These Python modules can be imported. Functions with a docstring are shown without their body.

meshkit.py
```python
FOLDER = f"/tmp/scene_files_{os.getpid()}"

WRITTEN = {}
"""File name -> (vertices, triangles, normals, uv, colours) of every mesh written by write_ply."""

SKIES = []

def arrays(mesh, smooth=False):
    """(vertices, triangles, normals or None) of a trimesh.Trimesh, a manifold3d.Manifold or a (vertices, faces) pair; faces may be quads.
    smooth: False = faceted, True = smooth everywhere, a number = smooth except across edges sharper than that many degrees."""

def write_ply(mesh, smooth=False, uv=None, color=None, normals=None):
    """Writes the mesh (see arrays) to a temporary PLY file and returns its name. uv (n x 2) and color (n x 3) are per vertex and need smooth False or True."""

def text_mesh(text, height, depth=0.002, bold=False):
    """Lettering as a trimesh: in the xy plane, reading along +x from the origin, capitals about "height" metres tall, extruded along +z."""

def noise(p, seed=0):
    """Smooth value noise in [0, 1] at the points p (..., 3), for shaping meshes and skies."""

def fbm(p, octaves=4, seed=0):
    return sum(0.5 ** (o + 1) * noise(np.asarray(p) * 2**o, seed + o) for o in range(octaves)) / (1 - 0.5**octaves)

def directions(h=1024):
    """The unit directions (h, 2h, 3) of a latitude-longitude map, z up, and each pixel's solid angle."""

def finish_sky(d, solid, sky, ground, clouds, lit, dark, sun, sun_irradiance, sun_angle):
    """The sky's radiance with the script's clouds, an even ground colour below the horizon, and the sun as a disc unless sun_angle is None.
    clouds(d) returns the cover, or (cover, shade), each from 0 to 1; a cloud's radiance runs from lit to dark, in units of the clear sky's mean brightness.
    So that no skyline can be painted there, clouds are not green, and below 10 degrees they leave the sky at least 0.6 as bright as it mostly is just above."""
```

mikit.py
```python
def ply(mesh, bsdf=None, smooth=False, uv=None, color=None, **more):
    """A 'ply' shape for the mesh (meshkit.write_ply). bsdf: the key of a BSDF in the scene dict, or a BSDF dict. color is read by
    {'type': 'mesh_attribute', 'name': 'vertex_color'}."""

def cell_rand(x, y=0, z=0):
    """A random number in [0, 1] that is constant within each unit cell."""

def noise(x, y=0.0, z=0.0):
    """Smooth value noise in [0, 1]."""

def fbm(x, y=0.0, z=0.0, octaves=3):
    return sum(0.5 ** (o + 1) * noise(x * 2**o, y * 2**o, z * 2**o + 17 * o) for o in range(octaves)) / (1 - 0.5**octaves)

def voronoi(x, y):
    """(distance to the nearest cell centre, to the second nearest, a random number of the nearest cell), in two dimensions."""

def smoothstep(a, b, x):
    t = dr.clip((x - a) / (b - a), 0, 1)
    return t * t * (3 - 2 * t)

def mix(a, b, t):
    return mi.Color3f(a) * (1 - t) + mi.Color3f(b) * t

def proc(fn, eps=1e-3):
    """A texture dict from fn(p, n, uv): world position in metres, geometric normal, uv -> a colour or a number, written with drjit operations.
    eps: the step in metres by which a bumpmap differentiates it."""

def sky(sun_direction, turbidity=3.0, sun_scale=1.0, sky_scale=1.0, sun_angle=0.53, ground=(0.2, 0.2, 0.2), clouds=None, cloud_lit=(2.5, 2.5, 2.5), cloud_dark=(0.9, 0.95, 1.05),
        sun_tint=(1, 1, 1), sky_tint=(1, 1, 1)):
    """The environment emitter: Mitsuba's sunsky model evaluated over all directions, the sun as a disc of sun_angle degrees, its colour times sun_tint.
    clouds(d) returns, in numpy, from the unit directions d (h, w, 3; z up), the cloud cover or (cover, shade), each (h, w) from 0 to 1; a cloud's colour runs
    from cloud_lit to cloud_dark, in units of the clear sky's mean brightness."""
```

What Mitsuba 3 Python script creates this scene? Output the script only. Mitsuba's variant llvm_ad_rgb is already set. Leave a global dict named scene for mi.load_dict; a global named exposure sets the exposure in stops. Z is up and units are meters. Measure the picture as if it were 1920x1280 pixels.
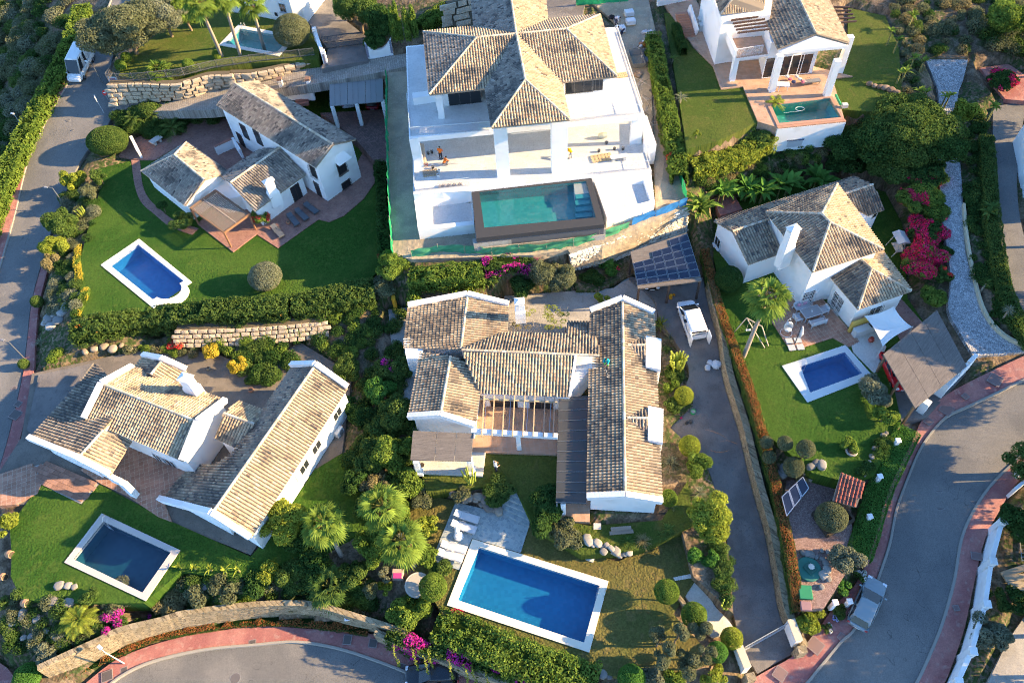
# Aerial view of a hillside of white villas, gardens and pools.
import math, numpy as np, trimesh, manifold3d as m3, shapely, mapbox_earcut as earcut
import mitsuba as mi, drjit as dr, mikit, meshkit
from scipy.interpolate import griddata
from scipy.ndimage import gaussian_filter, binary_dilation, minimum_filter
from mikit import proc, noise, fbm, voronoi, cell_rand, smoothstep, mix
T = mi.ScalarTransform4f
R_ = np.random.default_rng(7)
scene, labels = {}, {}
# ---------------------------------------------------------------- camera, light, exposure
FOC, PITCH, ROLL, HGT = 1400., math.radians(37.6), math.radians(4.8), 60.
_fw = np.array([0, math.sin(PITCH), -math.cos(PITCH)]); _dn = np.array([0, -math.cos(PITCH), -math.sin(PITCH)]); _rt = np.array([1., 0, 0])
_rt, _dn = math.cos(ROLL)*_rt + math.sin(ROLL)*_dn, math.cos(ROLL)*_dn - math.sin(ROLL)*_rt
EYE = np.array([0, 0, HGT])
M = np.eye(4); M[:3, 0], M[:3, 1], M[:3, 2], M[:3, 3] = -_rt, -_dn, _fw, EYE
scene['camera'] = {'type': 'perspective', 'fov': math.degrees(2*math.atan(960/FOC)), 'fov_axis': 'x', 'to_world': T(M), 'near_clip': 1., 'far_clip': 6000.}
SUN = np.array([math.cos(math.radians(-4))*math.cos(math.radians(20.5)), math.sin(math.radians(-4))*math.cos(math.radians(20.5)), math.sin(math.radians(20.5))])
scene['sky'] = mikit.sky(SUN.tolist(), turbidity=2.6, sun_scale=1.0, sun_tint=(1.0, .96, .87), sky_tint=(.80, 1.0, 1.28))
exposure = 3.72
# ---------------------------------------------------------------- helpers
def ray(u, v): return _fw*FOC + _rt*(u-960) + _dn*(v-640)
def at(u, v, z):
    d = ray(u, v); return EYE + d*((z-HGT)/d[2])
def unit(a):
    a = np.asarray(a, float); return a/(np.linalg.norm(a)+1e-12)
used = {}
def num(name):
    n = used.get(name, -1)+1; used[name] = n
    return name if n == 0 else f'{name}_{n:03d}'
def tag(key, label=None, cat=None, group=None, kind=None):
    d = labels.setdefault(key, {})
    for k, v in (('label', label), ('category', cat), ('group', group), ('kind', kind)):
        if v: d[k] = v
    return key
def thing(name, label, cat, group=None): return tag(num(name), label, cat, group)
class MB:
    "gathers triangles with a colour per vertex"
    def __init__(s): s.v, s.f, s.c, s.n = [], [], [], 0
    def add(s, v, f, c=(.5, .5, .5)):
        v = np.asarray(v, float).reshape(-1, 3); f = np.asarray(f, int)
        if f.size == 0: return s
        if f.shape[1] == 4: f = np.vstack([f[:, [0, 1, 2]], f[:, [0, 2, 3]]])
        s.v.append(v); s.f.append(f+s.n); s.c.append(np.broadcast_to(np.asarray(c, float), (len(v), 3))); s.n += len(v); return s
    def mesh(s, m, c):
        if hasattr(m, 'to_mesh'):
            q = m.to_mesh(); return s.add(q.vert_properties[:, :3], q.tri_verts, c)
        return s.add(m.vertices, m.faces, c)
    def box(s, c, size, col=(.5, .5, .5), rz=0., ax=None, bev=0):
        h = np.asarray(size, float)/2; c = np.asarray(c, float)
        if ax is None: ax = np.array([[math.cos(rz), math.sin(rz), 0], [-math.sin(rz), math.cos(rz), 0], [0, 0, 1.]])
        ax = np.asarray(ax, float)
        if bev:
            P = []
            for sx in (-1, 1):
                for sy in (-1, 1):
                    for sz in (-1, 1):
                        for k in range(3):
                            q = np.array([sx, sy, sz])*h; b = np.array([sx, sy, sz])*bev; b[k] = 0; P.append(q-b)
            hl = trimesh.convex.convex_hull(np.array(P)); return s.add(c+hl.vertices@ax, hl.faces, col)
        v = np.array([[x, y, z] for x in (-1, 1) for y in (-1, 1) for z in (-1, 1)])*h
        f = [[0, 1, 3, 2], [4, 6, 7, 5], [0, 4, 5, 1], [2, 3, 7, 6], [0, 2, 6, 4], [1, 5, 7, 3]]
        return s.add(c+v@ax, f, col)
    def bar(s, p, q, w, h, col, up=(0, 0, 1)):
        "a rectangular bar from p to q, w wide and h high"
        p, q = np.asarray(p, float), np.asarray(q, float); x = unit(q-p); y = unit(np.cross(up, x)); z = np.cross(x, y)
        return s.box((p+q)/2, (np.linalg.norm(q-p), w, h), col, ax=[x, y, z])
    def tube(s, pts, r, col, sides=6, caps=True):
        p = np.asarray(pts, float); r = np.broadcast_to(np.asarray(r, float), (len(p),))
        t = np.gradient(p, axis=0); t /= np.linalg.norm(t, axis=1, keepdims=True)+1e-12
        a = np.cross(t, [0, 0, 1.] if abs(t[0][2]) < .9 else [1., 0, 0]); a /= np.linalg.norm(a, axis=1, keepdims=True)+1e-12; b = np.cross(t, a)
        g = np.arange(sides)*2*np.pi/sides
        v = p[:, None]+r[:, None, None]*(np.cos(g)[None, :, None]*a[:, None]+np.sin(g)[None, :, None]*b[:, None])
        i, j = np.meshgrid(np.arange(len(p)-1), np.arange(sides), indexing='ij'); k = (j+1) % sides
        f = np.stack([i*sides+j, i*sides+k, (i+1)*sides+k, (i+1)*sides+j], -1).reshape(-1, 4)
        s.add(v.reshape(-1, 3), f, col)
        if caps:
            for e, o in ((0, -1), (len(p)-1, 1)):
                s.add(np.vstack([v[e], p[e]]), [[(q+1) % sides, q, sides][::o] for q in range(sides)], col)
        return s
    def ball(s, c, r, col, sub=1):
        m = trimesh.creation.icosphere(sub); return s.add(np.asarray(c)+m.vertices*np.asarray(r), m.faces, col)
    def prism(s, poly, z0, z1, col, holes=()):
        "poly: n x 2, upright prism between two heights (numbers, or an array of tops)"
        P = shapely.Polygon(poly, holes)
        m = trimesh.creation.extrude_polygon(P, z1-z0, engine='earcut'); m.apply_translation([0, 0, z0]); return s.mesh(m, col)
    def out(s): return np.vstack(s.v), np.vstack(s.f), np.vstack(s.c)
def put(key, mb, bsdf='vc', smooth=False, **lab):
    if isinstance(mb, MB):
        if not mb.v: return None
        v, f, c = mb.out(); scene[key] = mikit.ply((v, f), 'm_'+bsdf, smooth is not False, color=c)
    else: scene[key] = mikit.ply(mb, 'm_'+bsdf, smooth)
    if lab: tag(key, **lab)
    return key
def part(root, name, mb, bsdf='vc', smooth=False, **lab): return put(num(root+'__'+name), mb, bsdf, smooth, **lab)
def chain(pts, closed=False, step=.5):
    p = np.asarray(pts, float)
    if closed: p = np.vstack([p, p[:1]])
    d = np.r_[0, np.cumsum(np.linalg.norm(np.diff(p, axis=0), axis=1))]
    t = np.linspace(0, d[-1], max(2, int(d[-1]/step)+1))
    return np.stack([np.interp(t, d, p[:, k]) for k in range(p.shape[1])], 1)
# ---------------------------------------------------------------- materials
def rgb(*c): return {'type': 'rgb', 'value': list(c)}
VC = {'type': 'mesh_attribute', 'name': 'vertex_color'}
def pr(base, rough=.7, **k): return {'type': 'principled', 'base_color': base, 'roughness': rough, 'specular': k.pop('specular', .35), **k}
def two(b): return {'type': 'twosided', 'b': b}
def bump(b, fn, scale=1., eps=.02): return {'type': 'bumpmap', 'scale': scale, 't': proc(fn, eps), 'b': b}
scene['m_vc'] = two(pr(VC, .6)); scene['m_vcrough'] = two(pr(VC, .92, specular=.15)); scene['m_vcgloss'] = two(pr(VC, .25, clearcoat=.8, clearcoat_gloss=.95, specular=.5))
scene['m_vcmetal'] = two(pr(VC, .35, metallic=.9))
scene['m_leaf'] = {'type': 'principledthin', 'base_color': VC, 'roughness': .55, 'diff_trans': .75, 'spec_trans': 0.}
scene['m_glassdark'] = two(pr(rgb(.02, .025, .03), .06, specular=.6))
scene['m_pane'] = {'type': 'thindielectric', 'int_ior': 1.5}
scene['m_water'] = {'type': 'thindielectric', 'int_ior': 1.33}
def plaster(p, n, uv):
    s = fbm(p.x*.7, p.y*.7, p.z*.9); k = fbm(p.x*6, p.y*6, p.z*1.2)
    return mix((.80, .79, .765), (.66, .63, .58), smoothstep(.5, .85, s)*.55+smoothstep(.62, .9, k)*.25)
scene['m_plaster'] = two(bump(pr(proc(plaster), .9, specular=.2), lambda p, n, uv: fbm(p.x*9, p.y*9, p.z*9), .008))
def lawn_col(a, b, c, sc=1.):
    def fn(p, n, uv):
        k = fbm(p.x*.22*sc, p.y*.22*sc, 3.); m = fbm(p.x*2.3, p.y*2.3, 9.); h = noise(p.x*11, p.y*11, 1.)
        q = mix(a, b, smoothstep(.3, .7, k)); q = mix(q, c, smoothstep(.55, .8, m)*.6)
        return q*(.7+.6*h)
    return proc(fn)
grassb = lambda p, n, uv: noise(p.x*8, p.y*8, 2.)*.6+noise(p.x*19, p.y*19, 5.)*.4
for nm, a, b, c in (('lawn', (.034, .084, .012), (.056, .108, .017), (.074, .112, .022)), ('lawndry', (.130, .110, .036), (.10, .105, .03), (.165, .125, .05)), ('lawnmid', (.058, .090, .016), (.085, .104, .022), (.115, .108, .034))):
    scene['m_'+nm] = two(bump(pr(lawn_col(a, b, c), .9, specular=.1), grassb, .11, .03))
def asphalt(p, n, uv):
    k = fbm(p.x*.35, p.y*.35, 1.); g = noise(p.x*22, p.y*22, 1.); t = fbm(p.x*3, p.y*3, 7.)
    cr = dr.abs(fbm(p.x*.5, p.y*.5, 40.)-.5)
    q = mix((.135, .132, .128), (.19, .18, .168), smoothstep(.3, .7, k)*.7+t*.3)*(.8+.4*g)
    return q*(1-.45*(1-smoothstep(.0015, .004, cr))*smoothstep(.45, .6, fbm(p.x*.2, p.y*.2, 60.)))
scene['m_asphalt'] = two(bump(pr(proc(asphalt), .85, specular=.25), lambda p, n, uv: noise(p.x*25, p.y*25, 1.), .006))
def redpave(p, n, uv):
    k = fbm(p.x*.6, p.y*.6, 2.); t = fbm(p.x*3.5, p.y*3.5, 4.)
    q = mix((.30, .115, .105), (.38, .17, .145), smoothstep(.3, .7, k)); q = mix(q, (.42, .30, .26), smoothstep(.55, .85, t)*.45)
    return q*(.85+.3*noise(p.x*14, p.y*14))
scene['m_redpave'] = two(bump(pr(proc(redpave), .85), lambda p, n, uv: noise(p.x*20, p.y*20), .006))
def grid(sz, base, alt, joint, ang=0., w=.06):
    ca, sa = math.cos(ang), math.sin(ang)
    def fn(p, n, uv):
        x = (p.x*ca+p.y*sa)/sz; y = (p.y*ca-p.x*sa)/sz
        fx, fy = x-dr.floor(x), y-dr.floor(y)
        j = smoothstep(0, w, dr.minimum(dr.minimum(fx, 1-fx), dr.minimum(fy, 1-fy)))
        q = mix(base, alt, cell_rand(x, y, 1.))*(.75+.5*fbm(p.x*1.1, p.y*1.1, 3.))
        return mix(joint, q, j)
    return proc(fn)
scene['m_terracotta'] = two(pr(grid(.42, (.30, .15, .095), (.40, .22, .15), (.45, .36, .29), .3), .75))
scene['m_terracotta2'] = two(pr(grid(.42, (.42, .25, .16), (.48, .30, .2), (.40, .32, .25), .05), .75))
scene['m_brickpave'] = two(pr(grid(.22, (.24, .115, .09), (.33, .17, .13), (.28, .2, .17), .7, .08), .85))
scene['m_cobble'] = two(bump(pr(grid(.28, (.27, .235, .2), (.36, .32, .27), (.16, .14, .12), .12, .16), .85), lambda p, n, uv: noise(p.x*9, p.y*9), .02))
scene['m_cobblered'] = two(pr(grid(.25, (.14, .085, .075), (.24, .14, .115), (.1, .07, .06), .5, .1), .85))
def concretef(a, b, c):
    def fn(p, n, uv): return mix(mix(a, b, smoothstep(.3, .7, fbm(p.x*.8, p.y*.8, p.z*.8))), c, smoothstep(.6, .85, fbm(p.x*4, p.y*4, 8.))*.5)*(.85+.3*noise(p.x*16, p.y*16, p.z*16))
    return proc(fn)
scene['m_concrete'] = two(pr(concretef((.30, .28, .25), (.38, .355, .32), (.22, .2, .18)), .9))
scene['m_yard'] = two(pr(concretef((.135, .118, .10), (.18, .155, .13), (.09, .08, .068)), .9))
scene['m_concretelight'] = two(pr(concretef((.52, .49, .43), (.58, .55, .5), (.42, .39, .34)), .85))
scene['m_greyfloor'] = two(pr(concretef((.50, .50, .49), (.56, .56, .55), (.42, .41, .40)), .75))
scene['m_drive'] = two(bump(pr(concretef((.125, .115, .11), (.175, .16, .15), (.09, .085, .08)), .85), lambda p, n, uv: noise(p.x*12, p.y*12), .012))
def bluestone(p, n, uv):
    a, b, w = voronoi(p.x*3.6, p.y*3.6); j = smoothstep(.03, .12, b-a)
    return mix((.42, .42, .38), mix((.24, .29, .30), (.40, .43, .41), w), j)
scene['m_bluestone'] = two(pr(proc(bluestone), .7))
def gravelf(a, b, sc):
    def fn(p, n, uv):
        d, e, w = voronoi(p.x*sc, p.y*sc); return mix(a, b, w)*(.45+.75*smoothstep(0., .3, e-d))
    return fn
scene['m_whitegravel'] = two(bump(pr(proc(gravelf((.25, .25, .25), (.50, .49, .48), 6.)), .85), lambda p, n, uv: voronoi(p.x*6, p.y*6)[0], -.05, .03))
scene['m_redgravel'] = two(pr(proc(gravelf((.2, .12, .1), (.32, .22, .19), 9.)), .9))
def soil(p, n, uv):
    k = fbm(p.x*.25, p.y*.25, 5.); m = fbm(p.x*1.6, p.y*1.6, 2.); g = fbm(p.x*5, p.y*5, 1.)
    q = mix((.12, .085, .055), (.21, .155, .105), smoothstep(.3, .7, m)); q = mix(q, (.05, .075, .025), smoothstep(.35, .6, k)*smoothstep(.3, .6, g))
    return q*(.6+.8*noise(p.x*9, p.y*9))
scene['m_soil'] = two(bump(pr(proc(soil), .95, specular=.1), lambda p, n, uv: fbm(p.x*4, p.y*4, p.z*4), .12, .05))
scene['m_sand'] = two(bump(pr(concretef((.40, .33, .235), (.30, .25, .19), (.47, .40, .3)), .95, specular=.1), lambda p, n, uv: fbm(p.x*3, p.y*3, p.z*3), .12, .05))
def reed(ang):
    ca, sa = math.cos(ang), math.sin(ang)
    def fn(p, n, uv):
        x = (p.x*ca+p.y*sa); y = (p.y*ca-p.x*sa)
        return mix((.11, .095, .085), (.215, .19, .17), fbm(x*1.3, y*17, 2., 2)*.8+.4*(noise(x*7, y*24)-.5))
    return proc(fn)
scene['m_reed'] = two(pr(reed(.0), .9)); scene['m_reedred'] = two(pr(reed(.75), .9))
def pooltile(a, b):
    def fn(p, n, uv):
        s = 1/.3; e = .06
        fx, fy, fz = [q*s-dr.floor(q*s) for q in (p.x, p.y, p.z)]
        return mix(a, b, cell_rand(p.x*s, p.y*s, p.z*s)*.7+.3*fbm(p.x*.5, p.y*.5, p.z))
    return two(pr(proc(fn), .35))
scene['m_poolblue'] = pooltile((.006, .13, .29), (.009, .165, .35)); scene['m_pooldeep'] = pooltile((.005, .10, .30), (.008, .13, .36))
scene['m_poolteal'] = pooltile((.015, .19, .21), (.03, .25, .26)); scene['m_poolgreen'] = pooltile((.012, .23, .18), (.02, .28, .21)); scene['m_poolnavy'] = pooltile((.004, .045, .085), (.007, .06, .10))
def stonef(p, n, uv):
    k = fbm(p.x*2.2, p.y*2.2, p.z*2.2); g = noise(p.x*14, p.y*14, p.z*14)
    return mix((.34, .27, .19), (.52, .43, .32), k)*(.7+.6*g)
scene['m_stone'] = two(bump(pr(proc(stonef), .92, specular=.15), lambda p, n, uv: fbm(p.x*5, p.y*5, p.z*5), .05, .03))
def drywall(p, n, uv):
    s = (p.x+p.y)*1.25+fbm(p.x*2, p.y*2, p.z*2)*.5; t = p.z*4.5+fbm(p.x*1.5, p.y*1.5, p.z)*.8
    a, b, w = voronoi(s*1.4, t*.8); j = smoothstep(.02, .14, b-a)
    return mix((.12, .095, .06), mix((.25, .20, .125), (.36, .29, .19), w), j)*(.75+.5*noise(p.x*12, p.y*12, p.z*12))
scene['m_drywall'] = two(bump(pr(proc(drywall), .92, specular=.1), lambda p, n, uv: fbm(p.x*4, p.y*4, p.z*6), .08, .04))
def solarf(p, n, uv): return mix((.008, .012, .03), (.014, .02, .045), noise(p.x*3, p.y*3))
scene['m_solar'] = two(pr(proc(solarf), .12, specular=.6))
# ---------------------------------------------------------------- ground: terraces, roads, paths
PATCH = []      # (triangles n x 3 x 3) of every surface laid on the hillside, later ones win
def tri_poly(xy):
    xy = np.asarray(xy, float); return earcut.triangulate_float64(xy, np.array([len(xy)], np.uint32)).reshape(-1, 3)
def slab(name, P, bsdf, depth=1.6, label=None, on=True, holes=None, ground=True):
    "a sheet of ground with these 3-D corner points and sides that go down into the hillside"
    P = np.asarray(P, float)
    if shapely.Polygon(P[:, :2]).exterior.is_ccw is False: P = P[::-1]
    n = len(P)
    if holes is not None:
        H = [h[::-1] if shapely.Polygon(h[:, :2]).exterior.is_ccw else h for h in holes]
        allp = np.vstack([P]+H); ends = np.cumsum([n]+[len(h) for h in H]).astype(np.uint32)
        f = earcut.triangulate_float64(np.ascontiguousarray(allp[:, :2]), ends).reshape(-1, 3)
        loops = [(0, n)]+[(a, b) for a, b in zip(ends[:-1], ends[1:])]
    else: allp, f, loops = P, tri_poly(P[:, :2]), [(0, n)]
    f = np.array([t if np.cross(allp[t[1]]-allp[t[0]], allp[t[2]]-allp[t[0]])[2] > 0 else t[::-1] for t in f])
    mb = MB().add(allp, f)
    for a, b in loops:
        q = np.arange(a, b); r = np.r_[q[1:], q[:1]]
        v = np.vstack([allp[q], allp[r], allp[r]-[0, 0, depth], allp[q]-[0, 0, depth]]); m = len(q); i = np.arange(m)
        mb.add(v, np.stack([i+3*m, i+2*m, i+m, i], 1))
    key = num(name); put(key, mb, bsdf, kind='structure')
    if label: labels[key]['label'] = label
    if ground: PATCH.append(allp[f])
    return key
def pix(pts, z=None): return np.array([at(*(p if z is None else (p[0], p[1], z))) for p in pts])
def strip(name, secs, bsdf, dz=0., depth=1.2, **k):
    "sections (left pixel, right pixel, height) along a road"
    L = np.array([at(a[0], a[1], z+dz) for a, b, z in secs]); Rr = np.array([at(b[0], b[1], z+dz) for a, b, z in secs])
    L, Rr = smooth_line(L), smooth_line(Rr)
    P = np.vstack([L, Rr[::-1]]); n = len(L); i = np.arange(n-1)
    f = np.stack([i, 2*n-1-i, 2*n-2-i, i+1], 1); mb = MB()
    t = np.vstack([f[:, [0, 1, 2]], f[:, [0, 2, 3]]]); t = np.array([q if np.cross(P[q[1]]-P[q[0]], P[q[2]]-P[q[0]])[2] > 0 else q[::-1] for q in t])
    mb.add(P, t); m = len(P); q = np.arange(m); r = (q+1) % m
    mb.add(np.vstack([P[q], P[r], P[r]-[0, 0, depth], P[q]-[0, 0, depth]]), np.stack([q+3*m, q+2*m, q+m, q], 1))
    key = num(name); put(key, mb, bsdf, kind='structure'); PATCH.append(P[t]); return L, Rr
def smooth_line(P, k=4):
    "Catmull-Rom through the points"
    P = np.asarray(P, float); Q = np.vstack([2*P[0]-P[1], P, 2*P[-1]-P[-2]]); out = []
    for i in range(1, len(Q)-2):
        for t in np.arange(k)/k:
            a, b, c, d = Q[i-1], Q[i], Q[i+1], Q[i+2]
            out.append(.5*(2*b+(c-a)*t+(2*a-5*b+4*c-d)*t*t+(3*b-a-3*c+d)*t**3))
    return np.array(out+[P[-1]])
def curve(pts, z=None, k=4): return smooth_line(pix(pts, z), k)
def area(name, pts, z, bsdf, **k): return slab(name, pix(pts, z), bsdf, **k)

# streets
LR = [((222, -40), (275, -40), 8.2), ((200, 20), (245, 20), 7.8), ((178, 60), (226, 60), 7.2), ((124, 160), (202, 150), 5.2), ((92, 215), (214, 212), 3.7), ((52, 300), (152, 300), 1.5), ((27, 400), (108, 400), 0), ((5, 480), (82, 480), -.8),
      ((-20, 560), (60, 560), -1.1), ((-45, 640), (50, 640), -1.2), ((-60, 702), (42, 702), -1.2), ((-80, 812), (17, 812), -1.7), ((-95, 900), (-8, 900), -2.2), ((-110, 1000), (-30, 1000), -2.6)]
road_l = strip('road', LR, 'asphalt')
strip('pavement', [((190, 20), (200, 20), 7.8), ((163, 60), (178, 60), 7.2), ((114, 160), (124, 160), 5.2), ((70, 215), (92, 215), 3.7), ((35, 300), (52, 300), 1.5), ((5, 400), (27, 400), 0), ((-20, 480), (5, 480), -.8), ((-45, 560), (-20, 560), -1.1)], 'redpave', .12)
strip('pavement', [((84, 478), (96, 482), -.8), ((61, 560), (74, 566), -1.1), ((51, 640), (66, 646), -1.2), ((43, 702), (62, 702), -1.2), ((18, 812), (40, 812), -1.7), ((-8, 900), (12, 900), -2.2)], 'redpave', .12)
strip('street', [((205, 184), (214, 214), 3.9), ((300, 190), (300, 208), 4.5), ((400, 172), (420, 203), 5.3), ((480, 152), (520, 168), 5.8), ((560, 130), (575, 160), 6.4), ((690, 112), (690, 140), 7.0), ((765, 100), (765, 124), 7.5)], 'cobble')
MR = [((1440, 1330), (1690, 1340), -3.5), ((1480, 1300), (1712, 1300), -3.3), ((1535, 1252), (1736, 1252), -3.0), ((1602, 1175), (1768, 1175), -2.5), ((1645, 1085), (1792, 1090), -2.0), ((1672, 1010), (1806, 1010), -1.5), ((1682, 955), (1832, 952), -1.1), ((1700, 900), (1868, 903), -.6),
      ((1740, 820), (1930, 845), .2), ((1777, 780), (1960, 820), .5), ((1822, 760), (1990, 800), .8), ((1875, 735), (2020, 780), 1.1), ((1920, 712), (2060, 760), 1.4), ((1990, 690), (2120, 720), 1.8)]
mroad = strip('road', MR, 'asphalt')
mwalk = strip('pavement', [((1390, 1285), (1420, 1345), -3.5), ((1440, 1255), (1500, 1287), -3.3), ((1485, 1230), (1533, 1250), -3), ((1530, 1185), (1575, 1200), -2.7), ((1565, 1135), (1602, 1173), -2.5), ((1600, 1100), (1638, 1095), -2.05), ((1620, 1065), (1648, 1070), -1.9), ((1637, 1022), (1665, 1018), -1.55), ((1650, 980), (1675, 965), -1.2),
      ((1657, 940), (1682, 940), -1), ((1672, 890), (1700, 893), -.55), ((1690, 860), (1718, 850), -.1), ((1715, 815), (1738, 817), .2), ((1732, 782), (1772, 780), .5), ((1760, 750), (1818, 758), .8), ((1815, 717), (1871, 733), 1.1), ((1920, 667), (1920, 710), 1.4), ((1990, 640), (1990, 688), 1.8)], 'redpave', .12)
strip('pavement', [((1712, 1300), (1762, 1300), -3.3), ((1736, 1252), (1783, 1252), -3), ((1768, 1175), (1809, 1175), -2.5), ((1792, 1090), (1827, 1090), -2), ((1806, 1010), (1847, 1010), -1.5), ((1832, 952), (1877, 952), -1.1), ((1868, 903), (1908, 903), -.6), ((1930, 845), (1950, 872), .2), ((1990, 800), (2010, 830), .8)], 'redpave', .12)
strip('road', [((185, 1310), (300, 1420), -4), ((212, 1277), (330, 1420), -4), ((275, 1242), (400, 1420), -4), ((375, 1217), (450, 1420), -4), ((475, 1207), (500, 1420), -4), ((555, 1201), (560, 1420), -4), ((630, 1212), (620, 1420), -4), ((705, 1235), (700, 1420), -4), ((775, 1262), (760, 1420), -4), ((860, 1300), (830, 1420), -4), ((940, 1330), (900, 1420), -4), ((1100, 1360), (1050, 1440), -4)], 'asphalt')
bwalk = strip('pavement', [((120, 1310), (185, 1310), -4), ((160, 1280), (210, 1276), -4), ((225, 1232), (274, 1241), -4), ((325, 1197), (374, 1216), -4), ((425, 1180), (474, 1206), -4), ((480, 1172), (555, 1200), -4), ((605, 1180), (630, 1211), -4), ((692, 1187), (704, 1234), -4), ((767, 1212), (773, 1261), -4), ((860, 1245), (858, 1298), -4), ((955, 1280), (938, 1328), -4), ((1110, 1310), (1095, 1358), -4)], 'redpave', .12)
area('pavement', [(-10, 1235), (14, 1252), (40, 1285), (20, 1310), (-20, 1300)], -3.9, 'redpave')
strip('road', [((1862, 200), (1925, 190), 5.4), ((1862, 300), (1908, 300), 4.6), ((1868, 380), (1910, 390), 4.2), ((1880, 470), (1927, 470), 3.6), ((1902, 560), (1950, 560), 3), ((1928, 620), (1985, 620), 2.5)], 'asphalt')
def kerb(name, line, off, w=.2, up=.14, col=(.30, .275, .24)):
    mb = MB(); L = np.asarray(line)
    d = np.gradient(L, axis=0); d[:, 2] = 0; nn = np.stack([d[:, 1], -d[:, 0], d[:, 2]*0], 1); nn /= np.linalg.norm(nn, axis=1, keepdims=True)
    A = L+nn*off; B = A+nn*w
    sec = np.stack([A+[0, 0, -.4], A+[0, 0, up-.02], (A*.85+B*.15)+[0, 0, up], (A*.15+B*.85)+[0, 0, up], B+[0, 0, up-.02], B+[0, 0, -.4]], 1)
    n = len(L); i, j = np.meshgrid(np.arange(n-1), np.arange(5), indexing='ij')
    mb.add(sec.reshape(-1, 3), np.stack([i*6+j, i*6+j+1, (i+1)*6+j+1, (i+1)*6+j], -1).reshape(-1, 4), col)
    return put(num(name), mb, 'vcrough', kind='structure')
kerb('kerb', mwalk[1], .02); kerb('kerb', bwalk[1], .02); kerb('kerb', mroad[1], -.02, -.22); kerb('kerb', road_l[0], -.2)

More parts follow.
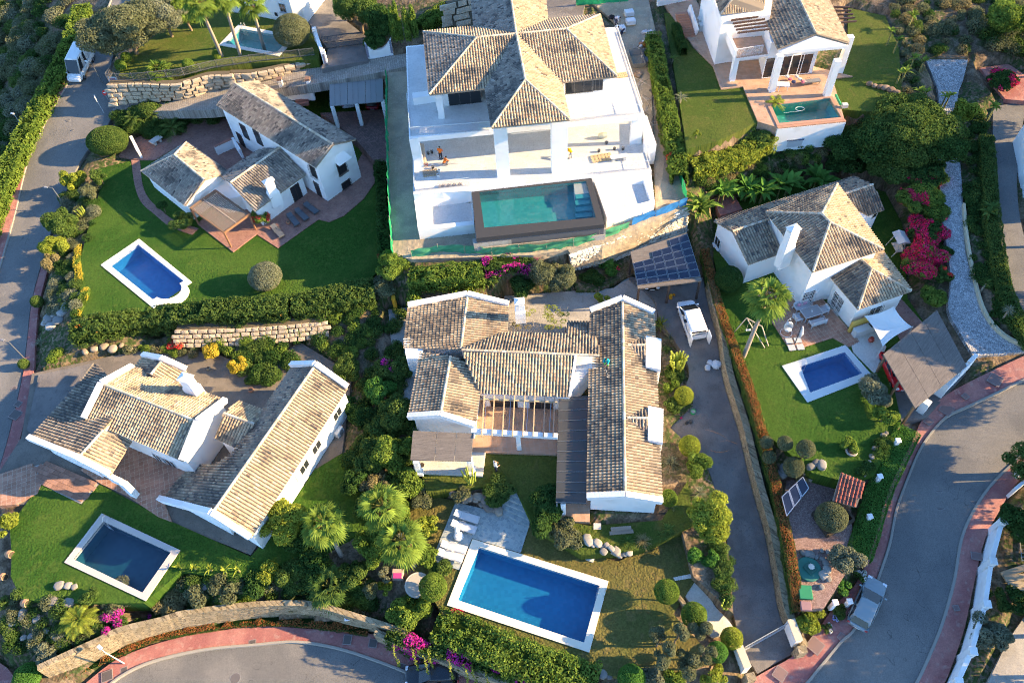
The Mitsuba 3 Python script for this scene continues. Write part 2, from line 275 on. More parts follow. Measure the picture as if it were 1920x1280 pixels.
# terraces
area('lawn', [(222, 142), (238, 108), (300, 60), (320, 45), (385, 15), (490, 32), (560, 45), (600, 75), (597, 112), (470, 118), (340, 137), (262, 150)], 7.7, 'lawnmid', depth=3.2, holes=[pix([(446.5, 47.5), (410.5, 85), (523, 106), (559, 68.5)], 7.7)])
area('driveway', [(603, 128), (615, 92), (590, 60), (577, 40), (610, -10), (660, -10), (650, 40), (688, 70), (690, 114)], 7.35, 'drive')
area('lawn', [(178, 318), (265, 297), (330, 280), (420, 190), (600, 160), (715, 200), (727, 250), (727, 380), (715, 505), (650, 555), (400, 575), (130, 592), (150, 540), (152, 480), (165, 430), (187, 360)], 1.5, 'lawn', depth=2.2,
     holes=[pix([(261, 448), (189, 497), (288, 578), (360, 529)], 1.5)])
area('patio', [(408, 395), (445, 425), (478, 437), (521, 465), (597, 411), (617, 416), (645, 404), (682, 372), (703, 342), (698, 290), (680, 286), (640, 360), (560, 330), (480, 360)], 1.58, 'brickpave')
area('patio', [(370, 420), (437, 472), (482, 438), (440, 400), (405, 385)], 1.62, 'brickpave')
area('patio', [(222, 292), (245, 262), (300, 242), (350, 222), (395, 212), (440, 230), (530, 280), (440, 345), (330, 275), (290, 300), (262, 300)], 1.6, 'brickpave')
area('forecourt', [(600, 212), (731, 205), (729, 305), (700, 300), (668, 262), (640, 240)], 2.9, 'cobblered', depth=2.5)
strip('path', [((246, 300), (262, 300), 1.56), ((252, 345), (267, 345), 1.56), ((264, 378), (279, 372), 1.56), ((290, 402), (300, 392), 1.56), ((318, 424), (327, 413), 1.56), ((360, 440), (372, 428), 1.56)], 'brickpave', .0, .5)
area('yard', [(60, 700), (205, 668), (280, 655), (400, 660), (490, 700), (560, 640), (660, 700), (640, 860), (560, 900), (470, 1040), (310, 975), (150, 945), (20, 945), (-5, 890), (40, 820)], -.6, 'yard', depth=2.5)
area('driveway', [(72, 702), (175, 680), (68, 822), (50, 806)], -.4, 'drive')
area('patio', [(150, 880), (250, 832), (352, 885), (305, 935), (322, 978), (296, 968), (240, 930), (188, 906)], -.42, 'terracotta')
area('patio', [(0, 888), (60, 868), (78, 905), (70, 925), (30, 945), (-5, 948)], -.46, 'terracotta')
area('lawn', [(78, 908), (152, 946), (187, 907), (310, 972), (470, 1043), (520, 985), (590, 880), (640, 850), (700, 880), (690, 990), (600, 1040), (440, 1085), (340, 1070), (270, 1130), (100, 1130), (40, 1122), (20, 1080), (22, 1040), (18, 985), (62, 926)], -.5, 'lawn', depth=2.,
     holes=[pix([(191, 962), (120.5, 1054), (273, 1126), (338, 1031)], -.5)])
area('lawn', [(790, 886), (905, 893), (910, 848), (1050, 842), (1050, 975), (1105, 985), (1240, 975), (1290, 900), (1300, 985), (1200, 1030), (1090, 1040), (1000, 985), (960, 905), (880, 915), (800, 925)], 0, 'lawnmid')
area('garden_ground', [(1228, 600), (1285, 640), (1300, 760), (1255, 800), (1320, 860), (1345, 930), (1370, 1060), (1375, 1150), (1300, 1080), (1270, 960), (1235, 960), (1225, 700)], -.3, 'soil')
area('lawn', [(795, 925), (850, 938), (1000, 985), (1090, 1035), (1160, 1052), (1290, 985), (1330, 1050), (1262, 1150), (1345, 1240), (1200, 1275), (1000, 1240), (830, 1152), (790, 1085), (735, 1000), (740, 930)], -1.1, 'lawndry', depth=2.6,
     holes=[pix([(886, 1010), (838, 1134), (1105, 1222.5), (1141, 1089)], -1.1)])
area('pool_deck', [(854, 941), (937, 960), (992, 986), (976, 1036), (885, 1008), (861, 1068), (809, 1050)], -1.04, 'bluestone')
for k in range(6):
    t0, t1 = k/6, (k+1)/6
    a = lambda p, q, t: (p[0]+(q[0]-p[0])*t, p[1]+(q[1]-p[1])*t)
    area('stair', [a((957, 908), (937, 960), t0), a((1001, 920), (992, 986), t0), a((1001, 920), (992, 986), t1), a((957, 908), (937, 960), t1)], -.02-.17*k, 'bluestone', depth=.8)
area('terrace', [(776, 886), (905, 892), (911, 842), (884, 840), (884, 800), (772, 800)], .22, 'concretelight', depth=.5)
area('terrace', [(866, 742), (1108, 742), (1108, 690), (1068, 690), (1060, 742), (1046, 742), (1046, 852), (864, 846)], .25, 'terracotta2', depth=.6)
area('terrace', [(1046, 742), (1108, 742), (1106, 978), (1050, 976)], .24, 'terracotta2', depth=.6)
area('path', [(945, 555), (1080, 545), (1150, 540), (1180, 518), (1232, 530), (1232, 600), (1112, 610), (1108, 640), (1060, 640), (940, 640)], .45, 'concrete')
area('path', [(728, 580), (775, 575), (790, 800), (770, 800), (738, 700)], .2, 'concrete')
MD = [((1180, 520), (1318, 520), .9), ((1225, 560), (1325, 560), .8), ((1238, 600), (1335, 600), .7), ((1272, 650), (1345, 640), .4), ((1292, 705), (1355, 710), 0), ((1255, 795), (1382, 800), -.6), ((1313, 850), (1394, 850), -.9), ((1342, 922), (1411, 922), -1.3), ((1362, 1000), (1433, 1000), -1.8), ((1364, 1080), (1448, 1080), -2.2),
      ((1373, 1140), (1458, 1140), -2.6), ((1393, 1212), (1472, 1180), -3), ((1420, 1262), (1492, 1222), -3.25)]
dway = strip('driveway', MD, 'drive')
strip('path', [((1262, 1082), (1310, 1072), -1.05), ((1280, 1110), (1328, 1110), -1.3), ((1300, 1140), (1340, 1135), -1.7), ((1322, 1180), (1368, 1165), -2.3), ((1335, 1195), (1380, 1185), -2.6)], 'concretelight')
area('lawn', [(1338, 480), (1345, 380), (1560, 330), (1660, 360), (1692, 420), (1702, 560), (1738, 612), (1660, 655), (1690, 790), (1640, 890), (1575, 900), (1520, 885), (1446, 820), (1395, 740), (1352, 560)], 1.2, 'lawn', depth=2.2,
     holes=[pix([(1466, 686), (1514, 754), (1637, 706), (1585, 647)], 1.2)])
area('patio', [(1445, 600), (1483, 658), (1562, 633), (1592, 650), (1612, 640), (1588, 612), (1543, 560), (1490, 550), (1440, 520), (1400, 545)], 1.28, 'terracotta')
area('path', [(1672, 556), (1690, 560), (1735, 610), (1725, 632), (1690, 640), (1668, 600)], 1.27, 'brickpave')
area('patio', [(1590, 625), (1640, 612), (1662, 650), (1640, 700), (1600, 660)], 1.27, 'concretelight')
area('garden_ground', [(1475, 900), (1530, 893), (1572, 900), (1592, 930), (1600, 1010), (1595, 1060), (1545, 1140), (1505, 1140), (1480, 1050), (1466, 960)], -.4, 'redgravel')
area('driveway', [(1648, 672), (1664, 655), (1760, 620), (1812, 700), (1738, 782), (1690, 792)], .9, 'drive')
slab('site_ground', pix([(728, 130, 7), (765, 120, 7), (780, 300, 6), (785, 430, 4.9), (1000, 440, 4.9), (1230, 400, 4.9), (1225, 260, 6.3), (1150, 40, 8), (1100, -5, 8.8), (1215, -5, 8.6), (1245, 130, 7.2), (1255, 250, 6.4), (1285, 350, 5), (1287, 388, 4.7), (1130, 457, 4.7), (1000, 478, 4.6), (775, 486, 4.6), (735, 478, 4.6), (725, 300, 5.5)]), 'sand', depth=3)
area('driveway', [(990, -5), (1000, 60), (1090, 40), (1100, -5)], 8.8, 'drive')
area('lawn', [(1245, 25), (1290, 25), (1300, 90), (1338, 112), (1352, 168), (1393, 163), (1422, 229), (1345, 265), (1288, 280), (1275, 200), (1262, 120)], 8, 'lawnmid', depth=2)
area('lawn', [(1590, 15), (1660, 30), (1685, 90), (1692, 175), (1640, 210), (1570, 205), (1555, 140), (1590, 120)], 8, 'lawnmid', depth=2)
area('patio', [(1240, 0), (1300, -10), (1345, 80), (1599, 143), (1561, 147), (1584, 226), (1458, 239), (1421, 228), (1393, 162), (1352, 167), (1337, 124), (1300, 88)], 8.15, 'terracotta2', depth=3, holes=[pix([(1440, 198), (1458, 234.5), (1581, 222.5), (1559, 182)], 8.15)])
strip('gravel_path', [((1735, 112), (1815, 112), 6.7), ((1752, 150), (1806, 150), 6), ((1760, 180), (1796, 180), 5.5), ((1760, 240), (1796, 240), 4.9), ((1757, 300), (1800, 300), 4.3), ((1765, 370), (1805, 370), 3.9), ((1770, 430), (1806, 430), 3.4), ((1778, 480), (1812, 480), 3), ((1783, 530), (1826, 530), 2.5), ((1778, 580), (1842, 580), 2), ((1798, 620), (1870, 620), 1.7), ((1826, 668), (1925, 660), 1.5)], 'whitegravel')
strip('dirt_track', [((1712, -30), (1800, -30), 9.5), ((1718, 50), (1815, 50), 8), ((1733, 110), (1815, 110), 6.8)], 'soil')
area('patio', [(1838, 128), (1890, 120), (1930, 145), (1930, 190), (1885, 186)], 5.9, 'redpave')
area('garden_ground', [(1842, 1300), (1890, 1200), (1925, 1150), (1960, 1300)], -2.3, 'concrete')
area('garden_ground', [(1072, 508), (1140, 494), (1200, 474), (1290, 440), (1300, 470), (1182, 516), (1120, 545), (1080, 545)], .75, 'soil', depth=.4)
area('path', [(1338, 372), (1375, 362), (1392, 392), (1350, 404)], 2.0, 'redpave')
# height field that joins them
gx = np.arange(-75, 85.1, .5); gy = np.arange(2, 150.1, .5); GX, GY = np.meshgrid(gx, gy, indexing='ij')
GZ = np.full(GX.shape, np.nan)
for tris in PATCH:
    for t in tris:
        lo, hi = t[:, :2].min(0), t[:, :2].max(0)
        i0, i1 = np.searchsorted(gx, lo[0]), np.searchsorted(gx, hi[0]); j0, j1 = np.searchsorted(gy, lo[1]), np.searchsorted(gy, hi[1])
        if i1 <= i0 or j1 <= j0: continue
        X, Y = GX[i0:i1, j0:j1], GY[i0:i1, j0:j1]; e1, e2 = t[1]-t[0], t[2]-t[0]; det = e1[0]*e2[1]-e1[1]*e2[0]
        if abs(det) < 1e-9: continue
        a = ((X-t[0][0])*e2[1]-(Y-t[0][1])*e2[0])/det; b = ((Y-t[0][1])*e1[0]-(X-t[0][0])*e1[1])/det
        ok = (a >= 0) & (b >= 0) & (a+b <= 1); GZ[i0:i1, j0:j1][ok] = (t[0][2]+a*e1[2]+b*e2[2])[ok]
for hole_z, hole in ((7.7, [(446.5, 47.5), (410.5, 85), (523, 106), (559, 68.5)]), (1.5, [(261, 448), (189, 497), (288, 590), (375, 529)]), (-.5, [(191, 962), (120.5, 1054), (273, 1126), (338, 1031)]), (-1.1, [(886, 1010), (838, 1134), (1105, 1222.5), (1141, 1089)]), (1.2, [(1466, 686), (1514, 754), (1637, 706), (1585, 647)]), (8.15, [(1440, 198), (1458, 234.5), (1581, 222.5), (1559, 182)])):
    q = shapely.Polygon(pix(hole, hole_z)[:, :2]).buffer(.6); GZ[shapely.contains_xy(q, GX.ravel(), GY.ravel()).reshape(GX.shape)] = hole_z-2.6
CTRL = [(40, 60, 1), (-40, 200, -6), (0, 120, -3), (-40, 0, -1), (60, 0, 2), (100, -60, 8), (420, -60, 9.5), (850, -40, 10.5), (1300, -60, 10.5), (1650, -50, 10), (1900, -40, 9), (1980, 120, 7), (1990, 400, 5), (2000, 620, 3.2), (2010, 900, 1), (2000, 1100, -.9), (1950, 1300, -1.6), (1890, 1000, -.4), (1880, 1120, -1.2),
        (60, 1000, -1), (0, 1100, -1.2), (120, 1180, -1.5), (300, 1140, -1.3), (500, 1120, -1.3), (700, 1120, -1.2), (20, 1220, -2.5), (0, 980, -1.2), (400, 700, -.4), (600, 640, .8), (700, 650, .6), (700, 820, -.2), (720, 560, 1.4), (900, 500, 1.2), (1050, 500, .9), (1120, 520, .9), (1320, 330, 4.6), (1420, 318, 4.6), (1330, 420, 1.9), (1520, 300, 4.6), (1500, 275, 5.4), (1650, 280, 5), (1650, 340, 3.5), (1720, 300, 4.6), (1720, 460, 3), (1740, 560, 2.2), (1850, 420, 3.8), (1850, 560, 2.6), (1340, 430, 2.), (800, 60, 9), (740, 60, 8.3), (1640, 860, -.2), (1600, 940, -.4), (300, 640, .3), (150, 640, .4), (110, 560, .6), (120, 480, 1.1), (130, 400, 1.5), (160, 300, 2.0)]
known = ~np.isnan(GZ); edge = known & binary_dilation(~known)
cp = np.array([at(*c) for c in CTRL])
src = np.vstack([np.stack([GX[edge], GY[edge], GZ[edge]], 1)[::2], cp]); far = []
for X, Y, z in ((-75, 2, -4), (-75, 60, -1), (-75, 150, 5), (0, 150, 15), (85, 150, 15), (85, 80, 8), (85, 40, 2), (85, 2, -3), (0, 2, -4.5), (40, 2, -4)): far.append((X, Y, z))
src = np.vstack([src, far])
fill = griddata(src[:, :2], src[:, 2], (GX, GY), method='linear')
G0 = np.where(known, GZ, fill)
for _ in range(30):
    s = gaussian_filter(G0, 1.5); G0 = np.where(known, GZ, s)
def low_strip(top, bot, zt, zb, pad=.25):
    "the slope in front of a retaining wall stays below the wall's foot"
    P = np.vstack([pix(top, zt)[:, :2], pix(bot, zb)[::-1][:, :2]]); q = shapely.Polygon(P).buffer(pad); m = shapely.contains_xy(q, GX.ravel(), GY.ravel()).reshape(GX.shape); G0[m] = np.minimum(G0[m], zb-.15); return m
LOWM = low_strip([(1288, 388), (1250, 402), (1200, 424), (1130, 456), (1072, 478)], [(1290, 446), (1250, 460), (1200, 480), (1140, 500), (1076, 514)], 4.62, .7) | low_strip([(203, 157), (332, 157), (387, 142), (430, 140)], [(213, 205), (335, 191), (390, 180), (436, 170)], 7.65, 4.6)
GND = G0
def gz(x, y):
    i = np.clip((np.asarray(x)-gx[0])/.5, 0, len(gx)-1.001); j = np.clip((np.asarray(y)-gy[0])/.5, 0, len(gy)-1.001); a, b = np.floor(i).astype(int), np.floor(j).astype(int); s, t = i-a, j-b
    return GND[a, b]*(1-s)*(1-t)+GND[a+1, b]*s*(1-t)+GND[a, b+1]*(1-s)*t+GND[a+1, b+1]*s*t
def on(u, v, dz=0.):
    "the point on the ray through this pixel that lies dz above the ground"
    z = np.arange(22, -8, -.1); d = ray(u, v); P = EYE+d*((z-HGT)/d[2])[:, None]
    k = np.argmax(P[:, 2] <= gz(P[:, 0], P[:, 1])+dz); return P[k]
low = np.where(known, GZ, np.inf); low = minimum_filter(low, 3); TZ = np.where(np.isfinite(low), np.minimum(low, G0)-.3, G0); TZ = np.where(LOWM, np.minimum(TZ, G0), TZ)
ox = np.r_[-3000, -1200, -500, -250, -140, -100, gx[::1], 105, 140, 250, 500, 1200, 3000]; oy = np.r_[-3000, -1200, -500, -200, -80, -20, gy, 165, 220, 400, 1000, 3000]
OX, OY = np.meshgrid(ox, oy, indexing='ij'); ci = np.clip(OX, gx[0], gx[-1]); cj = np.clip(OY, gy[0], gy[-1])
OZ = TZ[np.round((ci-gx[0])/.5).astype(int), np.round((cj-gy[0])/.5).astype(int)]
dist = np.hypot(OX-ci, OY-cj); OZ = OZ+np.clip(OY-cj, -400, 400)*.02-np.where(OX > 85, np.clip(dist, 0, 300)*.02, 0)
n1, n2 = OX.shape; i, j = np.meshgrid(np.arange(n1-1), np.arange(n2-1), indexing='ij')
put('terrain', (np.stack([OX, OY, OZ], -1).reshape(-1, 3), np.stack([i*n2+j, (i+1)*n2+j, (i+1)*n2+j+1, i*n2+j+1], -1).reshape(-1, 4)), 'soil', True, kind='structure')
# ---------------------------------------------------------------- swimming pools
def pool(label, outer, inner, z, tile, cope=(.66, .6, .5), depth=1.5, round_end=False, copebsdf='vcrough', wcut=.12):
    t = thing('swimming_pool', label, 'swimming pool')
    O = pix(outer, z); I = pix(inner, z)
    def roundend(Q, bulge):
        a, b = Q[2], Q[3]; m = (a+b)/2; out = unit(m-(Q[0]+Q[1])/2); h = (b-a)/2; g = np.linspace(0, np.pi, 13)
        r = .72; return np.vstack([Q[:3], [m-h*r*np.cos(q)+out*np.linalg.norm(h)*r*bulge*np.sin(q) for q in g], Q[3:]])
    if round_end: O, I = roundend(O, .95), roundend(I, 1.)
    def ccw(Q): return Q if shapely.Polygon(Q[:, :2]).exterior.is_ccw else Q[::-1]
    O, I = ccw(O), ccw(I)
    mb = MB(); ring = shapely.Polygon(O[:, :2], [I[:, :2]])
    m = trimesh.creation.extrude_polygon(ring, .35, engine='earcut'); m.apply_translation([0, 0, z-.3]); mb.mesh(m, cope)
    part(t, 'coping', mb, copebsdf)
    n = len(I); k = np.arange(n); r = (k+1) % n; B = MB()
    B.add(np.vstack([I, I-[0, 0, depth]]), np.stack([k, r, r+n, k+n], 1)[:, ::-1]); B.add(I-[0, 0, depth], tri_poly(I[:, :2]))
    part(t, 'basin', B, tile)
    W = shapely.Polygon(I[:, :2]).buffer(.01); x0, y0, x1, y1 = W.bounds
    wm = trimesh.creation.triangulate_polygon(W, engine='earcut'); wv, wf = trimesh.remesh.subdivide_to_size(np.c_[wm[0], np.zeros(len(wm[0]))], wm[1], .9)
    wz = z-wcut+.012*(meshkit.noise(np.c_[wv[:, :2]*1.3, wv[:, :1]*0])-.5)
    wm = trimesh.Trimesh(np.c_[wv[:, :2], wz], wf, process=True)
    if wm.face_normals[:, 2].mean() < 0: wm.invert()
    part(t, 'water', wm, 'water', True)
    return t, O, I
def ladder(t, p, d, side):
    mb = MB(); d, side = unit(d), unit(side)
    for s in (-.25, .25):
        q = p+side*s; mb.tube([q+d*.45, q+d*.4+[0, 0, .7], q+d*.1+[0, 0, .85], q-d*.2+[0, 0, .5], q-d*.22-[0, 0, .8]], .025, (.6, .62, .64), 5)
    for z in (-.3, -.6): mb.bar(p-d*.22-side*.25+[0, 0, z], p-d*.22+side*.25+[0, 0, z], .06, .03, (.6, .62, .64))
    part(t, 'ladder', mb, 'vcmetal')
mp = pool('large bright blue swimming pool with cream coping in the dry lawn', [(886, 1010), (838, 1134), (1105, 1222.5), (1141, 1089)], [(898, 1025), (857, 1124), (1095, 1204), (1124.5, 1097.5)], -1.03, 'poolblue', (.74, .67, .55))
p = pix([(1124, 1112)], -1.0)[0]; ladder(mp[0], p, pix([(1141, 1116)], -1)[0]-p, pix([(1120, 1126)], -1)[0]-p)
bp = pool('dark navy swimming pool with pinkish coping at the lower left', [(191, 962), (120.5, 1054), (273, 1126), (338, 1031)], [(194, 977), (137.5, 1047.5), (267.5, 1110.5), (320.5, 1035)], -.44, 'poolnavy', (.5, .45, .41))
p = pix([(204, 981)], -.4)[0]; ladder(bp[0], p, pix([(209, 972)], -.4)[0]-p, pix([(214, 986)], -.4)[0]-p)
pool('deep blue swimming pool with white coping and a rounded end', [(261, 448), (189, 497), (288, 578), (360, 529)], [(259, 458), (206, 497), (287, 562), (345, 527)], 1.55, 'pooldeep', (.72, .69, .64), round_end=True)
rp = pool('blue swimming pool with white coping on the bright green lawn', [(1466, 686), (1514, 754), (1637, 706), (1585, 647)], [(1500, 687), (1519, 736), (1617, 700), (1584, 660)], 1.25, 'pooldeep', (.6, .62, .62))
p = pix([(1503, 687)], 1.25)[0]; ladder(rp[0], p, pix([(1497, 679)], 1.25)[0]-p, pix([(1515, 682)], 1.25)[0]-p)
tp = pool('green swimming pool with pale coping behind three tall palms', [(446.5, 47.5), (410.5, 85), (523, 106), (559, 68.5)], [(449.5, 54), (423, 82), (519, 99.5), (545, 71)], 7.75, 'poolteal', (.66, .61, .54))
p = pix([(458, 55)], 7.75)[0]; ladder(tp[0], p, pix([(459, 49)], 7.75)[0]-p, pix([(464, 56)], 7.75)[0]-p)
pool('green swimming pool beside the columned terrace with a hose in it', [(1438, 196), (1457, 236.5), (1583, 224.5), (1560, 180)], [(1446, 198), (1461, 231.5), (1577, 220.5), (1556, 185)], 8.2, 'poolgreen', (.42, .24, .17))
# ---------------------------------------------------------------- houses
WHITE = (.80, .79, .765)
TAN = [((.47, .365, .24), 6), ((.44, .335, .22), 5), ((.50, .40, .27), 4), ((.42, .29, .185), 1.2), ((.35, .265, .18), 1.2), ((.2, .165, .13), .3)]
OLD_SHADE = [((0.333, 0.27, 0.198), 5), ((0.297, 0.239, 0.176), 4), ((0.369, 0.31, 0.23), 2), ((0.27, 0.198, 0.149), 1.3), ((0.207, 0.171, 0.135), 1.6), ((0.108, 0.099, 0.09), 0.8)]  # weathered tiles, with the shade of sun-averted slopes put into the colour
GREYT = [((0.315, 0.272, 0.221), 5), ((0.285, 0.242, 0.2), 4), ((0.348, 0.302, 0.251), 2), ((0.238, 0.204, 0.17), 1.6), ((0.17, 0.149, 0.128), 1.0), ((0.102, 0.093, 0.085), 0.5)]  # grey tiles; on the construction villa they colour in west slope shade
def frame(P):
    P = np.asarray(P, float); n = np.zeros(3)
    for i in range(len(P)): n += np.cross(P[i], P[(i+1) % len(P)])
    n = unit(n); n = n if n[2] > 0 else -n
    d = unit(np.array([0, 0, -1.])-n*(-n[2])) if n[2] < .9999 else np.array([0, -1., 0]); l = np.cross(d, n); return n, d, l
def tile_mesh(mb, P, pal, lichen_shade=.0, pitch=.29, L=.36, seed=0):
    "barrel tiles laid over a planar face, each one its own half round piece"
    rg = np.random.default_rng(seed+int(abs(P[0][0]*31+P[0][1]*17))); P = np.asarray(P, float); n, d, l = frame(P); c = P.mean(0)
    Q = np.stack([(P-c)@l, -(P-c)@d], 1); lo, hi = Q[:, 0].min(), Q[:, 0].max(); cols = []
    for a in np.arange(lo+pitch*.5, hi, pitch):
        xs = []
        for i in range(len(Q)):
            p, q = Q[i], Q[(i+1) % len(Q)]
            if (p[0] <= a) != (q[0] <= a): xs.append(p[1]+(a-p[0])/(q[0]-p[0])*(q[1]-p[1]))
        xs.sort()
        for b0, b1 in zip(xs[::2], xs[1::2]):
            b = b0-.05
            while b < b1-.08: cols.append((a, b, min(L+.05, b1-b))); b += L
    if not cols: return
    A = np.array(cols); m = len(A); g = np.linspace(0, np.pi, 5); w0, w1, h = .112, .095, .10
    jit = rg.normal(0, .008, m); A[:, 0] += jit
    prof0 = np.stack([-np.cos(g)*w0, np.sin(g)*h+.045], 1); prof1 = np.stack([-np.cos(g)*w1, np.sin(g)*h*.85+.0], 1)
    V = np.zeros((m, 10, 3))
    for k, (pf, end) in enumerate(((prof0, 0), (prof1, 1))):
        V[:, k*5:k*5+5] = c+(A[:, 0, None]+pf[None, :, 0])[..., None]*l+(pf[None, :, 1]+.012)[..., None]*n-(A[:, 1]+A[:, 2]*end)[:, None, None]*d
    f = [[k, k+1, k+6, k+5] for k in range(4)]; tri = np.array([[q[0], q[2], q[1]] for q in f]+[[q[0], q[3], q[2]] for q in f]+[[0, 1, 2], [0, 2, 3], [0, 3, 4]])
    nn = np.cross(V[0, 1]-V[0, 0], V[0, 5]-V[0, 0])
    F = (tri[None]+(np.arange(m)*10)[:, None, None]).reshape(-1, 3)
    ctr = V.mean(1); wts = np.array([w for _, w in pal]); wts = wts/wts.sum(); base = np.array([q for q, _ in pal])
    pick = rg.choice(len(pal), m, p=wts); col = base[pick]*(1+rg.normal(0, .1, (m, 1)))
    if lichen_shade:
        k = meshkit.fbm(ctr*[.55, .55, .55], 3, seed); s = np.clip((k-.56+lichen_shade*.18)*7, 0, 1)[:, None]*rg.uniform(.35, 1, (m, 1)); col = col*(1-s)+np.array([.085, .08, .075])*s  # lichen tone that also paints in shade, heavier on slopes facing from the sun
    mb.add(V.reshape(-1, 3), F, np.repeat(np.clip(col, .02, .8), 10, 0))
def roof_face(root, P, pal=TAN, lichen_shade=.3, seed=0, th=.14, name='roof'):
    P = np.asarray(P, float); n, d, l = frame(P); mb = MB()
    k = len(P); Q = np.stack([(P-P.mean(0))@l, -(P-P.mean(0))@d], 1); f = tri_poly(Q); f = np.array([t if np.dot(np.cross(P[t[1]]-P[t[0]], P[t[2]]-P[t[0]]), n) > 0 else t[::-1] for t in f])
    mb.add(np.vstack([P, P-[0, 0, th]]), np.vstack([f, f[:, ::-1]+k]), (.24, .195, .15)); i = np.arange(k); j = (i+1) % k
    mb.add(np.vstack([P, P-[0, 0, th]]), np.stack([i, j, j+k, i+k], 1), (.34, .26, .19))
    r = part(root, name, mb, 'vcrough')
    tm = MB(); tile_mesh(tm, P, pal, lichen_shade, seed=seed)
    if tm.v: put(num(r+'__barrel_tile'), tm, 'vcrough', kind='stuff')
    return r
def cap(mb, p, q, r=.13, pal=((.52, .44, .33), (.46, .36, .26), (.56, .5, .4))):
    p, q = np.asarray(p, float), np.asarray(q, float); x = unit(q-p); y = unit(np.cross([0, 0, 1.], x)); z = np.cross(x, y); L = np.linalg.norm(q-p); g = np.linspace(-.2, np.pi+.2, 7)
    for k in range(int(L/.42)+1):
        a, b = k*.42, min(k*.42+.46, L)
        if b-a < .05: continue
        ring = lambda t, s: p+x*t+np.cos(g)[:, None]*y*r*s+np.sin(g)[:, None]*z*r*s+z*.03
        v = np.vstack([ring(a, 1.06), ring(b, .94)]); i = np.arange(6); mb.add(v, np.stack([i, i+1, i+8, i+7], 1), np.array(pal[int(R_.integers(len(pal)))])*R_.uniform(.85, 1.1))
def ridges(root, segs, **k):
    mb = MB(); [cap(mb, p, q, **k) for p, q in segs]; part(root, 'ridge', mb, 'vcrough', True)
def rz(u, v, A, B, lo, hi):
    "height at which the point seen at this pixel lies midway between two eave lines"
    def dist(P, L): d = L[1][:2]-L[0][:2]; w = P[:2]-L[0][:2]; return abs(d[0]*w[1]-d[1]*w[0])/np.linalg.norm(d)
    zs = np.arange(lo, hi, .02); e = [abs(dist(at(u, v, z), A)-dist(at(u, v, z), B)) for z in zs]; return zs[int(np.argmin(e))]
def onplane(u, v, P):
    n = np.cross(P[1]-P[0], P[2]-P[0]); d = ray(u, v); return EYE+d*(np.dot(P[0]-EYE, n)/np.dot(d, n))
BODY = {}; SOLID = {}
def body(root, foot, z0, z1, tops=(), inset=.35):
    "walls: the footprint (3-D points) drawn in by inset, up to z1, with ridge points above"
    q = shapely.Polygon(np.asarray(foot)[:, :2]); q = q if q.is_valid else q.convex_hull; q = q.buffer(-inset, join_style=2) if inset else q
    xy = np.array(q.exterior.coords)[:-1]
    if len(tops):
        P = np.vstack([np.c_[xy, np.full(len(xy), z0)], np.c_[xy, np.full(len(xy), z1)], np.asarray(tops)]); s = m3.Manifold.hull_points(P)
    else:
        cs = m3.CrossSection([xy if q.exterior.is_ccw else xy[::-1]]); s = cs.extrude(z1-z0).translate([0, 0, z0])
    SOLID.setdefault(root, []).append(s)
def cut(root, foot, z0, z1):
    q = np.asarray(foot)[:, :2]; q = q if shapely.Polygon(q).exterior.is_ccw else q[::-1]; SOLID[root].append(('cut', m3.CrossSection([q]).extrude(z1-z0).translate([0, 0, z0])))
def finish_walls(root, bsdf='plaster'):
    s = None
    for q in SOLID[root]:
        if isinstance(q, tuple): s = s-q[1]
        else: s = q if s is None else s+q
    m = s.to_mesh(); BODY[root] = trimesh.Trimesh(m.vert_properties[:, :3], m.tri_verts); part(root, 'wall', BODY[root], bsdf)
def hit(root, u, v):
    m = BODY[root]; d = unit(ray(u, v)); loc, ri, ti = m.ray.intersects_location([EYE], [d], multiple_hits=False)
    return (loc[0], m.face_normals[ti[0]]) if len(loc) else (None, None)
def hitn(root, u, v):
    p, n = hit(root, u, v)
    if p is None or abs(n[2]) > .3: return None
    n = unit([n[0], n[1], 0]); x = np.cross([0, 0, 1.], n); return p, n, x
